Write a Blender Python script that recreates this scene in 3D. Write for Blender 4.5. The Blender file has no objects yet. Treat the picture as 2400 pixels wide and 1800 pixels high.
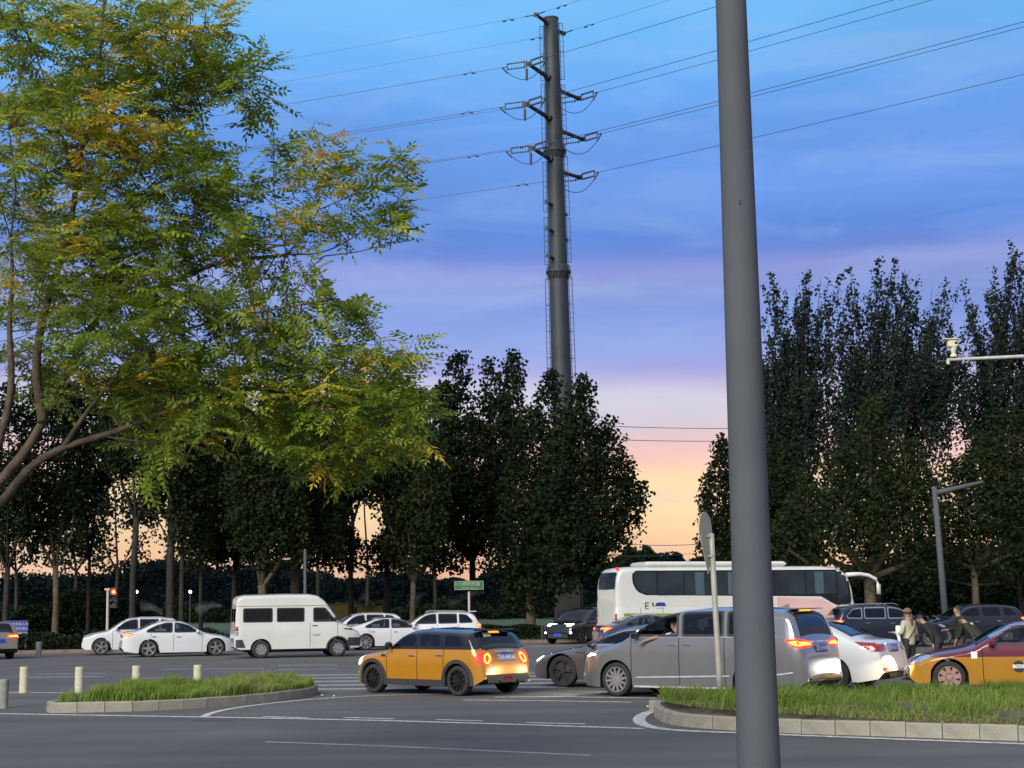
import bpy, math, random
import numpy as np
from mathutils import Vector, Matrix
SC = bpy.context.scene
COL = SC.collection
rad = math.radians
random.seed(7)
RNG = np.random.default_rng(11)

# ------------------------------------------------------------------ camera
HC = 1.85
F = 3500.0
PITCH = math.atan(522 / F)
ROLL = rad(0.72)
_f = np.array([0, math.cos(PITCH), math.sin(PITCH)])
_r = np.array([1.0, 0, 0])
_u = np.array([0, -math.sin(PITCH), math.cos(PITCH)])
_r2 = math.cos(ROLL) * _r - math.sin(ROLL) * _u
_u2 = math.cos(ROLL) * _u + math.sin(ROLL) * _r
CAMPOS = np.array([0, 0, HC])
cam_d = bpy.data.cameras.new('camera')
cam = bpy.data.objects.new('camera', cam_d)
COL.objects.link(cam)
cam_d.sensor_width = 36
cam_d.lens = F / 2400 * 36
cam_d.clip_start = 0.1
cam_d.clip_end = 6000
cam.matrix_world = Matrix([[_r2[0], _u2[0], -_f[0], 0], [_r2[1], _u2[1], -_f[1], 0],
                           [_r2[2], _u2[2], -_f[2], HC], [0, 0, 0, 1]])
SC.camera = cam


def ray(px, py):
    return _f * F + (px - 1200) * _r2 - (py - 900) * _u2


def gp(px, py, z=0.0):
    d = ray(px, py)
    t = (z - HC) / d[2]
    return CAMPOS + d * t


def at(px, py, Y):
    d = ray(px, py)
    return CAMPOS + d * (Y / d[1])


# ------------------------------------------------------------------ world, sun, exposure
world = bpy.data.worlds.new('World')
SC.world = world
world.use_nodes = True
wn = world.node_tree
wn.nodes.clear()


def srgb(r, g, b):
    def c(v):
        v /= 255.0
        return v / 12.92 if v <= 0.04045 else ((v + 0.055) / 1.055) ** 2.4
    return (c(r), c(g), c(b), 1)


def build_world():
    N, Lk = wn.nodes, wn.links
    out = N.new('ShaderNodeOutputWorld')
    bg = N.new('ShaderNodeBackground')
    bg.inputs['Strength'].default_value = 1.0
    nish = N.new('ShaderNodeTexSky')
    nish.sky_type = 'NISHITA'
    nish.sun_disc = False
    nish.sun_elevation = rad(1.0)
    nish.sun_rotation = rad(12)
    bg2 = N.new('ShaderNodeBackground')
    bg2.inputs['Strength'].default_value = 0.001
    add = N.new('ShaderNodeAddShader')
    Lk.new(nish.outputs[0], bg2.inputs['Color'])
    Lk.new(bg.outputs[0], add.inputs[0])
    Lk.new(bg2.outputs[0], add.inputs[1])
    Lk.new(add.outputs[0], out.inputs['Surface'])
    tc = N.new('ShaderNodeTexCoord')
    nrm = N.new('ShaderNodeVectorMath'); nrm.operation = 'NORMALIZE'
    Lk.new(tc.outputs['Generated'], nrm.inputs[0])
    sep = N.new('ShaderNodeSeparateXYZ')
    Lk.new(nrm.outputs[0], sep.inputs[0])
    # thin streaks: noise squeezed vertically
    mp = N.new('ShaderNodeMapping')
    mp.inputs['Scale'].default_value = (2.2, 2.2, 26)
    mp.inputs['Rotation'].default_value = (0.0, rad(1.5), 0)
    Lk.new(nrm.outputs[0], mp.inputs[0])
    nz = N.new('ShaderNodeTexNoise')
    nz.inputs['Scale'].default_value = 1.0
    nz.inputs['Detail'].default_value = 5
    nz.inputs['Roughness'].default_value = 0.5
    Lk.new(mp.outputs[0], nz.inputs['Vector'])
    m1 = N.new('ShaderNodeMath'); m1.operation = 'MULTIPLY_ADD'
    m1.inputs[1].default_value = 0.028
    m1.inputs[2].default_value = -0.014
    Lk.new(nz.outputs['Fac'], m1.inputs[0])
    m2 = N.new('ShaderNodeMath'); m2.operation = 'ADD'
    Lk.new(sep.outputs['Z'], m2.inputs[0]); Lk.new(m1.outputs[0], m2.inputs[1])

    def ramp(stops):
        r = N.new('ShaderNodeValToRGB')
        el = r.color_ramp.elements
        while len(el) > 1:
            el.remove(el[-1])
        el[0].position = stops[0][0]; el[0].color = srgb(*stops[0][1])
        for p, c in stops[1:]:
            e = el.new(p); e.color = srgb(*c)
        Lk.new(m2.outputs[0], r.inputs[0])
        return r

    def py2z(py):
        return math.sin(math.atan((1422 - py) / F) if py > 900 else PITCH - math.atan((py - 900) / F))
    S = [(1600, (240, 190, 150)), (1330, (248, 198, 158)), (1280, (250, 206, 165)), (1230, (253, 216, 172)), (1180, (255, 224, 172)), (1125, (254, 220, 178)),
         (1080, (250, 206, 196)), (1035, (240, 208, 210)), (995, (222, 212, 226)), (945, (218, 217, 234)), (905, (200, 194, 228)),
         (875, (166, 170, 228)), (825, (150, 170, 232)), (755, (134, 160, 230)), (715, (138, 161, 227)), (650, (146, 157, 223)),
         (600, (112, 142, 220)), (555, (96, 140, 222)), (470, (108, 154, 232)), (380, (108, 158, 238)), (250, (108, 168, 245)),
         (90, (114, 186, 250)), (0, (118, 192, 250))]
    stops = [(max(0.0, py2z(p)), c) for p, c in S if p < 1440]
    stops = [(0.0, (238, 168, 135))] + [s for s in stops if s[0] > 0.002]
    stops += [(0.46, (124, 176, 236)), (0.6, (150, 172, 210)), (0.8, (160, 170, 190)), (1.0, (165, 170, 182))]
    r1 = ramp(stops)
    r2 = ramp([(0.0, (150, 136, 140)), (0.08, (165, 145, 150)), (0.2, (150, 148, 172)), (0.4, (140, 152, 190)), (0.6, (156, 166, 190)), (1.0, (165, 170, 182))])
    mr = N.new('ShaderNodeMapRange')
    mr.interpolation_type = 'SMOOTHSTEP'
    mr.inputs['From Min'].default_value = -0.5
    mr.inputs['From Max'].default_value = 0.75
    Lk.new(sep.outputs['Y'], mr.inputs['Value'])
    mx = N.new('ShaderNodeMix'); mx.data_type = 'RGBA'
    Lk.new(mr.outputs[0], mx.inputs[0])
    Lk.new(r2.outputs[0], mx.inputs[6]); Lk.new(r1.outputs[0], mx.inputs[7])
    # soft cloud brightness, low contrast
    mp2 = N.new('ShaderNodeMapping')
    mp2.inputs['Scale'].default_value = (3.5, 3.5, 13)
    mp2.inputs['Location'].default_value = (3.1, 0.4, 0.7)
    Lk.new(nrm.outputs[0], mp2.inputs[0])
    nz2 = N.new('ShaderNodeTexNoise')
    nz2.inputs['Scale'].default_value = 1.3
    nz2.inputs['Detail'].default_value = 6
    Lk.new(mp2.outputs[0], nz2.inputs['Vector'])
    mr2 = N.new('ShaderNodeMapRange')
    mr2.inputs['From Min'].default_value = 0.3; mr2.inputs['From Max'].default_value = 0.7
    mr2.inputs['To Min'].default_value = 0.90; mr2.inputs['To Max'].default_value = 1.08
    Lk.new(nz2.outputs['Fac'], mr2.inputs['Value'])
    ml = N.new('ShaderNodeMix'); ml.data_type = 'RGBA'; ml.blend_type = 'MULTIPLY'
    ml.inputs[0].default_value = 1.0
    Lk.new(mx.outputs[2], ml.inputs[6]); Lk.new(mr2.outputs[0], ml.inputs[7])
    # thin pale cirrus veils
    mp3 = N.new('ShaderNodeMapping'); mp3.inputs['Scale'].default_value = (5, 5, 22); mp3.inputs['Rotation'].default_value = (rad(3), rad(-9), 0)
    Lk.new(nrm.outputs[0], mp3.inputs[0])
    nz3 = N.new('ShaderNodeTexNoise'); nz3.inputs['Scale'].default_value = 1.6; nz3.inputs['Detail'].default_value = 9; nz3.inputs['Roughness'].default_value = .6
    nz3.inputs['Distortion'].default_value = .6
    Lk.new(mp3.outputs[0], nz3.inputs['Vector'])
    mr3 = N.new('ShaderNodeMapRange'); mr3.inputs['From Min'].default_value = .46; mr3.inputs['From Max'].default_value = .78
    mr3.inputs['To Min'].default_value = 0; mr3.inputs['To Max'].default_value = .36
    Lk.new(nz3.outputs['Fac'], mr3.inputs['Value'])
    veil = N.new('ShaderNodeMix'); veil.data_type = 'RGBA'
    Lk.new(mr3.outputs[0], veil.inputs[0]); Lk.new(ml.outputs[2], veil.inputs[6]); veil.inputs[7].default_value = srgb(170, 200, 240)
    Lk.new(veil.outputs[2], bg.inputs['Color'])


build_world()
sun_d = bpy.data.lights.new('sun', 'SUN')
sun_d.energy = 4.6
sun_d.angle = rad(40)
sun_d.color = (1.0, 0.94, 0.84)
sun = bpy.data.objects.new('sun', sun_d)
COL.objects.link(sun)
# warm fill added to the dusk sky, from behind the viewer's left shoulder
sun.rotation_euler = Vector((0.40, 0.80, -0.50)).to_track_quat('-Z', 'Y').to_euler()
SC.view_settings.view_transform = 'Standard'
SC.view_settings.look = 'None'
SC.view_settings.exposure = 0.0
SC.view_settings.gamma = 1.0
SC.view_settings.use_curve_mapping = False
SC.cycles.max_bounces = 6
SC.cycles.transparent_max_bounces = 12
SC.cycles.use_denoising = True

# ------------------------------------------------------------------ materials
MATS = {}


def mat(name, col, rough=0.6, metal=0.0, var=0.15, scale=8.0, bump=0.0, bscale=40.0, coat=0.0, emit=None, es=0.0,
        spec=0.5, col2=None, stretch=None):
    if name in MATS:
        return MATS[name]
    m = bpy.data.materials.new(name)
    m.use_nodes = True
    nt = m.node_tree
    p = nt.nodes['Principled BSDF']
    p.inputs['Roughness'].default_value = rough
    p.inputs['Metallic'].default_value = metal
    p.inputs['Specular IOR Level'].default_value = spec
    p.inputs['Coat Weight'].default_value = coat
    p.inputs['Coat Roughness'].default_value = 0.06
    tc = nt.nodes.new('ShaderNodeTexCoord')
    src = tc.outputs['Object']
    if stretch:
        mp = nt.nodes.new('ShaderNodeMapping')
        mp.inputs['Scale'].default_value = stretch
        nt.links.new(src, mp.inputs[0]); src = mp.outputs[0]
    nz = nt.nodes.new('ShaderNodeTexNoise')
    nz.inputs['Scale'].default_value = scale
    nz.inputs['Detail'].default_value = 6
    nt.links.new(src, nz.inputs['Vector'])
    r = nt.nodes.new('ShaderNodeValToRGB')
    c = np.array(col[:3], float)
    a = c * (1 - var) if col2 is None else c
    b = c * (1 + var) if col2 is None else np.array(col2[:3], float)
    r.color_ramp.elements[0].position = 0.3
    r.color_ramp.elements[1].position = 0.7
    r.color_ramp.elements[0].color = (*np.clip(a, 0, 1), 1)
    r.color_ramp.elements[1].color = (*np.clip(b, 0, 1), 1)
    nt.links.new(nz.outputs['Fac'], r.inputs[0])
    nt.links.new(r.outputs[0], p.inputs['Base Color'])
    if bump:
        n2 = nt.nodes.new('ShaderNodeTexNoise')
        n2.inputs['Scale'].default_value = bscale
        n2.inputs['Detail'].default_value = 4
        nt.links.new(src, n2.inputs['Vector'])
        bp = nt.nodes.new('ShaderNodeBump')
        bp.inputs['Strength'].default_value = bump
        bp.inputs['Distance'].default_value = 0.02
        nt.links.new(n2.outputs['Fac'], bp.inputs['Height'])
        nt.links.new(bp.outputs[0], p.inputs['Normal'])
    if emit:
        p.inputs['Emission Color'].default_value = (*emit, 1)
        p.inputs['Emission Strength'].default_value = es
    MATS[name] = m
    return m


def glass_mat(name, tint, gloss=0.25):
    if name in MATS:
        return MATS[name]
    m = bpy.data.materials.new(name)
    m.use_nodes = True
    nt = m.node_tree
    nt.nodes.clear()
    out = nt.nodes.new('ShaderNodeOutputMaterial')
    tr = nt.nodes.new('ShaderNodeBsdfTransparent')
    tr.inputs[0].default_value = (*tint, 1)
    gl = nt.nodes.new('ShaderNodeBsdfGlossy')
    gl.inputs['Roughness'].default_value = 0.04
    gl.inputs[0].default_value = (0.9, 0.95, 1, 1)
    lw = nt.nodes.new('ShaderNodeFresnel')
    lw.inputs['IOR'].default_value = 1.5
    nz = nt.nodes.new('ShaderNodeTexNoise')
    nz.inputs['Scale'].default_value = 2.5
    mth = nt.nodes.new('ShaderNodeMath'); mth.operation = 'MULTIPLY_ADD'
    mth.inputs[1].default_value = 1.0
    mth.inputs[2].default_value = gloss * 0.06
    mx = nt.nodes.new('ShaderNodeMixShader')
    nt.links.new(lw.outputs[0], mth.inputs[0])
    nt.links.new(mth.outputs[0], mx.inputs[0])
    nt.links.new(tr.outputs[0], mx.inputs[1]); nt.links.new(gl.outputs[0], mx.inputs[2])
    nt.links.new(mx.outputs[0], out.inputs['Surface'])
    MATS[name] = m
    return m


def leaf_mat(name, stops, transl=0.3, rough=0.55, spec=.35):
    """colour of each leaf from the face attribute 'tone'"""
    m = bpy.data.materials.new(name)
    m.use_nodes = True
    nt = m.node_tree
    p = nt.nodes['Principled BSDF']
    p.inputs['Roughness'].default_value = rough
    p.inputs['Specular IOR Level'].default_value = spec
    at_ = nt.nodes.new('ShaderNodeAttribute'); at_.attribute_name = 'tone'
    nz = nt.nodes.new('ShaderNodeTexNoise'); nz.inputs['Scale'].default_value = 1.2
    tc = nt.nodes.new('ShaderNodeTexCoord')
    nt.links.new(tc.outputs['Object'], nz.inputs['Vector'])
    ad = nt.nodes.new('ShaderNodeMath'); ad.operation = 'MULTIPLY_ADD'
    ad.inputs[1].default_value = 0.25
    nt.links.new(nz.outputs['Fac'], ad.inputs[0])
    sb = nt.nodes.new('ShaderNodeMath'); sb.operation = 'ADD'; sb.inputs[1].default_value = -0.12
    nt.links.new(at_.outputs['Fac'], sb.inputs[0])
    nt.links.new(sb.outputs[0], ad.inputs[2])
    r = nt.nodes.new('ShaderNodeValToRGB')
    el = r.color_ramp.elements
    el[0].position, el[0].color = stops[0][0], (*stops[0][1], 1)
    el[1].position, el[1].color = stops[-1][0], (*stops[-1][1], 1)
    for q, c in stops[1:-1]:
        e = el.new(q); e.color = (*c, 1)
    nt.links.new(ad.outputs[0], r.inputs[0])
    nt.links.new(r.outputs[0], p.inputs['Base Color'])
    tl = nt.nodes.new('ShaderNodeBsdfTranslucent')
    nt.links.new(r.outputs[0], tl.inputs[0])
    mx = nt.nodes.new('ShaderNodeMixShader'); mx.inputs[0].default_value = transl
    out = nt.nodes['Material Output']
    nt.links.new(p.outputs[0], mx.inputs[1]); nt.links.new(tl.outputs[0], mx.inputs[2])
    nt.links.new(mx.outputs[0], out.inputs['Surface'])
    MATS[name] = m
    return m


# ------------------------------------------------------------------ object helpers
def mk(name, verts, faces, m, parent=None, smooth=False, loc=None, rz=None):
    me = bpy.data.meshes.new(name)
    me.from_pydata([tuple(map(float, v)) for v in verts] if not isinstance(verts, np.ndarray) else verts.tolist(), [],
                   faces if not isinstance(faces, np.ndarray) else faces.tolist())
    me.materials.append(m)
    if smooth:
        me.polygons.foreach_set('use_smooth', [True] * len(me.polygons))
    me.update()
    o = bpy.data.objects.new(name, me)
    COL.objects.link(o)
    if parent is not None:
        o.parent = parent
    if loc is not None:
        o.location = loc
    if rz is not None:
        o.rotation_euler = (0, 0, rz)
    return o


def tag(o, label, cat, group=None, kind=None):
    if label: o['label'] = label
    if cat: o['category'] = cat
    if group: o['group'] = group
    if kind: o['kind'] = kind
    return o


def thing(name, label, cat, loc=(0, 0, 0), rz=0.0, group=None):
    o = bpy.data.objects.new(name, None)
    COL.objects.link(o)
    o.empty_display_size = 0.2
    o.location = loc
    o.rotation_euler = (0, 0, rz)
    return tag(o, label, cat, group)


def structure(o):
    o['kind'] = 'structure'
    return o


class MB:
    def __init__(s):
        s.v = []; s.f = []

    def add(s, v, f):
        n = len(s.v)
        s.v += [tuple(map(float, p)) for p in v]
        s.f += [tuple(i + n for i in q) for q in f]

    def box(s, c, d, rz=0.0, taper=1.0, bev=0.0):
        x, y, z = d[0] / 2, d[1] / 2, d[2] / 2
        b = min(bev, x * .9, y * .9, z * .9)
        P = []
        if b <= 0:
            ring = [(-x, -y), (x, -y), (x, y), (-x, y)]
            lv = [(-z, 1.0, 0), (z, taper, 0)]
        else:
            ring = [(-x + b, -y), (x - b, -y), (x, -y + b), (x, y - b), (x - b, y), (-x + b, y), (-x, y - b), (-x, -y + b)]
            lv = [(-z, 1.0, b), (-z + b, 1.0, 0), (z - b, taper, 0), (z, taper, b)]
        n = len(ring)
        cs, sn = math.cos(rz), math.sin(rz)
        for zz, t, ins in lv:
            for (a, q) in ring:
                a2 = a * t - math.copysign(min(ins, abs(a)), a) * (1 if ins else 0)
                q2 = q * t - math.copysign(min(ins, abs(q)), q) * (1 if ins else 0)
                P.append((c[0] + a2 * cs - q2 * sn, c[1] + a2 * sn + q2 * cs, c[2] + zz))
        Fc = []
        m = len(lv)
        for k in range(m - 1):
            for i in range(n):
                j = (i + 1) % n
                Fc.append((k * n + i, k * n + j, (k + 1) * n + j, (k + 1) * n + i))
        Fc.append(tuple(reversed(range(n))))
        Fc.append(tuple(range((m - 1) * n, m * n)))
        s.add(P, Fc)

    def tube(s, pts, radii, n=8, cap=True):
        pts = [np.array(p, float) for p in pts]
        if not hasattr(radii, '__len__'):
            radii = [radii] * len(pts)
        V, Fc = [], []
        up = np.array([0, 0, 1.0])
        for i, p in enumerate(pts):
            d = pts[min(i + 1, len(pts) - 1)] - pts[max(i - 1, 0)]
            L = np.linalg.norm(d)
            d = d / L if L > 0 else np.array([0, 0, 1.0])
            ref = up if abs(d[2]) < 0.9 else np.array([1.0, 0, 0])
            a = np.cross(d, ref); a /= np.linalg.norm(a)
            b = np.cross(d, a)
            for k in range(n):
                t = 2 * math.pi * k / n
                V.append(p + radii[i] * (math.cos(t) * a + math.sin(t) * b))
        for i in range(len(pts) - 1):
            for k in range(n):
                j = (k + 1) % n
                Fc.append((i * n + k, i * n + j, (i + 1) * n + j, (i + 1) * n + k))
        if cap:
            Fc.append(tuple(reversed(range(n))))
            Fc.append(tuple(range((len(pts) - 1) * n, len(pts) * n)))
        s.add(V, Fc)

    def lathe(s, prof, axis='z', n=24, c=(0, 0, 0)):
        """prof: list of (r, h)"""
        V, Fc = [], []
        for r, h in prof:
            for k in range(n):
                t = 2 * math.pi * k / n
                a, b = r * math.cos(t), r * math.sin(t)
                V.append((c[0] + a, c[1] + b, c[2] + h) if axis == 'z' else (c[0] + a, c[1] + h, c[2] + b))
        for i in range(len(prof) - 1):
            for k in range(n):
                j = (k + 1) % n
                Fc.append((i * n + k, i * n + j, (i + 1) * n + j, (i + 1) * n + k))
        s.add(V, Fc)

    def disc(s, r, h, axis='y', n=24, c=(0, 0, 0)):
        V = []
        for k in range(n):
            t = 2 * math.pi * k / n
            a, b = r * math.cos(t), r * math.sin(t)
            V.append((c[0] + a, c[1] + h, c[2] + b) if axis == 'y' else (c[0] + a, c[1] + b, c[2] + h))
        s.add(V, [tuple(range(n))])

    def build(s, name, m, parent=None, smooth=False, loc=None, rz=None):
        return mk(name, s.v, s.f, m, parent, smooth, loc, rz)


def text_mesh(name, txt, size, m, parent=None, mw=None, extrude=0.002):
    cu = bpy.data.curves.new(name, 'FONT')
    cu.body = txt
    cu.size = size
    cu.align_x = 'CENTER'; cu.align_y = 'CENTER'
    cu.extrude = extrude
    cu.resolution_u = 2
    tmp = bpy.data.objects.new(name, cu)
    me = bpy.data.meshes.new_from_object(tmp)
    bpy.data.objects.remove(tmp)
    me.materials.clear(); me.materials.append(m)
    o = bpy.data.objects.new(name, me)
    COL.objects.link(o)
    if parent is not None: o.parent = parent
    if mw is not None: o.matrix_local = mw
    return o


def interp_path(pts, step):
    P = np.array(pts, float)
    seg = np.linalg.norm(np.diff(P, axis=0), axis=1)
    s = np.concatenate([[0], np.cumsum(seg)])
    n = max(2, int(round(s[-1] / step)) + 1)
    t = np.linspace(0, s[-1], n)
    return np.stack([np.interp(t, s, P[:, k]) for k in range(P.shape[1])], 1)


def smooth_path(pts, it=2, closed=False):
    P = [np.array(p, float) for p in pts]
    for _ in range(it):
        Q = [] if closed else [P[0]]
        n = len(P)
        for i in range(n if closed else n - 1):
            a, b = P[i], P[(i + 1) % n]
            Q += [a * .75 + b * .25, a * .25 + b * .75]
        if not closed: Q.append(P[-1])
        P = Q
    return P

# ------------------------------------------------------------------ common materials
asphalt = mat('asphalt', (0.090, 0.088, 0.087), 0.85, var=0.18, scale=0.35, bump=0.5, bscale=60)


def asphalt_detail():
    nt = asphalt.node_tree
    p = nt.nodes['Principled BSDF']
    base = p.inputs['Base Color'].links[0].from_socket
    tc = [n for n in nt.nodes if n.type == 'TEX_COORD'][0]
    n = nt.nodes.new('ShaderNodeTexNoise')
    n.inputs['Scale'].default_value = 55
    n.inputs['Detail'].default_value = 8
    nt.links.new(tc.outputs['Object'], n.inputs['Vector'])
    mr = nt.nodes.new('ShaderNodeMapRange')
    mr.inputs['From Min'].default_value = 0.35; mr.inputs['From Max'].default_value = 0.65
    mr.inputs['To Min'].default_value = 0.72; mr.inputs['To Max'].default_value = 1.28
    nt.links.new(n.outputs['Fac'], mr.inputs['Value'])
    mx = nt.nodes.new('ShaderNodeMix'); mx.data_type = 'RGBA'; mx.blend_type = 'MULTIPLY'
    mx.inputs[0].default_value = 1
    nt.links.new(base, mx.inputs[6]); nt.links.new(mr.outputs[0], mx.inputs[7])
    # long wheel-worn streaks along the carriageway
    mp = nt.nodes.new('ShaderNodeMapping'); mp.inputs['Scale'].default_value = (0.05, 0.9, 1)
    nt.links.new(tc.outputs['Object'], mp.inputs[0])
    n3 = nt.nodes.new('ShaderNodeTexNoise'); n3.inputs['Scale'].default_value = 1.0; n3.inputs['Detail'].default_value = 5
    nt.links.new(mp.outputs[0], n3.inputs['Vector'])
    mr3 = nt.nodes.new('ShaderNodeMapRange')
    mr3.inputs['From Min'].default_value = 0.3; mr3.inputs['From Max'].default_value = 0.7
    mr3.inputs['To Min'].default_value = 0.78; mr3.inputs['To Max'].default_value = 1.16
    nt.links.new(n3.outputs['Fac'], mr3.inputs['Value'])
    mx3 = nt.nodes.new('ShaderNodeMix'); mx3.data_type = 'RGBA'; mx3.blend_type = 'MULTIPLY'
    mx3.inputs[0].default_value = 1
    nt.links.new(mx.outputs[2], mx3.inputs[6]); nt.links.new(mr3.outputs[0], mx3.inputs[7])
    nt.links.new(mx3.outputs[2], p.inputs['Base Color'])


asphalt_detail()


def paint_mat():
    m = mat('road_paint', (0.58, 0.58, 0.55), 0.7, var=0.2, scale=6)
    nt = m.node_tree
    p = nt.nodes['Principled BSDF']
    base = p.inputs['Base Color'].links[0].from_socket
    tc = [n for n in nt.nodes if n.type == 'TEX_COORD'][0]
    n = nt.nodes.new('ShaderNodeTexNoise'); n.inputs['Scale'].default_value = 9; n.inputs['Detail'].default_value = 10
    n.inputs['Roughness'].default_value = 0.75
    nt.links.new(tc.outputs['Object'], n.inputs['Vector'])
    r = nt.nodes.new('ShaderNodeValToRGB')
    r.color_ramp.elements[0].position = 0.40; r.color_ramp.elements[1].position = 0.52
    nt.links.new(n.outputs['Fac'], r.inputs[0])
    mx = nt.nodes.new('ShaderNodeMix'); mx.data_type = 'RGBA'
    nt.links.new(r.outputs[0], mx.inputs[0])
    mx.inputs[6].default_value = (0.2, 0.2, 0.2, 1)
    nt.links.new(base, mx.inputs[7])
    nt.links.new(mx.outputs[2], p.inputs['Base Color'])
    return m


road_paint = paint_mat()
faint_paint = mat('worn_road_paint', (0.27, 0.28, 0.28), 0.8, var=0.3, scale=5)
lawn_m = mat('lawn', (0.030, 0.062, 0.022), 0.9, var=0.35, scale=0.6, bump=0.8, bscale=12)
soil_m = mat('soil', (0.10, 0.085, 0.05), 0.95, var=0.35, scale=5, bump=0.8, bscale=25)
kerb_m = mat('kerb_concrete', (0.27, 0.26, 0.215), 0.85, var=0.22, scale=3.5, bump=0.4, bscale=35)
kerb_m2 = mat('far_kerb_concrete', (0.20, 0.15, 0.12), 0.85, var=0.22, scale=3.5, bump=0.4, bscale=35)
bollard_m = mat('bollard_concrete', (0.48, 0.47, 0.34), 0.8, var=0.2, scale=14, bump=0.4, bscale=60)
grey_conc = mat('grey_concrete', (0.22, 0.22, 0.21), 0.85, var=0.25, scale=9, bump=0.4, bscale=50)
bark = mat('bark', (0.032, 0.029, 0.027), 0.95, spec=.1, var=0.4, scale=6, bump=0.9, bscale=22, stretch=(1, 1, .35))
bark_pale = mat('pale_bark', (0.085, 0.07, 0.05), 0.95, spec=.1, var=0.4, scale=5, bump=0.6, bscale=18)
bark_fg = mat('branch_bark', (0.09, 0.07, 0.052), 0.9, spec=.2, var=0.4, scale=9, bump=0.8, bscale=45)
galv = mat('galvanised_steel', (0.30, 0.31, 0.32), 0.5, metal=0.35, var=0.12, scale=3, bump=0.05)
black_pl = mat('black_plastic', (0.018, 0.018, 0.02), 0.55, var=0.2)
rubber = mat('tyre_rubber', (0.022, 0.022, 0.022), 0.85, var=0.3, scale=20, bump=0.3)
chrome = mat('chrome', (0.75, 0.76, 0.78), 0.12, metal=1.0, var=0.04)
interior_m = mat('car_interior', (0.03, 0.03, 0.035), 0.8, var=0.3)
seam_m = mat('seam_shadow_gap', (0.01, 0.01, 0.01), 0.9, var=0.1)
under_m = mat('underbody', (0.012, 0.012, 0.013), 0.9, var=0.2)
white_print = mat('white_print', (0.75, 0.76, 0.78), 0.6, var=0.05)
black_print = mat('black_print', (0.02, 0.02, 0.025), 0.6, var=0.05)

# ------------------------------------------------------------------ ground, road, kerbs
def sheet(name, pts, z, m, kind='structure'):
    v = [(p[0], p[1], z) for p in pts]
    o = mk(name, v, [tuple(range(len(v)))], m)
    o['kind'] = kind
    return o


sheet('ground', [(-900, -60), (900, -60), (900, 2200), (-900, 2200)], -0.05, lawn_m)
# far kerb line from the photograph, extended to both sides
KA = gp(50, 1533); KB = gp(1270, 1507)
kd = (KB - KA) / np.linalg.norm(KB - KA)
K0 = KA - kd * 120; K1 = KB + kd * 6
K2 = np.array([70.0, K1[1] + 8, 0]); K3 = np.array([200, K1[1] + 14, 0])
sheet('road', [(-250, -40), (250, -40), (250, K3[1]), (K3[0], K3[1]), (K2[0], K2[1]), (K1[0], K1[1]), (K0[0], K0[1]), (-250, K0[1])], 0.0, asphalt)


def stones(root, path, h, w, step, m, gap=0.012, z0=-0.02, closed=False, jit=0.006):
    """kerb stones along a path: each one its own object"""
    P = interp_path(path, step)
    n = len(P)
    meshes = 0
    for i in range(n - 1):
        a, b = P[i][:2], P[i + 1][:2]
        d = b - a; L = np.linalg.norm(d); d /= L
        nrm = np.array([-d[1], d[0]])
        # joint normals from neighbours so curved kerbs close
        def nn(k):
            q0, q1 = P[max(k - 1, 0)][:2], P[min(k + 1, n - 1)][:2]
            e = q1 - q0; e /= np.linalg.norm(e)
            return np.array([-e[1], e[0]])
        n0, n1 = nn(i), nn(i + 1)
        a2, b2 = a + d * gap / 2, b - d * gap / 2
        hz = h + random.uniform(-jit, jit)
        c = 0.02
        ctr = (a + b) / 2
        off = random.uniform(-jit, jit) * nrm
        prof = [(0.0, z0), (0.0, hz - c), (c, hz), (w - c, hz), (w, hz - c), (w, z0)]
        V = []
        for base, nv in ((a2, n0), (b2, n1)):
            for t, z in prof:
                q = base + nv * t + off - ctr
                V.append((q[0], q[1], z))
        k = len(prof)
        Fc = [(j, j + 1, k + j + 1, k + j) for j in range(k - 1)] + [tuple(range(k)), tuple(reversed(range(k, 2 * k)))]
        mk('kerb_stone', V, Fc, m, root, loc=(ctr[0], ctr[1], 0))


# far kerb: joined low run with stones told apart only as a strip (a few pixels high)
fk = MB()
Pk = interp_path([K0[:2], K1[:2], K2[:2], K3[:2]], 1.0)
for i in range(len(Pk) - 1):
    a, b = Pk[i], Pk[i + 1]
    d = (b - a) / np.linalg.norm(b - a)
    c = (a + b) / 2
    fk.box((c[0], c[1] + 0.1, 0.06), (np.linalg.norm(b - a) - 0.015, 0.2, 0.2), math.atan2(d[1], d[0]))
o = fk.build('kerb', kerb_m2); o['kind'] = 'structure'
verge = sheet('verge', [(K0[0], K0[1] + .2), (K1[0], K1[1] + .2), (K2[0], K2[1] + .2), (K3[0], K3[1] + .2), (K3[0], K3[1] + 400), (K0[0], K3[1] + 400)], 0.09, lawn_m)


def strip(name, pxpts, width, z=0.004, m=None, smooth=0):
    pts = [gp(*p)[:2] for p in pxpts]
    if smooth: pts = smooth_path(pts, smooth)
    P = interp_path(pts, 0.4)
    V, Fc = [], []
    n = len(P)
    for i in range(n):
        e = P[min(i + 1, n - 1)] - P[max(i - 1, 0)]
        e /= np.linalg.norm(e)
        nv = np.array([-e[1], e[0]]) * width / 2
        V += [(P[i][0] - nv[0], P[i][1] - nv[1], z), (P[i][0] + nv[0], P[i][1] + nv[1], z)]
    Fc = [(2 * i, 2 * i + 2, 2 * i + 3, 2 * i + 1) for i in range(n - 1)]
    o = mk(name, V, Fc, m or road_paint)
    o['kind'] = 'structure'
    return o


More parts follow.
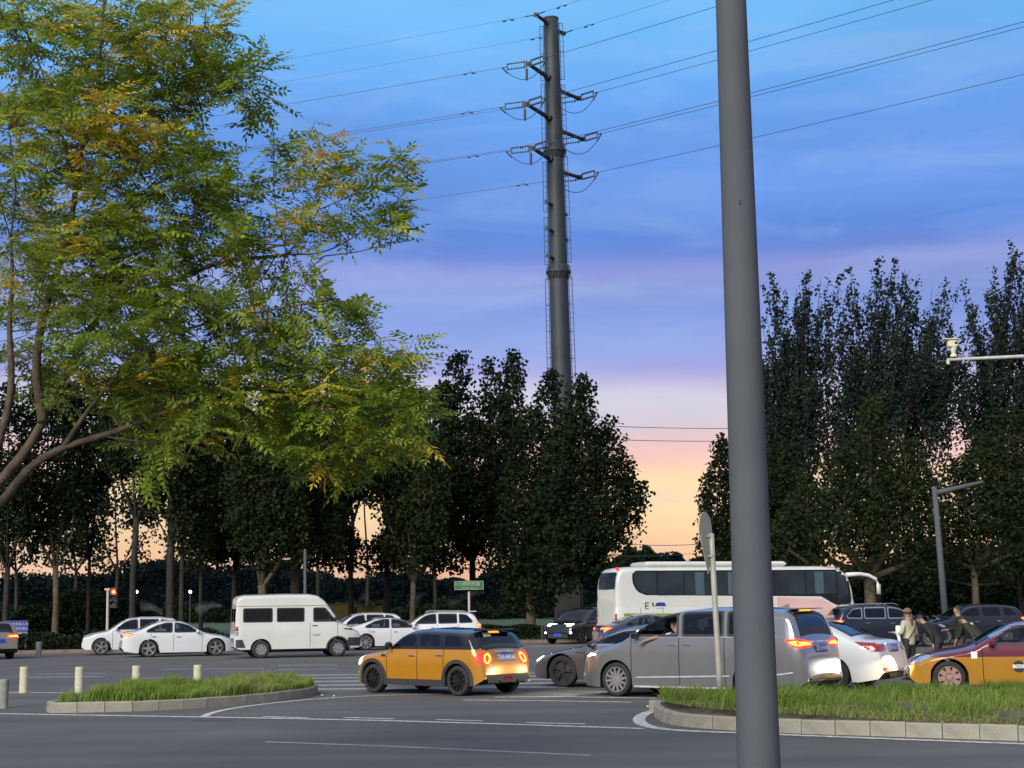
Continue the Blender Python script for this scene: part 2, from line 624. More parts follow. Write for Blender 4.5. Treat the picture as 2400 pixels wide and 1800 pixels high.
strip('road_marking_edge', [(-300, 1668), (0, 1673), (300, 1678), (600, 1683), (900, 1689), (1200, 1698), (1510, 1708)], 0.18)
for a, b in (((617, 1680), (720, 1682.5)), ((806, 1682), (923, 1685)), ((1022, 1687), (1130, 1690)), ((1232, 1694), (1372, 1697))):
    strip('road_marking_dash', [a, b], 0.14, m=road_paint)
strip('road_marking_lane', [(620, 1739), (900, 1749), (1383, 1771)], 0.13, m=faint_paint)
strip('road_marking_curve', [(478, 1680), (492, 1672), (540, 1661), (620, 1650), (740, 1638), (880, 1630), (1035, 1627)], 0.14, z=0.0055, smooth=2)
strip('road_marking_island_edge', [(1560, 1664), (1520, 1668), (1492, 1685), (1510, 1703), (1580, 1713), (1730, 1718), (1830, 1722.5), (2100, 1733), (2420, 1745), (2700, 1756)], 0.20, z=0.006, smooth=2)
strip('road_marking_stop', [(-60, 1622), (165, 1624)], 0.2)
strip('road_marking_arrow', [(1085, 1641), (1300, 1643), (1480, 1646)], 0.16)
strip('road_marking_arrow', [(1160, 1634), (1320, 1633), (1540, 1637)], 0.16)
for y in (1580, 1587, 1595, 1604, 1613):
    strip('crosswalk_bar', [(690, y + 3), (1330, y - 3)], 0.62, m=faint_paint)
for y, a, b in ((1569, 380, 620), (1580, 90, 250), (1588, 60, 240), (1560, 650, 790), (1570, 650, 790), (1590, 330, 430)):
    strip('road_marking_far', [(a, y), (b, y - 2)], 0.35, m=faint_paint)
# dark tar patch near the marking
strip('road_patch', [(455, 1689), (545, 1689)], 0.28, z=0.003, m=mat('tar_patch', (0.05, 0.052, 0.058), 0.8))


def pw(*pts):
    return [gp(*p)[:2] for p in pts]


def island(name, front, back, h, mound, step=0.5):
    """a kerbed planting bed: soil mesh carries the kerb stones as children"""
    ring = np.array(list(front) + list(back))
    c = ring.mean(0)
    V = [(c[0], c[1], h + mound)]
    n = len(ring)
    for k, s in ((0.55, 0.85), (0.85, 0.3), (0.985, 0.0)):
        for p in ring:
            q = c + (p - c) * k
            V.append((q[0], q[1], h - 0.03 + mound * s))
    Fc = [(0, 1 + i, 1 + (i + 1) % n) for i in range(n)]
    for lv in range(2):
        for i in range(n):
            j = (i + 1) % n
            Fc.append((1 + lv * n + i, 1 + (lv + 1) * n + i, 1 + (lv + 1) * n + j, 1 + lv * n + j))
    o = mk(name, V, Fc, soil_m, smooth=True)
    o['kind'] = 'structure'
    stones(o, [tuple(p) for p in ring] + [tuple(ring[0])], h, 0.13, step, kerb_m)
    return ring


def inpoly(P, x, y):
    c = np.zeros(np.shape(x), bool)
    n = len(P)
    j = n - 1
    for i in range(n):
        xi, yi = P[i]; xj, yj = P[j]
        if yi != yj:
            c ^= ((yi > y) != (yj > y)) & (x < (xj - xi) * (y - yi) / (yj - yi) + xi)
        j = i
    return c


Lfront = pw((117, 1671), (170, 1670.5), (300, 1668), (400, 1663.5), (480, 1658.5), (560, 1652.5), (640, 1645), (700, 1638), (735, 1631), (748, 1624))
Lback = [np.array(p) for p in [(-4.7, 34.4), (-6.0, 34.2), (-7.6, 32.6), (-8.7, 30.4), (-8.9, 28.6)]]
LRING = island('traffic_island', Lfront, Lback, 0.19, 0.02, 0.5)
Rfront = pw((1536, 1668), (1531, 1680), (1552, 1694), (1600, 1704), (1700, 1711), (1827, 1718), (2100, 1727), (2400, 1737), (2700, 1747))
Rback = [np.array(p) for p in [(12.5, 29.2), (10, 28.4), (8, 26.6), (6.0, 26.3), (4.4, 27.0), (3.1, 27.3), (2.45, 26.4)]]
RRING = island('traffic_island', smooth_path(Rfront, 1), Rback, 0.20, 0.16, 0.5)


# ------------------------------------------------------------------ grass
def blades(name, ring, n, hmin, hmax, z0, label, tone_fn, m, spread=0.10, clump=0, width=0.008, dens=None):
    ring = np.array(ring)
    mn, mxx = ring.min(0), ring.max(0)
    c = ring.mean(0)
    core = c + (ring - c) * 0.955
    X = RNG.uniform(mn[0], mxx[0], n * 4); Y = RNG.uniform(mn[1], mxx[1], n * 4)
    ok = inpoly(core, X, Y)
    X, Y = X[ok][:n], Y[ok][:n]
    if dens is not None:
        k = RNG.random(len(X)) < dens(X, Y)
        X, Y = X[k], Y[k]
    n = len(X)
    H = RNG.uniform(hmin, hmax, n) * (0.75 + 0.25 * np.sin(X * 3.1 + 1.3 * np.sin(Y * 2.7)) + 0.12 * np.sin(X * 11))
    A = RNG.uniform(0, 2 * np.pi, n)
    lean = RNG.normal(0, spread, (n, 2)) + np.stack([0.06 + 0 * X, 0 * X], 1)
    dx, dy = np.cos(A) * width, np.sin(A) * width
    zb = np.full(n, z0) if not callable(z0) else z0(X, Y)
    V = np.zeros((n, 5, 3))
    V[:, 0] = np.stack([X - dx, Y - dy, zb], 1)
    V[:, 1] = np.stack([X + dx, Y + dy, zb], 1)
    V[:, 2] = np.stack([X + dx * .7 + lean[:, 0] * H * .9, Y + dy * .7 + lean[:, 1] * H * .9, zb + H * .55], 1)
    V[:, 3] = np.stack([X - dx * .7 + lean[:, 0] * H * .9, Y - dy * .7 + lean[:, 1] * H * .9, zb + H * .55], 1)
    V[:, 4] = np.stack([X + lean[:, 0] * H * 3, Y + lean[:, 1] * H * 3, zb + H * (1 - 0.4 * np.abs(lean).sum(1))], 1)
    base = (np.arange(n) * 5)[:, None]
    q = (base + np.array([[0, 1, 2, 3]])).tolist()
    t = (base + np.array([[3, 2, 4]])).tolist()
    o = mk(name, V.reshape(-1, 3), q + t, m)
    tone = tone_fn(X, Y) + RNG.normal(0, 0.10, n)
    a = o.data.attributes.new('tone', 'FLOAT', 'FACE')
    a.data.foreach_set('value', np.concatenate([tone, tone + .04]).astype(np.float32))
    tag(o, label, 'grass', kind='stuff')
    return o


grass_m = leaf_mat('grass_blades', [(0.0, (0.045, 0.08, 0.014)), (0.45, (0.12, 0.19, 0.026)), (0.78, (0.21, 0.31, 0.045)), (1.0, (0.26, 0.22, 0.11))], 0.35)
blades('grass', LRING, 17000, 0.26, 0.38, 0.18, 'tall bright green grass filling the narrow kerbed traffic island beside the pale bollards',
       lambda x, y: 0.70 + 0.08 * np.sin(x * 2) + 0.03 * (x + 6.5), grass_m, 0.07, width=0.009, dens=lambda x, y: np.clip((x + 8.75) * .8 + .35 * np.sin(x * 9) * np.sin(y * 3), .0, 1))


def zr(x, y):
    c = RRING.mean(0) if hasattr(RRING, 'mean') else np.array(RRING).mean(0)
    return 0.19 + 0.12 * np.clip(1 - ((x - c[0]) / 6) ** 2 * 0.4 - ((y - c[1]) / 3.2) ** 2, 0, 1)


def rdens(x, y):
    r = (y - 21.3) / 6.0
    return np.clip(0.10 + 0.85 * r + 0.45 * np.sin(x * 2.3 + y) * np.sin(y * 2.9 + x * .7) + 0.2 * np.sin(x * 6.1), 0.05, 1)


blades('grass', RRING, 40000, 0.14, 0.34, zr, 'rough yellowish green grass growing on the wide kerbed island below the grey pole',
       lambda x, y: 0.50 + 0.12 * np.sin(x * 1.3 + y * 1.9) + 0.22 * np.clip((25 - y) / 4, -0.5, 1), grass_m, 0.13, width=0.008, dens=rdens)
# dry stubble on the near side of the big island
blades('dry_grass', RRING, 26000, 0.05, 0.15, zr, 'short dry straw coloured grass and thatch on the near side of the wide island',
       lambda x, y: 0.80 + 0.12 * np.sin(x * 2.3 + y * 3), grass_m, 0.35, width=0.009)

# loose stones by the kerb end
st_m = mat('loose_stone', (0.5, 0.48, 0.42), 0.8)
for k, (px, py) in enumerate([(755, 1631), (783, 1633), (1518, 1658), (1240, 1597)]):
    g = gp(px, py)
    b = MB()
    b.box((0, 0, 0.02), (0.06, 0.05, 0.04), random.random() * 3, 0.6, 0.012)
    o = b.build('stone', st_m, loc=(g[0], g[1], 0))
    tag(o, ['small pale stone lying right of the grass island tip', 'second small pale stone farther from the grass island tip',
            'small pale stone beside the rounded end of the wide island', 'small pale stone on the crossing behind the orange car'][k], 'stone')

# ------------------------------------------------------------------ vehicles
def smooth1(x, y, k):
    if k < 1: return y
    ker = np.ones(2 * k + 1) / (2 * k + 1)
    yp = np.concatenate([2 * y[0] - y[1:k + 1][::-1], y, 2 * y[-1] - y[-k - 1:-1][::-1]])
    return np.convolve(yp, ker, 'valid')


class Shell:
    """car body surface: half width as a function of x (0 = nose) and height"""

    def __init__(s, sp):
        s.sp = sp
        s.L, s.W = sp['L'], sp['W']
        top = np.array(sp['top'])
        s.xs = np.arange(0, s.L + 0.005, 0.01)
        s.zt_ = smooth1(s.xs, np.interp(s.xs, top[:, 0], top[:, 1]), sp.get('sm', 4))
        bot = np.array(sp['bot'])
        s.zb_ = np.interp(s.xs, bot[:, 0], bot[:, 1])
        s.belt = sp['belt']
        s.tum = sp.get('tum', 0.30)
        s.r = sp.get('r', 0.15)
        s.n = sp.get('n', 2.4)
        s.fn, s.rn = sp.get('nose', (0.30, 0.85)), sp.get('tail', (0.16, 0.6))
        s.ra = sp['R'] + sp.get('archgap', 0.055)
        s.wx = sp['wheels']

    def zt(s, x): return np.interp(x, s.xs, s.zt_)

    def zb(s, x):
        x = np.asarray(x, float)
        z = np.interp(x, s.xs, s.zb_)
        for w in s.wx:
            d = s.ra ** 2 - (x - w) ** 2
            z = np.maximum(z, np.where(d > 0, s.sp['R'] + np.sqrt(np.maximum(d, 0)), 0))
        return z

    def plan(s, x):
        a, la = s.fn
        b, lb = s.rn
        u = np.clip((la - x) / la, 0, 1)
        v = np.clip((x - (s.L - lb)) / lb, 0, 1)
        return s.W / 2 * (1 - a * u ** 2.6) * (1 - b * v ** 2.6)

    def y(s, x, z):
        x = np.asarray(x, float); z = np.asarray(z, float)
        zt = s.zt(x)
        g = np.where(z > s.belt, 1 - s.tum * np.maximum(z - s.belt, 0) ** 1.1, 1 - 0.05 * np.clip((s.belt * 0.72 - z) / s.belt, 0, 1) ** 1.5 - 0.035 * np.clip((z - s.belt * 0.72) / (s.belt * .28), 0, 1) ** 2)
        g = np.where(z > s.belt, g - 0.035, g)
        r = s.r
        u = np.clip((zt - z) / r, 0, 1)
        E = (1 - (1 - u) ** s.n) ** (1 / s.n)
        return s.plan(x) * g * E

    def side(s, x, z, sg):
        x = np.asarray(x, float); z = np.asarray(z, float)
        return np.stack([x, sg * s.y(x, z), z], -1)

    def end(s, y, z, front):
        """point of the end face reached at (y, z)"""
        y = np.atleast_1d(np.asarray(y, float)); z = np.atleast_1d(np.asarray(z, float))
        lim = min(1.3, s.L / 2)
        xs = np.linspace(0, lim, 131)
        xs = xs if front else s.L - xs
        X = np.broadcast_to(xs, (len(y), 131)); Zm = z[:, None] * np.ones(131)
        yy = s.y(X, Zm)
        ok = (yy >= np.abs(y)[:, None]) & (s.zt(xs)[None] > Zm)
        i = np.where(ok.any(1), ok.argmax(1), 130)
        r = np.arange(len(y))
        j = np.maximum(i - 1, 0)
        a, b = yy[r, j], yy[r, i]
        t = np.where((i > 0) & (b > a), np.clip((np.abs(y) - a) / np.maximum(b - a, 1e-9), 0, 1), 1.0)
        x = xs[j] + (xs[i] - xs[j]) * t
        return np.stack([x, y, z], -1)

    def top(s, x, y):
        x = np.asarray(x, float); y = np.asarray(y, float)
        z = s.zt(x)
        p = s.plan(x) * (1 - s.tum * np.maximum(0, z - s.belt) ** 1.1 - .035)
        q = np.minimum(np.abs(y) / p, 0.97)
        u = 1 - (1 - q ** s.n) ** (1 / s.n)
        return np.stack([x, y, z - s.r * u], -1)

    def corner(s, q, z, front, sg):
        q = np.atleast_1d(np.asarray(q, float)); z = np.atleast_1d(np.asarray(z, float))
        out = np.zeros((len(q), 3))
        xs = np.linspace(0, 1.4, 141)
        X = xs if front else s.L - xs
        ztx = s.zt(X)
        cache = {}
        for k in range(len(q)):
            zz = round(float(z[k]), 5)
            if zz not in cache:
                yy = s.y(X, np.full_like(X, zz))
                ok = (ztx > zz + 0.002) & (yy > 0)
                i = int(np.argmax(ok))
                px = np.concatenate([[xs[i]] * 2, xs[i:]])
                py = np.concatenate([[0, max(yy[i] - 1e-3, 0)], yy[i:]])
                Q = (px + py) * 0.7071
                Q = np.maximum.accumulate(Q + np.arange(len(Q)) * 1e-7)
                cache[zz] = (Q, px, py)
            Q, px, py = cache[zz]
            a = np.interp(q[k], Q, px); b = np.interp(q[k], Q, py)
            out[k] = (a if front else s.L - a, sg * b, z[k])
        return out

    def cq(s, z, front, y=None, x=None):
        """corner coordinate of a point given by its y on the end face or by its distance x along the side"""
        if y is not None:
            e = s.end(y, z, front)[0]
            a = e[0] if front else s.L - e[0]
            return (a + y) * 0.7071
        X = x if front else s.L - x
        return (x + float(s.y(X, z))) * 0.7071


def rows_of(poly, nr):
    P = np.array(poly, float)
    v0, v1 = P[:, 1].min(), P[:, 1].max()
    out = []
    n = len(P)
    for k in range(nr + 1):
        v = v0 + (v1 - v0) * min(max(k / nr, 1e-4), 1 - 1e-4)
        xs = []
        for i in range(n):
            a, b = P[i], P[(i + 1) % n]
            if (a[1] > v) != (b[1] > v):
                xs.append(a[0] + (b[0] - a[0]) * (v - a[1]) / (b[1] - a[1]))
        if len(xs) >= 2:
            out.append((v, min(xs), max(xs)))
    return out


def offset_pts(mapf, uv, off, cen):
    uv = np.array(uv, float)
    u, v = uv[:, 0], uv[:, 1]
    e = 0.012
    p = mapf(u, v)
    a = mapf(u + e, v) - mapf(u - e, v)
    b = mapf(u, v + e) - mapf(u, v - e)
    n = np.cross(a, b)
    L = np.linalg.norm(n, axis=1, keepdims=True)
    n = n / np.maximum(L, 1e-9)
    d = p - cen(p)
    n = np.where((n * d).sum(1, keepdims=True) < 0, -n, n)
    return [q for q in p + n * off]


def round_poly(poly, it=2, r=0.055):
    P = [np.array(p, float) for p in poly]
    out = []
    n = len(P)
    for i in range(n):
        p, a, b = P[i], P[i - 1], P[(i + 1) % n]
        la, lb = np.linalg.norm(a - p), np.linalg.norm(b - p)
        q0 = p + (a - p) * min(r / la, .4); q1 = p + (b - p) * min(r / lb, .4)
        out += [q0, (q0 + q1) * .25 + p * .5, q1]
    return out


def inset(poly, t):
    P = np.array(poly, float)
    c = (P.min(0) + P.max(0)) / 2
    w = (P.max(0) - P.min(0))
    k = np.maximum((w - 2 * t) / w, 0.2)
    return c + (P - c) * k


class CarB:
    def __init__(s, sp):
        s.sp = sp
        s.sh = Shell(sp)
        s.root = None
        s.holes = []

    def cen(s, p):
        return np.stack([np.clip(p[:, 0], 0.9, s.sh.L - 0.9), 0 * p[:, 0], np.minimum(np.maximum(0.7, p[:, 2] * .6), p[:, 2])], -1)

    def local(s, V):
        return [(p[0] - s.sh.L / 2, p[1], p[2]) for p in V]

    def maker(s, kind, sg=1):
        sh = s.sh
        if kind == 'side': return lambda u, v: sh.side(u, v, sg)
        if kind == 'front': return lambda u, v: sh.end(u, v, True)
        if kind == 'rear': return lambda u, v: sh.end(u, v, False)
        if kind == 'top': return lambda u, v: sh.top(v, u)
        if kind == 'fcorner': return lambda u, v: sh.corner(u, v, True, sg)
        if kind == 'rcorner': return lambda u, v: sh.corner(u, v, False, sg)

    def orient(s, V, Fc):
        k = len(Fc) // 3 if len(Fc) > 3 else 0
        A = np.array([V[i] for i in Fc[k]])
        n = np.cross(A[1] - A[0], A[2] - A[0]); c = A.mean(0)
        d = c - s.cen(c[None])[0]
        return [tuple(reversed(f)) for f in Fc] if np.dot(n, d) < 0 else Fc

    def patch(s, name, kind, poly, m, off=0.006, sg=1, nr=10, nc=10, parent=None, label=None, rnd=0, thick=True):
        if rnd: poly = round_poly(poly, rnd)
        rows = rows_of(poly, nr)
        f = s.maker(kind, sg)
        uv = [(a + (b - a) * c / nc, v) for v, a, b in rows for c in range(nc + 1)]
        V = offset_pts(f, uv, off, s.cen)
        Fc = []
        w = nc + 1
        for i in range(len(rows) - 1):
            for j in range(nc):
                Fc.append((i * w + j, i * w + j + 1, (i + 1) * w + j + 1, (i + 1) * w + j))
        if thick:   # rim that returns into the body
            V2 = offset_pts(f, uv, -0.004, s.cen)
            N = len(V)
            per = [(0, j) for j in range(nc)] + [(i, nc) for i in range(len(rows) - 1)] + [(len(rows) - 1, nc - j) for j in range(nc)] + [(len(rows) - 1 - i, 0) for i in range(len(rows) - 1)]
            idx = [i * w + j for i, j in per]
            V = V + [V2[k] for k in idx]
            n = len(idx)
            for k in range(n):
                k2 = (k + 1) % n
                Fc.append((idx[k], idx[k2], N + k2, N + k))
        Fc = s.orient(V, Fc)
        o = mk(name, s.local(V), Fc, m, parent or s.root, smooth=not thick)
        if label: o['label'] = label
        return o

    def ring(s, name, kind, poly, t, m, off=0.009, sg=1, rnd=1, parent=None, outer=0.0, N=72, closed=True):
        P = round_poly(poly, rnd) if rnd else [np.array(p, float) for p in poly]
        P = np.array(list(P) + [P[0]])
        seg = np.linalg.norm(np.diff(P, axis=0), axis=1)
        S = np.concatenate([[0], np.cumsum(seg)])
        tt = np.linspace(0, S[-1], N, endpoint=False)
        O = np.stack([np.interp(tt, S, P[:, 0]), np.interp(tt, S, P[:, 1])], 1)
        I = inset(O, t)
        O = inset(O, -outer) if outer else O
        f = s.maker(kind, sg)
        V = offset_pts(f, [tuple(p) for p in O], off, s.cen) + offset_pts(f, [tuple(p) for p in I], off, s.cen) + offset_pts(f, [tuple(p) for p in I], -0.03, s.cen)
        Fc = []
        for i in range(N):
            j = (i + 1) % N
            Fc += [(i, j, N + j, N + i), (N + i, N + j, 2 * N + j, 2 * N + i)]
        return mk(name, s.local(V), Fc, m, parent or s.root)

    def arc_strip(s, name, x0, z0, r0, r1, a0, a1, m, off=0.012, sg=1, n=28, parent=None):
        V, Fc = [], []
        f = s.maker('side', sg)
        for r, of in ((r0 + .0, -0.02), (r0, off), (r1, off), (r1, -0.002)):
            uv = []
            for i in range(n + 1):
                a = a0 + (a1 - a0) * i / n
                uv.append((min(max(x0 + r * math.cos(a), 0.0), s.sh.L), z0 + r * math.sin(a)))
            V += offset_pts(f, uv, of, s.cen)
        w = n + 1
        for k in range(3):
            for i in range(n):
                Fc.append((k * w + i, k * w + i + 1, (k + 1) * w + i + 1, (k + 1) * w + i))
        return mk(name, s.local(V), Fc, m, parent or s.root)

    def body(s):
        sp, sh = s.sp, s.sh
        L = sh.L
        st = set(np.round(np.linspace(0, L, int(L / sp.get('dx', 0.05)) + 1), 4))
        for e in (0.01, 0.02, 0.04, 0.06, 0.08):
            st.add(e); st.add(round(L - e, 4))
        for w in sh.wx:
            for t in np.linspace(0, math.pi, 19):
                st.add(round(w + sh.ra * math.cos(t), 4))
        doors = sp.get('doors', [])
        for a, b in doors: st.add(a); st.add(b)
        cowl, boot = sp.get('cowl', 1.3), sp.get('boot', L - 0.5)
        st.add(cowl); st.add(boot); st.add(0.45); st.add(round(L - .45, 3))
        X = np.array(sorted(x for x in st if 0 <= x <= L))
        keep = [0]
        for i in range(1, len(X)):
            if X[i] - X[keep[-1]] > 0.006: keep.append(i)
        X = X[keep]
        nl, nh = sp.get('nl', 12), sp.get('nh', 14)
        zt, zb = sh.zt(X), sh.zb(X)
        split = sp.get('split', sh.belt)
        zs = np.minimum(split, zt - 0.06)
        zs = np.maximum(zs, zb + 0.005)
        tl = np.linspace(0, 1, nl + 1)
        th = 1 - (1 - np.linspace(0, 1, nh + 1)) ** 1.6
        Z = np.concatenate([zb[:, None] + (zs - zb)[:, None] * tl[None], zs[:, None] + (zt - zs)[:, None] * th[None, 1:]], 1)
        Y = sh.y(X[:, None] * np.ones_like(Z), Z)
        Y[:, -1] = 0
        nx, nz = Z.shape
        P = np.stack([X[:, None] * np.ones_like(Z) - L / 2, Y, Z], 2)
        regs = {}
        paints = sp['paint']

        def reg(i, k):
            xm = (X[i] + X[i + 1]) / 2
            zc = (Z[i, k] + Z[i, k + 1] + Z[i + 1, k] + Z[i + 1, k + 1]) / 4
            high = k >= nl
            if high:
                if split < sh.belt:
                    return ('upper_body', 'high')
                if xm < cowl: return ('bonnet', 'bonnet')
                if xm > boot: return (sp.get('bootname', 'boot_lid'), 'high' if zc > split + .005 and sp.get('twotone') else sp.get('bootpaint', 'boot'))
                return ('roof', 'high')
            for di, (a, b) in enumerate(doors):
                if a < xm < b: return ('door%d' % di, 'low')
            if xm < 0.45 and zc < 0.62: return ('front_bumper', 'low')
            if xm > L - .45 and zc < 0.62: return ('rear_bumper', 'low')
            if not doors: return ('body', 'low')
            return ('front_wing' if xm < doors[0][1] else 'rear_wing', 'low')

        XX = X[:, None] * np.ones_like(Z)
        holes = {1: np.zeros((nx - 1, nz - 1), bool), -1: np.zeros((nx - 1, nz - 1), bool)}
        hi = np.zeros((nx - 1, nz - 1), bool); hi[:, nl:] = True
        zmin = np.minimum(Z[:-1, :-1], Z[:-1, 1:]); ztm = np.minimum(zt[:-1], zt[1:])[:, None]
        for kind, poly, hs in s.holes:
            for sg in (1, -1):
                M_ = inpoly(poly, XX, Z) if kind == 'side' else inpoly(poly, Y * sg, XX)
                q = M_[:-1, :-1] & M_[1:, :-1] & M_[1:, 1:] & M_[:-1, 1:]
                if kind != 'side': q = q & hi & (zmin > ztm - sh.r * 1.05)
                holes[sg] |= q

        def in_hole(i, k, sg): return holes[sg][i, k]
        for sg in (1, -1):
            for i in range(nx - 1):
                for k in range(nz - 1):
                    nm, pk = reg(i, k)
                    if k == nz - 2 or Z[i, k + 1] - Z[i, k] > 1e-5 or Z[i + 1, k + 1] - Z[i + 1, k] > 1e-5:
                        if in_hole(i, k, sg): continue
                        key = (nm + ('|' + pk if sp.get('twotone') and nm == sp.get('bootname') else ''), sg if nm.startswith('door') or nm.endswith('wing') else 0)
                        q = [(i, k, sg), (i + 1, k, sg), (i + 1, k + 1, sg), (i, k + 1, sg)]
                        regs.setdefault(key, (pk, []))[1].append(q if sg < 0 else q[::-1])
        # end caps
        for i, nm in ((0, 'front_bumper'), (nx - 1, 'rear_bumper')):
            for k in range(nz - 1):
                q = [(i, k, 1), (i, k + 1, 1), (i, k + 1, -1), (i, k, -1)]
                regs.setdefault((nm, 0), ('low', []))[1].append(q if i == 0 else q[::-1])
        objs = {}
        main = None
        order = sorted(regs, key=lambda r: r[0] != 'body')
        for key in order:
            pk, quads = regs[key]
            idx, V, Fc = {}, [], []
            for q in quads:
                face = []
                for (i, k, sg) in q:
                    kk = (i, k, sg if Y[i, k] > 1e-6 else 1)
                    if kk not in idx:
                        idx[kk] = len(V)
                        p = P[i, k]
                        V.append((p[0], p[1] * sg, p[2]))
                    if not face or face[-1] != idx[kk]: face.append(idx[kk])
                if len(face) > 1 and face[0] == face[-1]: face.pop()
                if len(set(face)) >= 3: Fc.append(tuple(face))
            nm = 'door' if key[0].startswith('door') else ('tailgate_pillar' if key[0].endswith('|high') else key[0].split('|')[0])
            o = mk(nm, V, Fc, paints.get(pk, paints['low']), s.root, smooth=True)
            objs[key] = o
        s.parts = objs
        # underbody and inner arches
        V, Fc = [], []
        for i in range(nx):
            y0 = Y[i, 0]
            V += [(X[i] - L / 2, y0, zb[i]), (X[i] - L / 2, -y0, zb[i])]
        for i in range(nx - 1):
            Fc.append((2 * i, 2 * i + 2, 2 * i + 3, 2 * i + 1))
        b = MB(); b.add(V, Fc)
        b.box((0, 0, 0.33), (L - 1.0, sh.W - 0.62, 0.22))
        b.build('underbody', under_m, s.root)

    def seams(s):
        sh = s.sh
        f = {1: s.maker('side', 1), -1: s.maker('side', -1)}
        xs = sorted({x for d in s.sp.get('doors', []) for x in d})
        for x in xs:
            for sg in (1, -1):
                zz = np.linspace(float(sh.zb(x)) + 0.06, sh.belt, 10)
                uv = [(x - 0.008, z) for z in zz] + [(x + 0.008, z) for z in zz]
                V = s.local(offset_pts(f[sg], uv, 0.0025, s.cen))
                n = len(zz)
                mk('door_gap', V, [(i, i + 1, n + i + 1, n + i) for i in range(n - 1)], seam_m, s.root)

    def wheel(s, x, sg, R, style, rimmat, steer=0):
        sh = s.sh
        w = 0.215
        yo = float(sh.y(x, R + sh.ra + 0.02)) - 0.015
        yc = sg * (yo - w / 2)
        b = MB()
        Ri = R * s.sp.get('rimk', 0.70)
        b.lathe([(Ri, -w / 2 + .01), (Ri + .01, -w / 2), (R - .035, -w / 2), (R - .012, -w / 2 + .012), (R, -w / 2 + .04), (R, w / 2 - .04), (R - .012, w / 2 - .012), (R - .035, w / 2), (Ri + .01, w / 2), (Ri, w / 2 - .01)], 'y', 36)
        t = b.build('wheel', rubber, s.root, smooth=True, loc=(x - sh.L / 2, yc, R), rz=steer)
        b = MB()
        yf = sg * (w / 2 - 0.012)
        b.lathe([(Ri * 1.0, yf), (Ri * .93, yf), (Ri * .90, yf - sg * .02), (Ri * .88, yf - sg * .10)], 'y', 36)
        b.lathe([(0.001, yf - sg * .004), (0.05, yf - sg * .006), (0.065, yf - sg * .03), (0.065, yf - sg * .09)], 'y', 20)
        ns, ww, double = {'ten': (10, .028, False), 'five': (5, .075, False), 'fivey': (5, .03, True), 'flower': (12, .030, False), 'turbine': (9, .04, False), 'steel': (8, .09, False), 'disc': (12, .1, False)}[style]
        for k in range(ns):
            a = 2 * math.pi * k / ns + 0.15
            for da in ((-.16, .16) if double else (0,)):
                r0, r1 = .05, Ri * .92
                a0, a1 = a + da * .35, a + da
                c0, c1 = (math.cos(a0), math.sin(a0)), (math.cos(a1), math.sin(a1))
                t0 = (-c1[1], c1[0])
                w0, w1 = ww * .5, ww * (.95 if style == 'flower' else .55)
                V = []
                for r_, c_, h in ((r0, c0, w0), ((r0 + r1) / 2, ((c0[0] + c1[0]) / 2, (c0[1] + c1[1]) / 2), w1 if style == 'flower' else w0), (r1, c1, w1 if style != 'flower' else w0)):
                    for e in (-1, 1):
                        for dd in (0, 1):
                            V.append((c_[0] * r_ + t0[0] * h * e, yf - sg * (.008 + .028 * dd), c_[1] * r_ + t0[1] * h * e))
                Fc = []
                for q in (0, 4):
                    Fc += [(q, q + 2, q + 6, q + 4), (q + 1, q, q + 4, q + 5), (q + 2, q + 3, q + 7, q + 6)]
                b.add(V, Fc)
        b.build('rim', rimmat, t, smooth=False)
        b = MB()
        b.disc(Ri * .9, sg * (w / 2 - .085), 'y', 24)
        b.lathe([(Ri * .62, sg * (w / 2 - .07)), (.07, sg * (w / 2 - .065))], 'y', 24)
        b.build('brake_disc', mat('brake_steel', (0.05, 0.05, 0.052), 0.5, metal=.5) , t)
        return t


RED_ON = mat('tail_lamp_lit', (0.6, 0.03, 0.02), 0.3, emit=(1.0, 0.03, 0.012), es=2.2)
RED_CORE = mat('tail_lamp_core', (0.9, 0.5, 0.1), 0.3, emit=(1.0, 0.36, 0.03), es=1.9)
RED_OFF = mat('tail_lamp_off', (0.28, 0.012, 0.015), 0.15, coat=1, var=0.3, scale=14)
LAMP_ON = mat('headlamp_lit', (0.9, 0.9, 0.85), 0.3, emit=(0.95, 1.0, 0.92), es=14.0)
LAMP_OFF = mat('headlamp_glass', (0.34, 0.40, 0.46), 0.12, metal=0.3, var=0.6, scale=18, coat=1)
GL_DARK = glass_mat('privacy_glass', (0.05, 0.06, 0.08), 0.35)
GL_MID = glass_mat('tinted_glass', (0.34, 0.38, 0.42), 0.3)
GL_CLEAR = glass_mat('clear_glass', (0.62, 0.66, 0.68), 0.2)
plate_m = mat('number_plate_blue', (0.02, 0.07, 0.42), 0.4, var=0.1)


def paint(name, col, metal=0.0, rough=0.28):
    return mat('paint_' + name, col, rough, metal=metal, var=0.05, scale=1.2, coat=0.9)


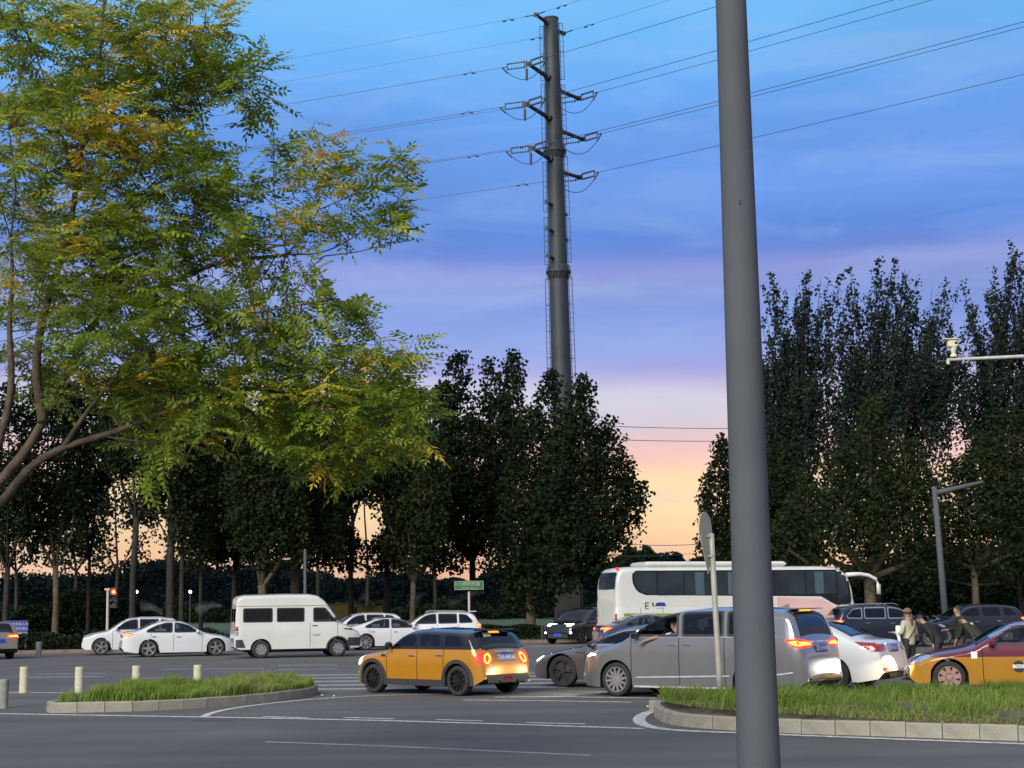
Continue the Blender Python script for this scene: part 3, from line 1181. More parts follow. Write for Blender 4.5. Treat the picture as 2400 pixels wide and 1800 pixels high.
def build_car(name, label, sp, ref_px, ref_local, heading, group=None, pos=None, cat='car'):
    """ref_px: picture point of the ground contact of local (x, side); heading in degrees, 180 = drives to the picture's left"""
    C = CarB(sp)
    sh = C.sh
    L, W = sp['L'], sp['W']
    th = rad(heading) - math.pi            # local -x looks along the heading
    c, s_ = math.cos(th), math.sin(th)
    near = -1 if math.cos(rad(heading)) < 0 else 1      # local side that faces the viewer
    g = pos if pos is not None else gp(*ref_px)
    lx, ly = ref_local[0] - L / 2, near * ref_local[1]
    ox, oy = g[0] - (lx * c - ly * s_), g[1] - (lx * s_ + ly * c)
    C.root = thing(name, label, cat, (ox, oy, 0), th, group)
    C.near = near
    pn = sp['paint']
    for kind, poly, gm, nm in sp['windows']:
        if kind == 'side':
            C.holes.append(('side', [tuple(p) for p in inset(round_poly(poly, 1), 0.012)], 0))
        else:
            C.holes.append(('top', [tuple(p) for p in inset(poly, 0.02)], 0))
    C.body()
    C.seams()
    trim = sp.get('trim', black_pl)
    for kind, poly, gm, nm in sp['windows']:
        if kind == 'side':
            for sg in (1, -1):
                if sg == near or not sp.get('far'):
                    if not (nm == 'open_window' and sg == near):
                        C.patch('side_window', 'side', inset(round_poly(poly, 1), 0.02), gm, 0.004, sg, 8, 8, thick=False)
                    C.ring('window_frame', 'side', poly, 0.045, trim, 0.007, sg)
                else:
                    C.patch('side_window', 'side', inset(round_poly(poly, 1), 0.02), gm, 0.004, sg, 5, 5, thick=False)
        else:
            C.patch(nm, 'top', poly, gm, 0.006, 1, 8, 12, thick=False)
            C.ring('window_frame', 'top', poly, 0.055, trim, 0.009, 1, rnd=0)
    # cabin
    b = MB()
    x0, x1 = sp.get('cabin', (1.4, L - 0.7))
    b.box(((x0 + x1) / 2 - L / 2, 0, 0.42), (x1 - x0, W - 0.35, 0.3))
    b.box((x0 + 0.05 - L / 2, 0, sh.belt - .16), (0.35, W - .35, .22), bev=.05)
    b.build('cabin_floor', interior_m, C.root)
    seatx = sp.get('seats', (x0 + 1.05, x0 + 1.95))
    sm = sp.get('seatmat', interior_m)
    for sx in seatx:
        for sy in (-.38, .38):
            b = MB()
            hh = sh.belt + (sp['H'] - sh.belt) * .30
            b.box((sx - .2 - L / 2, sy, .62), (.5, .5, .16), bev=.05)
            b.box((sx + .06 - L / 2, sy, (.62 + hh) / 2), (.14, .48, hh - .58), bev=.05)
            b.box((sx + .08 - L / 2, sy, hh + .10), (.09, .26, .17), bev=.04)
            b.build('seat', sm, C.root)
    b = MB()
    tpts = [(x0 + .38 - L / 2 + .03 * math.cos(t), -.38 + .17 * math.sin(t), sh.belt - .02 + .16 * math.cos(t)) for t in np.linspace(0, 2 * math.pi, 17)]
    b.tube(tpts, .013, 6)
    b.build('steering_wheel', black_pl, C.root)
    # wheels
    rm = sp.get('rim', mat('alloy', (0.55, 0.56, 0.58), 0.3, metal=0.85, var=.1))
    for wx in sp['wheels']:
        for sg in (1, -1):
            C.wheel(wx, sg, sp['R'], sp.get('rimstyle', 'ten'), rm, sp.get('steer', 0) if wx < L / 2 else 0)
    # lamps
    h = sp.get('head')
    if h:
        for sg in (1, -1):
            q = [(sh.cq(z, True, **k), z) for k, z in h['pts']]
            o = C.patch('headlight', 'fcorner', q, LAMP_OFF if not h.get('on') else h.get('mat', LAMP_ON), 0.008, sg, 7, 9)
            if h.get('drl'):
                C.patch('lamp_core', 'fcorner', inset(q, h['drl']), LAMP_ON, 0.012, sg, 5, 6, parent=o)
    t = sp.get('tail_lamp')
    if t:
        for sg in (1, -1):
            q = [(sh.cq(z, False, **k), z) for k, z in t['pts']]
            o = C.patch('tail_light', 'rcorner', q, RED_ON if t.get('on') else RED_OFF, 0.010, sg, 7, 9)
            if t.get('on') and t.get('core', True):
                C.patch('lamp_core', 'rcorner', inset(q, t.get('inset', 0.05)), RED_CORE, 0.014, sg, 5, 6, parent=o)
    # mirrors
    mx = sp.get('mirror', (x0 + .15, sh.belt + .06))
    for sg in (1, -1):
        yb = float(sh.y(mx[0], mx[1] - .03))
        b = MB()
        b.box((mx[0] - L / 2, sg * (yb + .13), mx[1]), (.12, .20, .14), bev=.04)
        b.box((mx[0] - L / 2 + .01, sg * (yb + .02), mx[1] - .05), (.07, .10, .04))
        b.build('wing_mirror', sp.get('mirmat', pn.get('high', pn['low'])), C.root)
    # handles
    for (hx, hz) in sp.get('handles', []):
        for sg in (1, -1):
            yb = float(sh.y(hx, hz))
            b = MB()
            b.box((hx - L / 2, sg * (yb + .022), hz), (.19, .022, .030), bev=.008)
            b.box((hx - .08 - L / 2, sg * (yb + .008), hz), (.03, .03, .026))
            b.box((hx + .08 - L / 2, sg * (yb + .008), hz), (.03, .03, .026))
            par = [o for k, o in C.parts.items() if k[0].startswith('door') and k[1] == sg and sp['doors'][int(k[0][4:])][0] <= hx <= sp['doors'][int(k[0][4:])][1]]
            b.build('door_handle', sp.get('handlemat', chrome), par[0] if par else C.root)
    # number plates
    for end, zc in (('rear', sp.get('plate_z', 0.85)), ('front', 0.45)):
        P = [C.maker(end)(0, zc - .07)[0], C.maker(end)(0, zc + .07)[0]]
        dirx = 1 if end == 'rear' else -1
        b = MB()
        xx = (max(P[0][0], P[1][0]) if dirx > 0 else min(P[0][0], P[1][0])) - L / 2 + dirx * .012
        b.box((xx, 0, zc), (.012, .44, .14))
        pl = b.build('number_plate', sp.get('platemat', plate_m), C.root)
        if sp.get('plate') and end == 'rear':
            mw = Matrix(((0, 0, 1, xx + .009), (1, 0, 0, 0), (0, 1, 0, zc), (0, 0, 0, 1)))
            text_mesh('plate_characters', sp['plate'], .125, white_print, pl, mw, .001)
    # lower grille
    if sp.get('grille', True):
        gw = W * .30
        C.patch('grille', 'front', [(-gw, .30), (gw, .30), (gw * .9, .5), (-gw * .9, .5)], black_pl, .006, 1, 4, 8)
    return C


def prof(base, kx, kz):
    return [(x * kx, z * kz) for x, z in base]


SED_TOP = [(0, .46), (.02, .56), (.08, .66), (.25, .75), (.6, .84), (1.15, .93), (1.3, .97), (1.95, 1.33), (2.25, 1.43), (2.7, 1.47), (3.15, 1.44), (3.5, 1.34), (4.0, 1.11), (4.15, 1.07), (4.45, 1.05), (4.58, 1.02), (4.64, .90), (4.68, .65), (4.7, .45)]
SED_BOT = [(0, .30), (.12, .2), (.5, .18), (4.2, .18), (4.6, .25), (4.7, .38)]
SUV_TOP = [(0, .55), (.03, .72), (.10, .86), (.35, .95), (1.0, 1.05), (1.15, 1.09), (1.75, 1.48), (2.05, 1.60), (2.6, 1.66), (3.5, 1.65), (4.05, 1.59), (4.22, 1.50), (4.45, 1.12), (4.53, .95), (4.58, .7), (4.6, .5)]
SUV_BOT = [(0, .36), (.12, .25), (.5, .24), (4.1, .24), (4.5, .30), (4.6, .42)]


def sedan(L=4.7, W=1.80, H=1.47, **k):
    a, b = L / 4.7, H / 1.47
    f = lambda P: [(x * a, z * b) for x, z in P]
    sp = dict(L=L, W=W, H=H, top=prof(SED_TOP, a, b), bot=prof(SED_BOT, a, 1), belt=.95 * b, R=.325, wheels=(.86 * a, 3.62 * a),
              doors=[(1.45 * a, 2.62 * a), (2.62 * a, 3.55 * a)], cowl=1.3 * a, boot=4.05 * a, tum=.36, cabin=(1.5 * a, 3.7 * a), seats=(2.45 * a, 3.35 * a),
              windows=[('side', f([(1.55, .965), (1.98, 1.25), (2.3, 1.345), (2.58, 1.375), (2.60, .965)]), GL_MID, 'side_window'),
                       ('side', f([(2.67, .965), (2.65, 1.375), (2.95, 1.365), (3.3, 1.28), (3.74, 1.07), (3.72, .985)]), GL_MID, 'side_window'),
                       ('top', [(-.66, 1.36 * a), (.66, 1.36 * a), (.54, 2.08 * a), (-.54, 2.08 * a)], GL_MID, 'windscreen'),
                       ('top', [(-.52, 3.28 * a), (.52, 3.28 * a), (.60, 3.95 * a), (-.60, 3.95 * a)], GL_MID, 'rear_window')],
              handles=[(2.42 * a, .80 * b), (3.42 * a, .82 * b)], plate_z=.86 * b,
              head=dict(pts=[(dict(y=.48), .60), (dict(x=.30), .66), (dict(x=.62), .76), (dict(x=.35), .76), (dict(y=.52), .69)]),
              tail_lamp=dict(pts=[(dict(y=.45), .84), (dict(y=.48), .96), (dict(x=.28), .97), (dict(x=.45), .93), (dict(x=.2), .80)]))
    sp.update(k)
    return sp


def suv(L=4.6, W=1.86, H=1.68, **k):
    a, b = L / 4.6, H / 1.66
    f = lambda P: [(x * a, z * b) for x, z in P]
    sp = dict(L=L, W=W, H=H, top=prof(SUV_TOP, a, b), bot=prof(SUV_BOT, a, 1), belt=1.08 * b, R=.35, wheels=(.85 * a, 3.58 * a),
              doors=[(1.35 * a, 2.5 * a), (2.5 * a, 3.45 * a)], cowl=1.15 * a, boot=4.05 * a, tum=.28, cabin=(1.4 * a, 4.2 * a), seats=(2.35 * a, 3.3 * a), bootname='tailgate',
              windows=[('side', f([(1.42, 1.10), (1.85, 1.42), (2.1, 1.52), (2.46, 1.56), (2.48, 1.10)]), GL_MID, 'side_window'),
                       ('side', f([(2.55, 1.10), (2.53, 1.56), (3.4, 1.55), (3.42, 1.11)]), GL_DARK, 'side_window'),
                       ('side', f([(3.49, 1.11), (3.47, 1.55), (3.85, 1.50), (4.12, 1.22), (4.10, 1.13)]), GL_DARK, 'side_window'),
                       ('top', [(-.66, 1.2 * a), (.66, 1.2 * a), (.56, 1.9 * a), (-.56, 1.9 * a)], GL_MID, 'windscreen'),
                       ('top', [(-.50, 4.13 * a), (.50, 4.13 * a), (.60, 4.42 * a), (-.60, 4.42 * a)], GL_DARK, 'rear_window')],
              handles=[(2.3 * a, .93 * b), (3.3 * a, .95 * b)], plate_z=.8 * b, mirror=(1.5 * a, 1.15 * b),
              head=dict(pts=[(dict(y=.45), .74), (dict(x=.30), .78), (dict(x=.55), .90), (dict(x=.3), .90), (dict(y=.5), .86)]),
              tail_lamp=dict(pts=[(dict(y=.45), .95), (dict(y=.48), 1.08), (dict(x=.28), 1.12), (dict(x=.42), 1.04), (dict(x=.18), .92)]))
    sp.update(k)
    return sp
bright_trim = mat('bright_trim', (.62, .64, .66), .25, metal=.3, coat=1)

# ---- the orange hatchback with black roof
orange = paint('orange', (0.46, 0.205, 0.014), 0.25)
black_p = paint('black', (0.010, 0.011, 0.013), 0.2)
silver = paint('silver', (0.31, 0.32, 0.335), 0.7, 0.24)
graph = paint('graphite', (0.145, 0.13, 0.125), 0.6, 0.30)
white_p = paint('white', (0.58, 0.60, 0.63), 0.0, 0.25)
van_white = paint('van_white', (0.56, 0.575, 0.55), 0.0, 0.4)
navy = paint('navy', (0.012, 0.018, 0.035), 0.3)
slate = paint('slate_blue', (0.045, 0.06, 0.11), 0.4)
maroon = paint('maroon', (0.12, 0.012, 0.03), 0.2)
taxi_y = paint('taxi_yellow', (0.36, 0.175, 0.018), 0.0)
dullbeige = paint('dull_beige', (0.22, 0.19, 0.17), 0.2)
cladding = mat('cladding', (0.03, 0.03, 0.032), 0.6, var=.2)
black_rim = mat('black_alloy', (0.02, 0.02, 0.022), 0.35, metal=.4, var=.2)
dark_rim = mat('dark_alloy', (0.10, 0.10, 0.11), 0.35, metal=.7, var=.2)

mini = dict(L=3.99, W=1.73, H=1.43, R=.315, wheels=(.74, 3.31), belt=.965, r=.15, tum=.26, nose=(.33, .75), tail=(.17, .55), sm=3,
            top=[(0, .50), (.02, .60), (.06, .72), (.16, .83), (.5, .905), (.95, .95), (1.12, .985), (1.55, 1.29), (1.78, 1.38), (2.3, 1.42), (3.1, 1.395), (3.52, 1.355), (3.60, 1.32), (3.80, 1.02), (3.87, .93), (3.94, .74), (3.98, .58), (3.99, .45)],
            bot=[(0, .32), (.1, .21), (.4, .19), (3.5, .19), (3.8, .24), (3.99, .36)],
            doors=[(1.20, 2.13), (2.13, 2.92)], cowl=1.12, boot=3.56, bootname='tailgate', bootpaint='low', twotone=True, cabin=(1.3, 3.4), seats=(2.1, 2.9),
            seatmat=mat('grey_seat', (.12, .12, .125), .8),
            paint=dict(low=orange, high=black_p, bonnet=orange, boot=orange), mirmat=black_p, trim=black_p,
            windows=[('side', [(1.33, .985), (1.72, 1.27), (1.92, 1.325), (2.09, 1.335), (2.11, .985)], GL_CLEAR, 'side_window'),
                     ('side', [(2.16, .985), (2.14, 1.335), (2.80, 1.32), (2.84, .985)], GL_MID, 'side_window'),
                     ('side', [(2.90, .985), (2.86, 1.32), (3.36, 1.28), (3.50, 1.02), (3.48, .985)], GL_DARK, 'side_window'),
                     ('top', [(-.64, 1.17), (.64, 1.17), (.56, 1.68), (-.56, 1.68)], GL_CLEAR, 'windscreen'),
                     ('top', [(-.54, 3.575), (.54, 3.575), (.62, 3.815), (-.62, 3.815)], GL_DARK, 'rear_window')],
            handles=[(1.98, .83), (2.80, .845)], plate_z=.80, plate='京N·A8K62', rimstyle='ten', rim=black_rim, rimk=.72, mirror=(1.36, 1.05),
            head=dict(pts=[(dict(y=.52), .62), (dict(y=.62), .58), (dict(x=.30), .62), (dict(x=.42), .74), (dict(x=.30), .82), (dict(y=.55), .80)], on=True, mat=mat('headlamp_dim', (.8, .8, .75), .3, emit=(1, .95, .8), es=1.0)),
            tail_lamp=dict(pts=[(dict(y=.46), .66), (dict(y=.42), .76), (dict(y=.47), .90), (dict(y=.60), .93), (dict(x=.16), .90), (dict(x=.22), .78), (dict(x=.16), .66), (dict(y=.60), .62)], on=True, core=False))
MINI = build_car('hatchback', 'orange five door hatchback with black roof and black wheels, crossing towards the left', mini, (877, 1623.5), (.74, .80), 139)
s = MINI; r = s.root
for sg in (1, -1):
    for wx in mini['wheels']:
        s.arc_strip('wheel_arch_trim', wx, .315, .366, .445, rad(-14), rad(194), cladding, .014, sg)
    s.patch('sill', 'side', [(1.10, .195), (2.97, .195), (2.94, .33), (1.13, .33)], cladding, .012, sg, 4, 20)
    # round lit ring of the tail lamp with a darker middle
    q0 = s.sh.cq(.78, False, y=.57)
    tl = [o for o in r.children if o.name.startswith('tail_light')]
    ringp = [(q0 + .085 * math.cos(t), .775 + .115 * math.sin(t)) for t in np.linspace(0, 2 * math.pi, 20, endpoint=False)]
    s.ring('lamp_core', 'rcorner', ringp, .045, RED_CORE, .016, sg, 0, parent=tl[0 if sg == 1 else -1])
    s.patch('front_fog_light', 'fcorner', [(s.sh.cq(.42, True, y=.62) + .04 * math.cos(t), .42 + .04 * math.sin(t)) for t in np.linspace(0, 6.28, 12, endpoint=False)], LAMP_OFF, .01, sg, 5, 5)
    s.patch('side_scuttle', 'side', [(1.02, .80), (1.16, .80), (1.15, .85), (1.03, .85)], black_pl, .012, sg, 3, 6)
s.patch('rear_valance', 'rear', [(-.62, .27), (.62, .27), (.66, .44), (-.66, .44)], cladding, .012, 1, 4, 16)
s.patch('brake_light', 'top', [(-.16, 3.575), (.16, 3.575), (.16, 3.61), (-.16, 3.61)], RED_CORE, .014, 1, 3, 6)
s.patch('boot_handle', 'rear', [(-.30, .885), (.30, .885), (.28, .925), (-.28, .925)], chrome, .022, 1, 3, 10)
s.patch('rear_fog_light', 'rear', [(-.13, .335), (.13, .335), (.13, .40), (-.13, .40)], RED_OFF, .02, 1, 3, 6)
s.patch('rear_window_sticker', 'top', [(-.38, 3.60), (-.16, 3.60), (-.16, 3.66), (-.38, 3.66)], mat('sticker', (.6, .58, .4), .6), .012, 1, 3, 4)
b = MB()
b.box((3.62 - 3.99 / 2, 0, 1.365), (.22, 1.10, .035), bev=.012)
b.build('roof_spoiler', black_p, r)
for dy in (-.28, .28):
    b = MB(); b.tube([(3.86 - 3.99 / 2, dy, .285), (4.02 - 3.99 / 2, dy, .285)], .036, 12); b.build('exhaust_pipe', chrome, r)
b = MB(); b.tube([(3.3 - 3.99 / 2, 0, 1.40), (3.42 - 3.99 / 2, 0, 1.53)], .006, 5); b.build('aerial', black_pl, r)

# ---- silver people carrier
mpv = dict(L=5.2, W=1.88, H=1.80, R=.345, wheels=(.97, 4.06), belt=1.20, r=.16, tum=.24, nose=(.32, .95), tail=(.15, .5), sm=4,
           top=[(0, .55), (.02, .68), (.08, .84), (.3, .96), (.8, 1.09), (1.05, 1.16), (1.7, 1.53), (2.0, 1.66), (2.35, 1.74), (2.9, 1.79), (3.7, 1.80), (4.5, 1.76), (4.80, 1.72), (4.90, 1.65), (5.05, 1.25), (5.10, 1.10), (5.15, .9), (5.19, .65), (5.2, .5)],
           bot=[(0, .30), (.15, .20), (.5, .19), (4.6, .19), (5.0, .24), (5.2, .36)],
           doors=[(1.36, 2.48), (2.48, 3.50)], cowl=1.05, boot=4.8, bootname='tailgate', cabin=(1.5, 4.6), seats=(2.45, 3.4),
           paint=dict(low=silver, high=silver), trim=black_pl,
           windows=[('side', [(1.10, 1.20), (1.36, 1.215), (1.36, 1.34), (1.30, 1.31)], GL_CLEAR, 'side_window'),
                    ('side', [(1.44, 1.215), (1.44, 1.35), (1.75, 1.52), (2.05, 1.63), (2.44, 1.685), (2.47, 1.215)], GL_CLEAR, 'open_window'),
                    ('side', [(2.54, 1.215), (2.52, 1.69), (3.46, 1.71), (3.48, 1.215)], GL_DARK, 'side_window'),
                    ('side', [(3.56, 1.215), (3.54, 1.71), (4.30, 1.675), (4.60, 1.30), (4.58, 1.23)], GL_DARK, 'side_window'),
                    ('top', [(-.70, 1.12), (.70, 1.12), (.60, 1.95), (-.60, 1.95)], GL_CLEAR, 'windscreen'),
                    ('top', [(-.62, 4.845), (.62, 4.845), (.70, 5.045), (-.70, 5.045)], GL_DARK, 'rear_window')],
           handles=[(2.32, 1.06), (2.66, 1.065)], plate_z=.98, plate='京Q·H5906', rimstyle='flower', rimk=.74, mirror=(1.50, 1.24), mirmat=black_p,
           rim=mat('polished_alloy', (.72, .72, .74), .22, metal=.9, var=.08),
           head=dict(pts=[(dict(y=.50), .70), (dict(x=.22), .74), (dict(x=.62), .92), (dict(x=.42), .94), (dict(y=.55), .84)], drl=.075),
           tail_lamp=dict(pts=[(dict(y=.36), 1.02), (dict(y=.38), 1.12), (dict(x=.20), 1.18), (dict(x=.42), 1.17), (dict(x=.30), 1.05), (dict(x=.12), .98)], on=True, inset=.045))
MPV = build_car('people_carrier', 'silver people carrier with its driver leaning an arm out of the window', mpv, (1449, 1632), (.97, .84), 144)
s = MPV; r = s.root
for sg in (1, -1):
    s.patch('chrome_strip', 'side', [(1.42, .385), (3.60, .44), (3.60, .47), (1.42, .41)], bright_trim, .016, sg, 3, 24)
    s.patch('chrome_strip', 'side', [(4.50, .47), (4.95, .52), (4.95, .55), (4.50, .50)], bright_trim, .016, sg, 3, 12)
    s.patch('sill', 'side', [(1.42, .20), (3.62, .20), (3.62, .235), (1.42, .235)], bright_trim, .012, sg, 2, 20)
    s.patch('window_line', 'side', [(1.10, 1.185), (4.62, 1.195), (4.62, 1.21), (1.10, 1.20)], bright_trim, .012, sg, 2, 40)
    s.patch('front_fog_light', 'fcorner', [(s.sh.cq(.42, True, y=.66) + .05 * math.cos(t), .42 + .04 * math.sin(t)) for t in np.linspace(0, 6.28, 12, endpoint=False)], LAMP_OFF, .01, sg, 5, 5)
s.patch('brake_light', 'top', [(-.22, 4.80), (.22, 4.80), (.22, 4.835), (-.22, 4.835)], RED_CORE, .02, 1, 3, 6)
s.patch('boot_handle', 'rear', [(-.36, 1.085), (.36, 1.085), (.36, 1.12), (-.36, 1.12)], chrome, .02, 1, 3, 10)
s.patch('rear_bumper_trim', 'rear', [(-.66, .40), (.66, .40), (.66, .44), (-.66, .44)], chrome, .015, 1, 3, 14)
b = MB(); b.box((4.80 - 2.6, 0, 1.745), (.26, 1.2, .03), bev=.01); b.build('roof_spoiler', silver, r)
b = MB()
b.add([(4.25 - 2.6, -.012, 1.76), (4.5 - 2.6, -.012, 1.755), (4.47 - 2.6, -.006, 1.845), (4.25 - 2.6, .012, 1.76), (4.5 - 2.6, .012, 1.755), (4.47 - 2.6, .006, 1.845)], [(0, 1, 2), (5, 4, 3), (0, 2, 5, 3), (1, 4, 5, 2)])
b.build('roof_aerial', silver, r)
b = MB(); b.tube([(5.02 - 2.6, .0, 1.27), (5.02 - 2.6, -.35, 1.33)], .016, 6); b.build('wiper', black_pl, r)

# ---- graphite electric saloon behind it
ev = sedan(4.95, 1.93, 1.43, paint=dict(low=graph, high=graph), R=.36, wheels=(.90, 3.87), rim=dark_rim, rimstyle='fivey', rimk=.76, nose=(.40, 1.0),
           mirmat=black_p, handlemat=graph, trim=chrome, belt=.92,
           top=[(0, .50), (.03, .60), (.12, .68), (.4, .78), (.9, .88), (1.35, .94), (2.1, 1.26), (2.5, 1.39), (2.9, 1.43), (3.4, 1.39), (3.9, 1.26), (4.4, 1.10), (4.8, 1.02), (4.87, .95), (4.92, .7), (4.95, .5)],
           head=dict(pts=[(dict(y=.60), .58), (dict(y=.58), .66), (dict(y=.72), .68), (dict(x=.30), .70), (dict(x=.2), .60)], on=True, mat=LAMP_ON))
ev['windows'] = [('side', [(1.62, .945), (2.1, 1.16), (2.5, 1.30), (2.85, 1.33), (2.88, .945)], GL_MID, 'side_window'), ('side', [(2.95, .945), (2.93, 1.33), (3.5, 1.29), (4.0, 1.10), (3.98, .98)], GL_MID, 'side_window'),
                 ('top', [(-.68, 1.42), (.68, 1.42), (.58, 2.3), (-.58, 2.3)], GL_MID, 'windscreen'), ('top', [(-.5, 3.6), (.5, 3.6), (.6, 4.4), (-.6, 4.4)], GL_MID, 'rear_window')]
EV = build_car('saloon_car', 'brownish grey electric saloon with lit headlamp, half hidden behind the silver people carrier', ev, (1318, 1611), (.90, .88), 150)
EV.patch('wing_vent', 'side', [(1.30, .78), (1.50, .78), (1.50, .81), (1.30, .81)], black_pl, .012, -1, 3, 6)

# ---- white saloon with its tail lit by the taxi
syl = sedan(4.63, 1.76, 1.50, paint=dict(low=white_p, high=white_p), head=None, plate='京P·LK715', rimstyle='fivey', rimk=.66,
            tail_lamp=dict(pts=[(dict(y=.42), .86), (dict(y=.44), .97), (dict(x=.15), .99), (dict(x=.60), 1.02), (dict(x=.50), .97), (dict(x=.30), .87), (dict(x=.22), .82), (dict(y=.6), .82)]))
syl['windows'] = [(k, p, GL_DARK if n == 'rear_window' else g_, n) for k, p, g_, n in syl['windows']]
SYL = build_car('saloon_car', 'white saloon showing its boot and dark red tail lamps, just ahead of the taxi', syl, None, (4.63, .75), 145, pos=(7.72, 31.9))
SYL.patch('boot_trim', 'rear', [(-.34, .965), (.34, .965), (.34, .985), (-.34, .985)], chrome, .014, 1, 3, 8)
SYL.patch('rear_valance', 'rear', [(-.4, .27), (.4, .27), (.46, .36), (-.46, .36)], black_pl, .014, 1, 3, 8)
for sg in (1, -1):
    SYL.patch('rear_fog_light', 'rcorner', [(SYL.sh.cq(.45, False, y=.62) + a, .45 + c) for a, c in ((-.07, -.02), (.07, -.03), (.08, .03), (-.05, .03))], RED_OFF, .012, sg, 3, 4)

# ---- taxi
taxi = sedan(4.55, 1.78, 1.47, wheels=(.74, 3.44), paint=dict(low=taxi_y, high=maroon), split=.73, handlemat=chrome, rim=mat('steel_rim', (.4, .25, .22), .4, metal=.5), rimstyle='steel', seatmat=mat('grey_seat2', (.35, .36, .38), .8),
             head=dict(pts=[(dict(y=.45), .58), (dict(x=.20), .62), (dict(x=.52), .78), (dict(x=.35), .79), (dict(y=.50), .70)]))
taxi['windows'] = [(k, p, GL_CLEAR if n == 'side_window' else g_, n) for k, p, g_, n in taxi['windows']]
TAXI = build_car('taxi', 'maroon over yellow taxi with a round cab badge on its door', taxi, None, (.84, .8), 172, pos=(8.88, 30.8), cat='taxi')
s = TAXI
s.patch('badge_panel', 'side', [(2.02, .485), (2.10, .455), (2.62, .455), (2.70, .49), (2.72, .54), (2.70, .59), (2.62, .625), (2.10, .625), (2.02, .59)], mat('badge_white', (.78, .77, .70), .5, var=.05), .010, -1, 8, 20)
s.patch('badge_disc', 'side', [(2.10 + .12 * math.cos(t), .54 + .12 * math.sin(t)) for t in np.linspace(0, 6.283, 20, endpoint=False)], black_print, .013, -1, 10, 10)
s.patch('badge_band', 'side', [(1.98, .505), (2.215, .505), (2.215, .575), (1.98, .575)], MATS['badge_white'], .016, -1, 3, 8)
yb = float(s.sh.y(2.3, .54)) + .022
LT = 4.55
mwf = lambda x, z, off: Matrix(((1, 0, 0, x - LT / 2), (0, 0, -1, -(yb + off)), (0, 1, 0, z), (0, 0, 0, 1)))
text_mesh('badge_lettering', 'TAXI', .075, black_print, s.root, mwf(2.10, .54, .004), .001)
text_mesh('badge_lettering', '银', .11, black_print, s.root, mwf(2.36, .54, 0), .001)
text_mesh('badge_lettering', '建', .11, black_print, s.root, mwf(2.56, .54, 0), .001)
s.patch('door_sticker', 'side', [(1.18, .70), (1.30, .70), (1.30, .83), (1.18, .83)], MATS['badge_white'], .009, -1, 3, 3)
b = MB(); b.box((2.75 - LT / 2, 0, 1.52), (.20, .62, .13), taper=.8, bev=.03); b.build('roof_sign', mat('roof_sign', (.75, .6, .35), .4), s.root)
s.patch('roof_gutter', 'side', [(1.6, 1.10), (2.1, 1.335), (2.5, 1.385), (3.3, 1.34), (3.3, 1.36), (2.5, 1.405), (2.05, 1.365), (1.58, 1.13)], chrome, .012, -1, 10, 20)

# ---- traffic on the far carriageway
FARC = []
vansp = dict(L=5.0, W=1.95, H=2.47, R=.34, wheels=(1.0, 4.0), belt=1.33, r=.16, tum=.05, n=2.6, nose=(.25, 1.0), tail=(.06, .3), sm=3, archgap=.07,
             top=[(0, .62), (.03, .80), (.10, .95), (.35, 1.12), (.75, 1.31), (.92, 1.40), (1.30, 1.95), (1.48, 2.20), (1.75, 2.40), (2.1, 2.46), (3.0, 2.47), (4.6, 2.44), (4.85, 2.39), (4.93, 2.28), (4.97, 1.6), (5.0, 1.0), (5.0, .5)],
             bot=[(0, .40), (.2, .34), (4.8, .34), (5.0, .42)], split=2.0,
             doors=[(1.02, 2.10)], cowl=.9, boot=4.9, cabin=(1.1, 4.7), seats=(2.0, 3.0), paint=dict(low=van_white, high=van_white),
             windows=[('side', [(1.04, 1.36), (1.50, 1.92), (1.98, 1.92), (1.98, 1.36)], GL_MID, 'side_window'),
                      ('side', [(2.32, 1.37), (2.32, 1.92), (3.40, 1.92), (3.40, 1.37)], GL_DARK, 'side_window'),
                      ('side', [(3.56, 1.37), (3.56, 1.92), (4.70, 1.92), (4.70, 1.37)], GL_DARK, 'side_window'),
                      ('top', [(-.78, .98), (.78, .98), (.72, 1.46), (-.72, 1.46)], GL_MID, 'windscreen'),
                      ('rear_skip', [(0, 0)], None, None)],
             handles=[(1.92, 1.22)], plate_z=.7, rimstyle='steel', rimk=.62, mirror=(1.12, 1.48), mirmat=black_pl, handlemat=black_pl,
             head=dict(pts=[(dict(y=.60), .92), (dict(x=.10), .96), (dict(x=.40), 1.04), (dict(x=.25), 1.06), (dict(y=.62), .99)]),
             tail_lamp=dict(pts=[(dict(y=.80), 1.05), (dict(y=.80), 1.22), (dict(x=.12), 1.22), (dict(x=.12), 1.05)]))
vansp['windows'] = vansp['windows'][:4]
VAN = build_car('van', 'old white high roof van with black bumper, facing right', vansp, (611, 1543), (4.0, .9), 17, cat='van')
s = VAN
for sg in (1, -1):
    s.patch('bumper_wrap', 'side', [(.10, .42), (.66, .42), (.60, .74), (.06, .74)], cladding, .014, sg, 4, 8)
    s.patch('bumper_wrap', 'side', [(4.60, .42), (4.97, .42), (4.97, .72), (4.72, .72)], cladding, .014, sg, 4, 6)
    s.patch('wing_vent', 'side', [(.42, 1.02), (.78, 1.06), (.78, 1.11), (.44, 1.08)], black_pl, .01, sg, 3, 5)
    s.patch('reversing_light', 'rcorner', [(s.sh.cq(.92, False, y=.80), .86), (s.sh.cq(.92, False, y=.80), 1.03), (s.sh.cq(.92, False, x=.12), 1.03), (s.sh.cq(.92, False, x=.12), .86)], LAMP_OFF, .012, sg, 3, 4)
    s.patch('roof_seam', 'side', [(1.45, 1.985), (4.93, 1.985), (4.93, 2.0), (1.45, 2.0)], black_pl, .006, sg, 2, 30)
    s.arc_strip('wheel_arch_trim', 1.0, .34, .41, .47, rad(-2), rad(182), cladding, .014, sg)
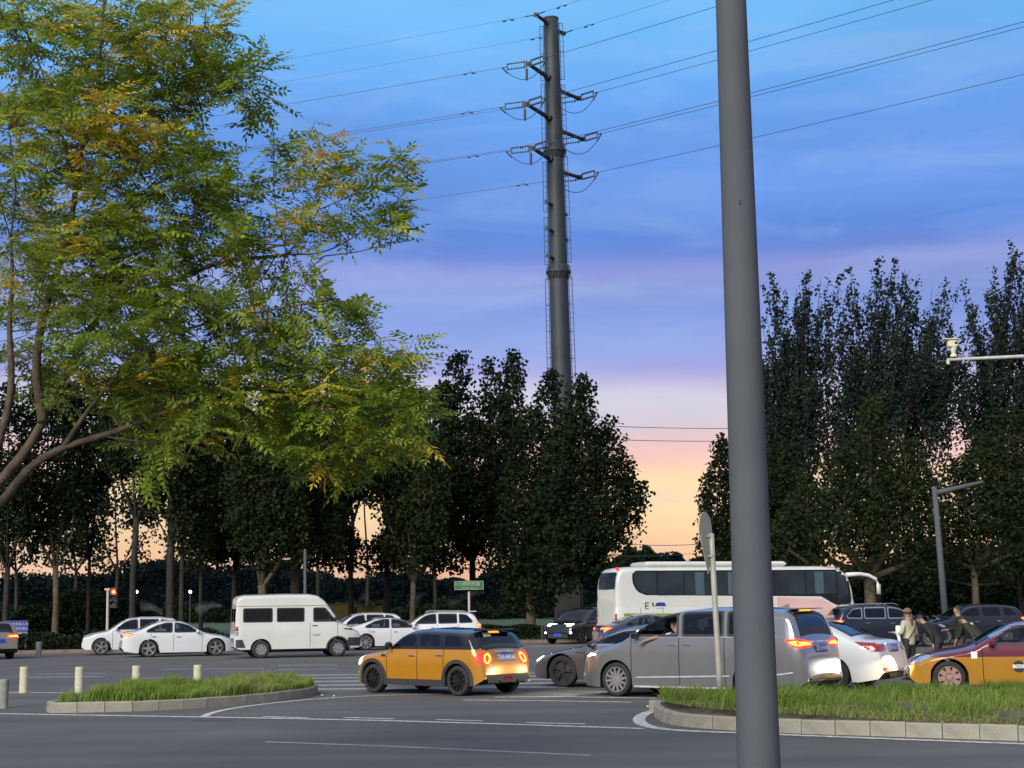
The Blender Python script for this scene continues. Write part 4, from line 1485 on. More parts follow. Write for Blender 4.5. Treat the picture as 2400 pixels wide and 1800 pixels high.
s.patch('rear_window', 'rear', [(-.7, 1.4), (-.06, 1.4), (-.06, 1.9), (-.7, 1.9)], GL_DARK, .006, 1, 4, 6)
s.patch('rear_window', 'rear', [(.06, 1.4), (.7, 1.4), (.7, 1.9), (.06, 1.9)], GL_DARK, .006, 1, 4, 6)
text_mesh('door_lettering', '依维柯', .10, mat('faint_print', (.3, .3, .3), .7), s.root, Matrix(((-1, 0, 0, 1.85 - 2.5), (0, 0, 1, float(s.sh.y(1.85, .85)) + .006), (0, 1, 0, .85), (0, 0, 0, 1))), .001)

WS = dict(low=white_p, high=white_p)
build_car('saloon_car', 'white saloon facing right right behind the van, five spoke wheels and lit tail lamp', sedan(4.62, 1.80, 1.48, paint=WS, rimstyle='five', rimk=.76, R=.34, trim=black_pl, seats=(2.4, 3.3),
          tail_lamp=dict(pts=[(dict(y=.40), .86), (dict(y=.44), .97), (dict(x=.30), .98), (dict(x=.48), .93), (dict(x=.22), .84)], on=True, inset=.04)), (348, 1540.5), (3.56, .80), 20, 'white cars on the far carriageway')
build_car('crossover_car', 'white crossover facing left, partly hidden behind the white saloon near the traffic light', suv(4.35, 1.80, 1.62, paint=WS, rimstyle='fivey', rimk=.72), (236, 1536), (.80, .8), 196, 'white cars on the far carriageway')
TES = build_car('saloon_car', 'pearl white fastback saloon with black glass roof between the van and the orange hatchback', sedan(4.97, 1.90, 1.47, paint=dict(low=white_p, high=white_p), R=.35, wheels=(.95, 3.91), rimstyle='turbine', rimk=.74, trim=black_pl, seatmat=mat('cream_seat', (.5, .5, .46), .8),
          top=[(0, .46), (.02, .56), (.08, .66), (.3, .78), (.8, .88), (1.35, .96), (2.1, 1.33), (2.45, 1.43), (2.85, 1.46), (3.3, 1.42), (3.9, 1.24), (4.4, 1.10), (4.8, 1.05), (4.88, .95), (4.94, .7), (4.97, .5)]),
          (857, 1524), (3.91, .85), 18, 'white cars on the far carriageway')
TES.patch('glass_roof', 'top', [(-.56, 2.2), (.56, 2.2), (.56, 3.3), (-.56, 3.3)], black_p, .012, 1, 10, 10)
build_car('estate_car', 'white car of which only roof and windows show over the van bonnet', suv(4.5, 1.82, 1.66, paint=WS), None, (2.2, 0), 196, 'white cars on the far carriageway', pos=(-7.6, 73, 0))
W7 = build_car('crossover_car', 'white crossover with roof spoiler and lit tail lamp behind the orange hatchback roof', suv(4.65, 1.86, 1.68, paint=WS,
          tail_lamp=dict(pts=[(dict(y=.45), .98), (dict(y=.48), 1.10), (dict(x=.26), 1.15), (dict(x=.38), 1.08), (dict(x=.18), .96)], on=True, inset=.04)), None, (4.65, .85), 184, 'white cars on the far carriageway', pos=(-1.45, 69.5, 0))
b = MB(); b.box((4.17 - 2.32, 0, 1.66), (.34, 1.2, .04), bev=.012); b.build('roof_spoiler', white_p, W7.root)
b = MB()
for y in (-.58, .58): b.tube([(2.0 - 2.32, y, 1.66), (2.2 - 2.32, y, 1.71), (3.7 - 2.32, y, 1.69), (3.9 - 2.32, y, 1.64)], .018, 6)
b.build('roof_rail', galv, W7.root)

DK = dict(low=black_p, high=black_p)
B9 = build_car('suv_car', 'black SUV with blazing headlamps, front quarter showing beside the rear of the bus', suv(4.9, 1.98, 1.76, paint=DK, rim=dark_rim, rimstyle='fivey', rimk=.72, R=.38,
          head=dict(pts=[(dict(y=.46), .86), (dict(x=.16), .88), (dict(x=.48), .99), (dict(x=.30), 1.0), (dict(y=.50), .97)], on=True)), (1366, 1509), (.90, .9), 238, 'dark cars beyond the junction')
for sg in (1, -1):
    B9.patch('fog_light', 'fcorner', [(B9.sh.cq(.58, True, y=.72) + .05 * math.cos(t), .56 + .05 * math.sin(t)) for t in np.linspace(0, 6.28, 12, endpoint=False)], LAMP_ON, .012, sg, 5, 5)
build_car('saloon_car', 'slate blue saloon with glowing tail lamp in front of the bus', sedan(4.85, 1.84, 1.50, paint=dict(low=slate, high=slate),
          tail_lamp=dict(pts=[(dict(y=.40), .88), (dict(y=.44), .98), (dict(x=.30), 1.0), (dict(x=.48), .96), (dict(x=.22), .86)], on=True, inset=.04)), None, (4.85, .84), 12, 'dark cars beyond the junction', pos=(3.45, 60.5, 0))
S14 = build_car('suv_car', 'black SUV with chrome window line and roof rails, right of the bus front', suv(4.95, 1.95, 1.76, paint=dict(low=navy, high=navy), trim=chrome,
          tail_lamp=dict(pts=[(dict(y=.40), .98), (dict(y=.44), 1.12), (dict(x=.26), 1.16), (dict(x=.40), 1.10), (dict(x=.18), .96)], on=True, inset=.04)), None, (4.95, .9), 8, 'dark cars beyond the junction', pos=(13.1, 62.0, 0))
b = MB()
for y in (-.62, .62): b.tube([(2.1 - 2.47, y, 1.72), (2.3 - 2.47, y, 1.79), (4.1 - 2.47, y, 1.76), (4.3 - 2.47, y, 1.68)], .022, 6)
b.build('roof_rail', chrome, S14.root)
build_car('suv_car', 'dark blue SUV facing left behind the group of people, tail lamp lit', suv(4.75, 1.9, 1.72, paint=dict(low=navy, high=navy),
          head=dict(pts=[(dict(y=.46), .80), (dict(x=.16), .82), (dict(x=.50), .94), (dict(x=.30), .95), (dict(y=.50), .92)], on=True),
          tail_lamp=dict(pts=[(dict(y=.40), .98), (dict(y=.44), 1.12), (dict(x=.26), 1.16), (dict(x=.40), 1.10), (dict(x=.18), .96)], on=True, inset=.04)), None, (0, .9), 188, 'dark cars beyond the junction', pos=(17.6, 65, 0))
E1 = build_car('hatchback', 'pale beige car leaving the frame at the left edge, tail lamps lit', suv(4.2, 1.75, 1.55, paint=dict(low=dullbeige, high=dullbeige),
          tail_lamp=dict(pts=[(dict(y=.34), .86), (dict(y=.36), .98), (dict(x=.16), 1.0), (dict(x=.22), .90), (dict(x=.12), .84)], on=True, inset=.035)), None, (4.2, .85), 128, None, pos=(-21.45, 60.5, 0))
E1.patch('exhaust_pipe', 'rear', [(-.74, .36), (-.5, .36), (-.5, .52), (-.74, .52)], LAMP_ON, .02, 1, 5, 6, label='pale reflector, its white glare a glowing patch')  # no pipe: a glowing patch stands in for the reflector's white glare

# ---- coach
coach = dict(L=11.3, W=2.5, H=3.45, R=.48, wheels=(2.6, 8.6), belt=1.75, r=.22, tum=.02, n=3.0, nose=(.10, .7), tail=(.05, .35), sm=5, dx=.12, nl=10, nh=14,
             top=[(0, .70), (.02, 1.0), (.06, 1.5), (.16, 2.2), (.34, 2.9), (.55, 3.25), (.95, 3.42), (1.6, 3.47), (10.5, 3.47), (10.95, 3.42), (11.15, 3.28), (11.25, 2.6), (11.29, 1.8), (11.3, .7)],
             bot=[(0, .42), (.3, .34), (11.0, .34), (11.3, .42)], doors=[(9.2, 10.2)], cowl=.05, boot=11.0, bootname='engine_cover', cabin=(1.0, 11), seats=(), handles=[],
             paint=dict(low=van_white, high=van_white), windows=[], mirror=(.8, 1.0), plate_z=.8, rimstyle='disc', rimk=.6, grille=False,
             head=dict(pts=[(dict(y=.75), .85), (dict(y=.75), 1.0), (dict(x=.1), 1.05), (dict(x=.35), 1.0), (dict(x=.2), .85)]),
             tail_lamp=dict(pts=[(dict(y=1.05), 1.1), (dict(y=1.05), 1.5), (dict(x=.05), 1.5), (dict(x=.05), 1.1)]))
BUS = build_car('coach', 'white coach with a long dark window band and roof air conditioner, waiting behind the cars', coach, None, (11.3, 1.25), 17, cat='bus', pos=(4.2, 62.6, 0))
s = BUS
for o in list(s.root.children):
    if o.name.startswith('wing_mirror') or o.name.startswith('cabin_floor') or o.name.startswith('steering'):
        bpy.data.objects.remove(o)
bus_glass = mat('coach_glass', (0.016, 0.028, 0.038), 0.12, var=.5, scale=.8, spec=.5)
bus_frame = mat('coach_pillar', (0.008, 0.009, 0.011), 0.35, var=.3)
for sg in (1, -1):
    s.patch('window_band', 'side', [(.30, 2.02), (.45, 3.28), (10.4, 3.28), (10.52, 3.20), (10.53, 2.80), (10.35, 2.42), (9.8, 2.20), (1.9, 2.20), (1.1, 1.75), (.35, 1.75)], bus_frame, .006, sg, 12, 60, rnd=1)
    xs = [1.0, 2.5, 4.0, 5.5, 7.0, 8.2, 9.4]
    for a, b_ in zip(xs[:-1], xs[1:]):
        o = s.patch('side_window', 'side', [(a + .03, 2.24), (b_ - .03, 2.24), (b_ - .03, 3.22), (a + .03, 3.22)], bus_glass, .012, sg, 6, 8)
        if random.random() < .8:
            c0 = random.uniform(a + .1, b_ - .6)
            s.patch('curtain', 'side', [(c0, 2.26), (c0 + .42, 2.26), (c0 + .42, 3.2), (c0, 3.2)], mat('curtain', (.05, .085, .11), .7, var=.4, scale=6, stretch=(4, 1, .1)), .015, sg, 3, 4, parent=o)
    s.patch('side_window', 'side', [(9.45, 2.26), (9.85, 2.27), (10.3, 2.50), (10.42, 2.80), (10.42, 3.14), (10.35, 3.22), (9.45, 3.22)], bus_glass, .012, sg, 8, 8)
    s.patch('side_window', 'side', [(.42, 2.0), (.55, 3.2), (.95, 3.2), (.95, 1.95)], bus_glass, .012, sg, 6, 6)
    s.patch('green_stripe', 'side', [(3.2, 1.30), (10.5, 1.38), (10.95, 1.40), (10.95, 1.52), (10.5, 1.50), (3.2, 1.42)], mat('green_stripe', (.16, .24, .03), .5), .006, sg, 4, 60)
    s.patch('painted_pink_glow', 'side', [(.5, 1.0), (1.2, 1.72), (1.9, 2.10), (3.9, 2.12), (3.9, 1.0)], mat('painted_pink_glow', (.60, .40, .38), .4, var=.12, scale=.5), .007, sg, 10, 30)  # tail-lamp glow reflected on the white side, painted as a pink patch
s.patch('windscreen', 'front', [(-1.1, 1.35), (1.1, 1.35), (1.05, 3.15), (-1.05, 3.15)], bus_glass, .01, 1, 14, 14, rnd=1)
s.patch('rear_window', 'rear', [(-1.0, 2.52), (1.0, 2.52), (.98, 3.22), (-.98, 3.22)], bus_glass, .01, 1, 8, 12, rnd=1)
b = MB()
b.box((5.9 - 5.65 + .6, 0, 3.55), (6.6, 1.9, .22), bev=.09)
b.build('air_conditioner', van_white, s.root)
b = MB()
mp_ = [(.30, 1.20, 3.05), (-.1, 1.26, 3.08), (-.35, 1.33, 3.02), (-.55, 1.38, 2.85), (-.62, 1.4, 2.6), (-.62, 1.4, 2.2)]
for sg in (1, -1):
    b = MB()
    b.tube([(x * 1.6 - 5.65 , sg * y * .93, z) for x, y, z in mp_], [.10, .09, .085, .085, .10, .10], 8)
    b.build('wing_mirror', van_white, s.root, smooth=True)
sgn = s.near
yy = float(s.sh.y(10.4, 1.85)) + .012
def busmw(x, z, off=0): return Matrix(((-1, 0, 0, x - 5.65), (0, 0, 1, yy + off), (0, 1, 0, z), (0, 0, 0, 1)))
text_mesh('side_lettering', 'E', .42, black_print, s.root, busmw(9.92, 1.80), .002)
blue_print = mat('blue_print', (.02, .035, .22), .5)
s.patch('side_logo', 'side', [(9.05, 1.83), (9.12, 1.95), (9.22, 1.95), (9.45, 1.95), (9.55, 1.83), (9.52, 1.8), (9.08, 1.8)], blue_print, .010, sgn, 5, 8)
s.patch('side_logo', 'side', [(9.57, 1.75), (9.63, 1.95), (9.69, 1.95), (9.66, 1.82)], black_print, .010, sgn, 5, 4)
s.patch('side_lettering', 'side', [(9.12, 1.7), (9.5, 1.7), (9.5, 1.73), (9.12, 1.73)], MATS['faint_print'], .010, sgn, 2, 6)
b = MB(); b.box((11.1 - 5.65, sgn * .95, 3.36), (.10, .22, .10), bev=.02)
b.build('marker_light', RED_ON, s.root)

# ---- real lamps: light thrown by the headlamps that are lit in the photograph
def beam(car, local, aim, energy, name='headlamp_beam', col=(1, .96, .86), size=rad(75)):
    ld = bpy.data.lights.new(name, 'SPOT')
    ld.energy = energy; ld.color = col; ld.spot_size = size; ld.spot_blend = .6; ld.shadow_soft_size = .06
    o = bpy.data.objects.new(name, ld)
    COL.objects.link(o)
    M = Matrix.Translation(car.root.location) @ Matrix.Rotation(car.root.rotation_euler.z, 4, 'Z')
    p = M @ Vector((local[0] - car.sh.L / 2, local[1], local[2]))
    o.location = p
    o.rotation_euler = (Vector(aim) - p).to_track_quat('-Z', 'Y').to_euler()
    return o


def wpt(car, local):
    M = Matrix.Translation(car.root.location) @ Matrix.Rotation(car.root.rotation_euler.z, 4, 'Z')
    return M @ Vector((local[0] - car.sh.L / 2, local[1], local[2]))


def dipped(car, sg, y, z, target, energy, col, half=36, cut=1.5):
    """dipped beam: a cone whose upper edge is the cut-off line just below the lamp"""
    p = wpt(car, (-.06, sg * y, z)); t = Vector(target)
    h = (t - p); h.z = 0; h.normalize()
    a = rad(half + cut)
    d = h * math.cos(a) + Vector((0, 0, -1)) * math.sin(a)
    o = beam(car, (-.06, sg * y, z), tuple(p + d), energy, col=col, size=rad(2 * half))
    o.data.spot_blend = .12
    o.data.shadow_soft_size = .05
    o.data.specular_factor = .25


for sg in (1, -1):
    dipped(MPV, sg, .62, .84, wpt(MINI, (3.99, 0, .5)), 46, (1, .93, .70), 44, -1)
    dipped(TAXI, sg, .60, .70, wpt(SYL, (4.63, -.3, .5)), 38, (1, .70, .30), 60, 0)
dipped(TAXI, -1, .72, .74, wpt(MPV, (5.2, -.2, .5)), 85, (1, 1, .86), 42, -2)
beam(B9, (-.08, .7, .9), tuple(wpt(B9, (-12, .7, 0))), 60)
beam(B9, (-.08, -.7, .9), tuple(wpt(B9, (-12, -.7, 0))), 60)

# ------------------------------------------------------------------ transmission pole and lines
tower_m = mat('painted_steel_tube', (0.028, 0.038, 0.047), 0.6, metal=.2, var=.22, scale=.8, bump=.1)
dark_steel = mat('dark_steel', (0.05, 0.055, 0.06), 0.6, metal=.3, var=.2)
insul = mat('insulator_rubber', (0.035, 0.03, 0.04), 0.5, var=.2)
wire_m = mat('conductor', (0.05, 0.07, 0.12), 0.5, metal=.4, var=.1)
TY = 115.0
TB = at(1334, 1475, TY); TB[2] = 0
TT = at(1291, 44, TY)
HT = TT[2]


def tp(z):
    """axis of the slightly leaning tube"""
    t = z / HT
    return np.array([TB[0] + (TT[0] - TB[0]) * t, TY, z])


def tz(py):
    """height on the tube that shows at picture row py"""
    lo, hi = 0, HT
    for _ in range(40):
        m = (lo + hi) / 2
        d = tp(m) - CAMPOS
        v = 900 - F * np.dot(d, _u2) / np.dot(d, _f)
        if v > py: lo = m
        else: hi = m
    return lo


def trad(z): return 0.90 - (0.90 - 0.60) * z / HT


tower = thing('transmission_pole', 'tall grey steel tube pylon with three pairs of arms rising behind the trees', 'pylon', tuple(TB))
loc0 = TB


def rel(p): return np.array(p) - loc0


b = MB()
zz = np.linspace(0, HT, 24)
b.tube([rel(tp(z)) for z in zz], [trad(z) for z in zz], 20)
b.build('pole', tower_m, tower, smooth=True)
for py in (355, 638):
    z = tz(py); c = rel(tp(z)); b = MB()
    R0 = trad(z)
    b.lathe([(R0, -.62), (R0 + .20, -.10), (R0 + .26, -.08), (R0 + .26, .08), (R0 + .20, .10), (R0, .55)], 'z', 24, c=tuple(c))
    for k in range(12):
        a = k * math.pi / 6
        b.box((c[0] + (R0 + .2) * math.cos(a), c[1] + (R0 + .2) * math.sin(a), c[2]), (.05, .05, 1.0), a)
    b.build('flange', tower_m, tower)
b = MB(); c = rel(tp(HT)); b.lathe([(trad(HT) + .03, -.06), (trad(HT) + .03, .03), (0.001, .03)], 'z', 20, c=tuple(c)); b.build('cap', tower_m, tower)
ADIR = np.array([-.56, -.83, 0]); ADIR /= np.linalg.norm(ADIR)
LDIR = np.array([-232.0, 80.0, 0]); LDIR /= np.linalg.norm(LDIR)
RDIR = np.array([17.3, -16.4, 0]); RDIR /= np.linalg.norm(RDIR)
wires = []


def arm(py, length, r, side, big=True):
    z = tz(py)
    c = tp(z)
    d = ADIR * side
    a0 = rel(c + d * trad(z) * .8); a1 = rel(c + d * (trad(z) + length) + np.array([0, 0, .25 if big else .1]))
    b = MB()
    b.tube([a0, a0 + (a1 - a0) * .12, a0 + (a1 - a0) * .13, a1], [r * 1.7, r * 1.6, r * 1.1, r * .8], 8)
    b.box(tuple(a1), (r * 2.4, .06, r * 2.4))
    b.build('crossarm', tower_m, tower)
    return loc0 + a1


def insulator_string(p, d, n, L, r, name='insulator'):
    b = MB()
    q = p + d * .30
    side = np.cross(d, [0, 0, 1.0])
    lanes = (-.22, .22)
    b.tube([rel(p), rel(q)], .04, 5)
    for l in lanes:
        s0 = q + np.array([0, 0, l]); s1 = s0 + d * L
        b.tube([rel(s0), rel(s1)], .035, 5)
        for k in range(n):
            t = (k + .5) / n
            m_ = s0 + d * L * t
            b.tube([rel(m_ - d * .05), rel(m_ + d * .01)], [r, r * .6], 8)
    for e in (q, q + d * L):
        b.tube([rel(e + np.array([0, 0, -.28])), rel(e + np.array([0, 0, .28]))], .05, 5)
    e = q + d * (L + .45)
    b.tube([rel(q + d * L), rel(e)], .045, 5)
    b.tube([rel(e), rel(e + np.array([0, 0, -.55]) + d * (-.5))], .06, 5)
    b.build(name, insul, tower)
    return e


def damper(p, d):
    b = MB()
    for s_ in (-.35, .35):
        b.tube([rel(p + d * s_ - [0, 0, .14]), rel(p + d * (s_ + .28) - [0, 0, .14])], .06, 6)
    b.tube([rel(p + d * (-.35) - [0, 0, .14]), rel(p + [0, 0, 0.0]), rel(p + d * .4 - [0, 0, .14])], .02, 4)
    b.build('vibration_damper', dark_steel, tower)


lvl = [(187, 2.9, 206), (282, 3.3, 301), (378, 2.6, 398)]
for (pyl, ln, pyr) in lvl:
    for side, py in ((1, pyl), (-1, pyr)):
        tip = arm(py, ln + (.4 if side < 0 else 0), .17, side)
        eL = insulator_string(tip, LDIR, 7, 1.45, .09)
        eR = insulator_string(tip, RDIR, 7, 1.3, .10)
        damper(eL + LDIR * 2.6, LDIR)
        wires += [(eL, LDIR, 245, 'L'), (eR, RDIR, 150, 'R')]
        # jumper loop and the hanging post insulator
        mid = tip + np.array([0, 0, -1.5])
        P = []
        for t in np.linspace(0, 1, 13):
            q = (1 - t) ** 2 * (eL - LDIR * .5 + [0, 0, -.5]) + 2 * t * (1 - t) * (mid + [0, 0, -.6]) + t ** 2 * (eR - RDIR * .5 + [0, 0, -.5])
            P.append(rel(q))
        b = MB(); b.tube(P, .03, 5); b.build('jumper_cable', wire_m, tower)
        if side > 0:
            b = MB(); q = tip + LDIR * .15
            b.tube([rel(q + [0, 0, .35]), rel(q + [0, 0, -.35])], .03, 6)
            b.tube([rel(q + [0, 0, -.35]), rel(q + [0, 0, -.42]), rel(q + [0, 0, -1.2]), rel(q + [0, 0, -1.35])], [.05, .10, .10, .04], 8)
            b.build('post_insulator', insul, tower)
for side, py, ln in ((1, 58, 1.6), (-1, 64, 1.3)):
    tip = arm(py, ln, .15, side, False)
    wires += [(tip + LDIR * .9, LDIR, 245, 'L'), (tip + RDIR * .9, RDIR, 150, 'R')]
    b = MB()
    for d in (LDIR, RDIR): b.tube([rel(tip), rel(tip + d * .95)], .05, 5)
    b.build('earth_wire_clamp', dark_steel, tower)
    damper(tip + LDIR * 2.2, LDIR); damper(tip + RDIR * 2.6, RDIR)
for pl, pr in ((485, 498), (547, 558), (610, 620)):
    arm(pl, .75, .13, 1, False); arm(pr, .65, .12, -1, False)
# climbing ladders on both flanks, in lengths as in the photograph
for sx, segs in ((-1, ((62, 190), (197, 345), (380, 497), (510, 620), (655, 900), (905, 1300))), (1, ((55, 187), (200, 340), (368, 505), (512, 615), (650, 905), (910, 1300)))):
    for a_, b_ in segs:
        z1, z0 = tz(a_), tz(b_)
        ld = MB()
        for off in (.06, .32):
            P = []
            for z in (z0, z1):
                c = tp(z); P.append(rel(c + np.array([sx * (trad(z) + off), -.05, 0])))
            ld.tube(P, .030, 5)
        n = max(2, int((z1 - z0) / 1.9))
        for k in range(n + 1):
            z = z0 + (z1 - z0) * k / n
            c = tp(z)
            ld.tube([rel(c + np.array([sx * (trad(z) - .03), -.05, 0])), rel(c + np.array([sx * (trad(z) + .32), -.05, 0]))], .032, 5)
        n = int((z1 - z0) / .42)
        for k in range(n):
            z = z0 + (z1 - z0) * (k + .5) / n
            c = tp(z)
            ld.tube([rel(c + np.array([sx * (trad(z) + .06), -.05, 0])), rel(c + np.array([sx * (trad(z) + .32), -.05, 0]))], .011, 4)
        ld.build('ladder', dark_steel, tower)
wl = ['left going earth wire from the top near arm', 'right going earth wire from the top near arm', '', '']
names = []
for i, (p, d, L, sd) in enumerate(wires):
    P = []
    for t in np.linspace(0, 1, 40) ** 1.3:
        q = p + d * L * t
        q = q + np.array([0, 0, -4 * (2.2 if sd == 'L' else 1.6) * t * (1 - t)])
        P.append(q)
    b = MB()
    b.tube(P, .022 if i < 12 else .013, 5)
    o = b.build('power_line', wire_m)
    lv = ['upper', 'middle', 'lower', 'topmost'][min(i // 4, 3)]
    near = ['near', 'far'][(i // 2) % 2]
    tag(o, 'thin dark power line running %s from the %s %s arm of the pylon' % ('leftwards' if sd == 'L' else 'rightwards', lv, near), 'cable', 'power lines on the pylon')

# distribution wires seen low between the trees
for k, ((x0, y0, x1, y1)) in enumerate([(1000, 968, 1900, 1001), (1000, 1001, 1900, 1030), (1360, 1263, 1760, 1262), (1360, 1296, 1760, 1277)]):
    A, B = at(x0, y0, 135), at(x1, y1, 135)
    P = [A + (B - A) * t + np.array([0, 0, -.6 * 4 * t * (1 - t) + .0]) for t in np.linspace(0, 1, 16)]
    b = MB(); b.tube(P, .03 if k < 3 else .02, 5)
    tag(b.build('overhead_wire', wire_m), ['upper of two overhead wires across the white band of sky', 'lower of two overhead wires across the white band of sky',
        'overhead wire across the orange sky just above the bus', 'lowest faint overhead wire right above the bus roof'][k], 'cable', 'overhead wires between the trees')

# ------------------------------------------------------------------ poles, signs, bollards
pole_m = mat('grey_pole_paint', (0.078, 0.087, 0.100), 0.75, var=.08, scale=2.5, bump=.08, spec=.15)
A = at(1779, 1800, 7.1); B = at(1713, 0, 7.1)
P0 = np.array([A[0] + (A[0] - B[0]) * (A[2] / (B[2] - A[2])), 7.1, 0])
root = thing('street_pole', 'thick grey painted steel pole standing in the foreground, cutting across the view', 'pole', tuple(P0))
ax = lambda z: np.array([(A[0] + (B[0] - A[0]) * (z - A[2]) / (B[2] - A[2])) - P0[0], 0, z])
b = MB()
zz = np.linspace(0, 9, 19)
kA, kB = .0995, .0755
b.tube([ax(z) for z in zz], [kA + (kB - kA) * (z - A[2]) / (B[2] - A[2]) if z < 9 else .055 for z in zz], 48)
b.build('pole', pole_m, root, smooth=True)
b = MB(); b.lathe([(.20, 0), (.20, .025), (.11, .03)], 'z', 24)
for k in range(4):
    b.lathe([(.02, .02), (.02, .06), (.001, .06)], 'z', 8, c=(.155 * math.cos(k * 1.571 + .785), .155 * math.sin(k * 1.571 + .785), 0))
b.build('base_plate', galv, root)
q = at(1742, 458, 6.9)
b = MB(); b.box((0, 0, 0), (.004, .004, .022))
o = b.build('scratch', black_pl, root)
o.location = tuple(q - P0 + np.array([0, .11, 0]))


def rel(p): return np.array(p) - loc0


# road signs on a post, seen almost edge-on from behind
sb = gp(1690, 1661)
top_ = at(1664, 1205, sb[1])
root = thing('road_sign', 'pale grey road sign post with two plates seen nearly edge-on from behind', 'road sign', (sb[0], sb[1], .3))
lean = (top_[0] - sb[0]) / top_[2]
b = MB(); b.tube([(lean * z, 0, z - .3) for z in np.linspace(.2, top_[2] - .35, 8)], .052, 16); b.build('post', galv_l := mat('pale_galvanised', (.42, .42, .36), .5, metal=.2, var=.12, scale=4), root, smooth=True)
plate_back = mat('sign_back', (.40, .41, .32), .55, var=.1)
plate_front = mat('sign_face', (.6, .6, .6), .4)


def sign_plate(name, pts, z, yaw, x):
    b = MB()
    n = len(pts)
    cs, sn = math.cos(yaw), math.sin(yaw)
    V = []
    for t in (-.006, .006):
        for (u, w) in pts:
            V.append((x + u * cs - t * sn, u * sn + t * cs - .07, z + w))
    Fc = [tuple(range(n)), tuple(reversed(range(n, 2 * n)))] + [(i, (i + 1) % n, n + (i + 1) % n, n + i) for i in range(n)]
    b.add(V, Fc)
    o = b.build(name, plate_back, root)
    b = MB()
    for w in (-.10,):
        b.box((x + .03, -.03, z + w), (.03, .14, .035), yaw)
    b.build('bracket', galv_l, root)


zt_ = top_[2] - .3
circ = [(.36 * math.cos(t), .34 * math.sin(t)) for t in np.linspace(0, 2 * math.pi, 28, endpoint=False)]
sign_plate('round_plate', circ, zt_ - .30, rad(64), lean * zt_ - .11)
tri = round_poly([(-.36, .26), (.36, .26), (.03, -.46)], 1, .07)
sign_plate('give_way_plate', [tuple(p) for p in tri], zt_ - .66, rad(64), lean * zt_ - .09)

# green street name sign
g0 = at(1100, 1478, 74)
root = thing('street_name_sign', 'small green street name sign on a thin post behind the white cars', 'road sign', (g0[0], 74, 0))
zc = at(1100, 1372, 74)[2]
b = MB(); b.tube([(0, 0.03, 0), (-.0, 0.03, zc - .3)], .06, 10); b.build('post', galv_l, root)
b = MB(); b.box((0, 0, zc), (1.46, .05, .44), bev=.02); pl = b.build('panel', mat('sign_green', (.008, .11, .035), .4, var=.1), root)
fr = MB()
for zz_ in (-.2, .2): fr.box((0, -.03, zc + zz_), (1.40, .01, .018))
for xx in (-.7, .7): fr.box((xx, -.03, zc), (.018, .01, .40))
sgn_w = mat('sign_white', (.30, .36, .26), .5)
fr.build('border', sgn_w, root)
fm = lambda x, y, z: Matrix(((1, 0, 0, x), (0, 0, -1, y), (0, 1, 0, z), (0, 0, 0, 1)))
text_mesh('lettering', '九棵树西路', .22, sgn_w, pl, fm(0.0, -.03, zc + .06))
text_mesh('lettering', 'JIUKESHU West Rd', .10, sgn_w, pl, fm(0, -.03, zc - .125))
text_mesh('lettering', '西', .11, sgn_w, pl, fm(-.62, -.03, zc + .06))

# blue notice board
g0 = at(36, 1478, 72)
zc = at(36, 1474, 72)[2]
root = thing('notice_board', 'blue notice board with white writing and a pale figure, beside the pale beige car', 'sign', (g0[0], 72, 0))
b = MB(); b.box((0, 0, zc), (1.18, .05, .80)); pl = b.build('panel', mat('notice_blue', (.006, .018, .16), .4, var=.1), root)
b = MB()
for x in (-.5, .5): b.tube([(x, .04, 0), (x, .04, zc)], .03, 6)
b.build('post', galv, root)
lw = mat('notice_print', (.32, .38, .55), .5)
text_mesh('lettering', '自由林区入内', .155, lw, pl, fm(.16, -.028, zc + .22))
text_mesh('lettering', '严禁野外用火', .155, lw, pl, fm(.16, -.028, zc + .0))
b = MB()
b.box((.16, -.03, zc - .17), (.9, .008, .02)); b.box((.25, -.03, zc - .22), (.6, .008, .03))
b.box((-.48, -.03, zc + .17), (.10, .008, .12), bev=.003); b.box((-.50, -.03, zc + .0), (.15, .008, .24), taper=.6); b.box((-.52, -.03, zc - .17), (.12, .008, .1))
b.build('printed_figure', mat('notice_figure', (.3, .38, .36), .6), pl)

# traffic light
g0 = at(252, 1478, 70)
h1 = at(250, 1380, 70)[2]
root = thing('traffic_light', 'slim traffic light pole showing a red lamp above the white crossover', 'traffic light', (g0[0], 70, 0))
b = MB(); b.tube([(0, 0, 0), (-.03, 0, h1)], .065, 10); b.box((-.06, 0, h1 - .02), (.24, .1, .08)); b.build('pole', galv_l, root)
zc = at(264, 1390, 70)[2]
b = MB(); b.box((.27, -.02, zc - .22), (.34, .22, .95), bev=.03); hd = b.build('signal_head', black_pl, root)
b = MB(); b.tube([(-.03, 0, zc + .15), (.27, 0, zc + .15)], .03, 6); b.tube([(-.03, 0, zc - .55), (.27, 0, zc - .55)], .03, 6); b.build('bracket', black_pl, root)
for k, m_ in enumerate((mat('signal_red', (.9, .1, .05), .4, emit=(1, .03, .01), es=5), mat('lens_dark', (.03, .03, .03), .2), MATS['black_plastic'])):
    b = MB(); z = zc + .06 - k * .28
    b.lathe([(.001, -.145), (.11, -.145), (.125, -.13)], 'y', 20, c=(.27, 0, z))
    b.build('lamp', m_, hd)
    b = MB(); b.arc = None
    V = []
    for yy_ in (-.13, -.30):
        for t in np.linspace(rad(-10), rad(190), 12): V.append((.27 + .14 * math.cos(t), yy_, z + .14 * math.sin(t)))
    b.add(V, [(i, i + 1, 13 + i, 12 + i) for i in range(11)])
    b.build('visor', black_pl, hd)
b = MB(); b.lathe([(.001, -.15), (.055, -.149), (.07, -.146)], 'y', 14, c=(.27, 0, zc + .06)); b.build('lamp_core', mat('signal_core', (1, .6, .2), .4, emit=(1, .20, .03), es=4), hd)

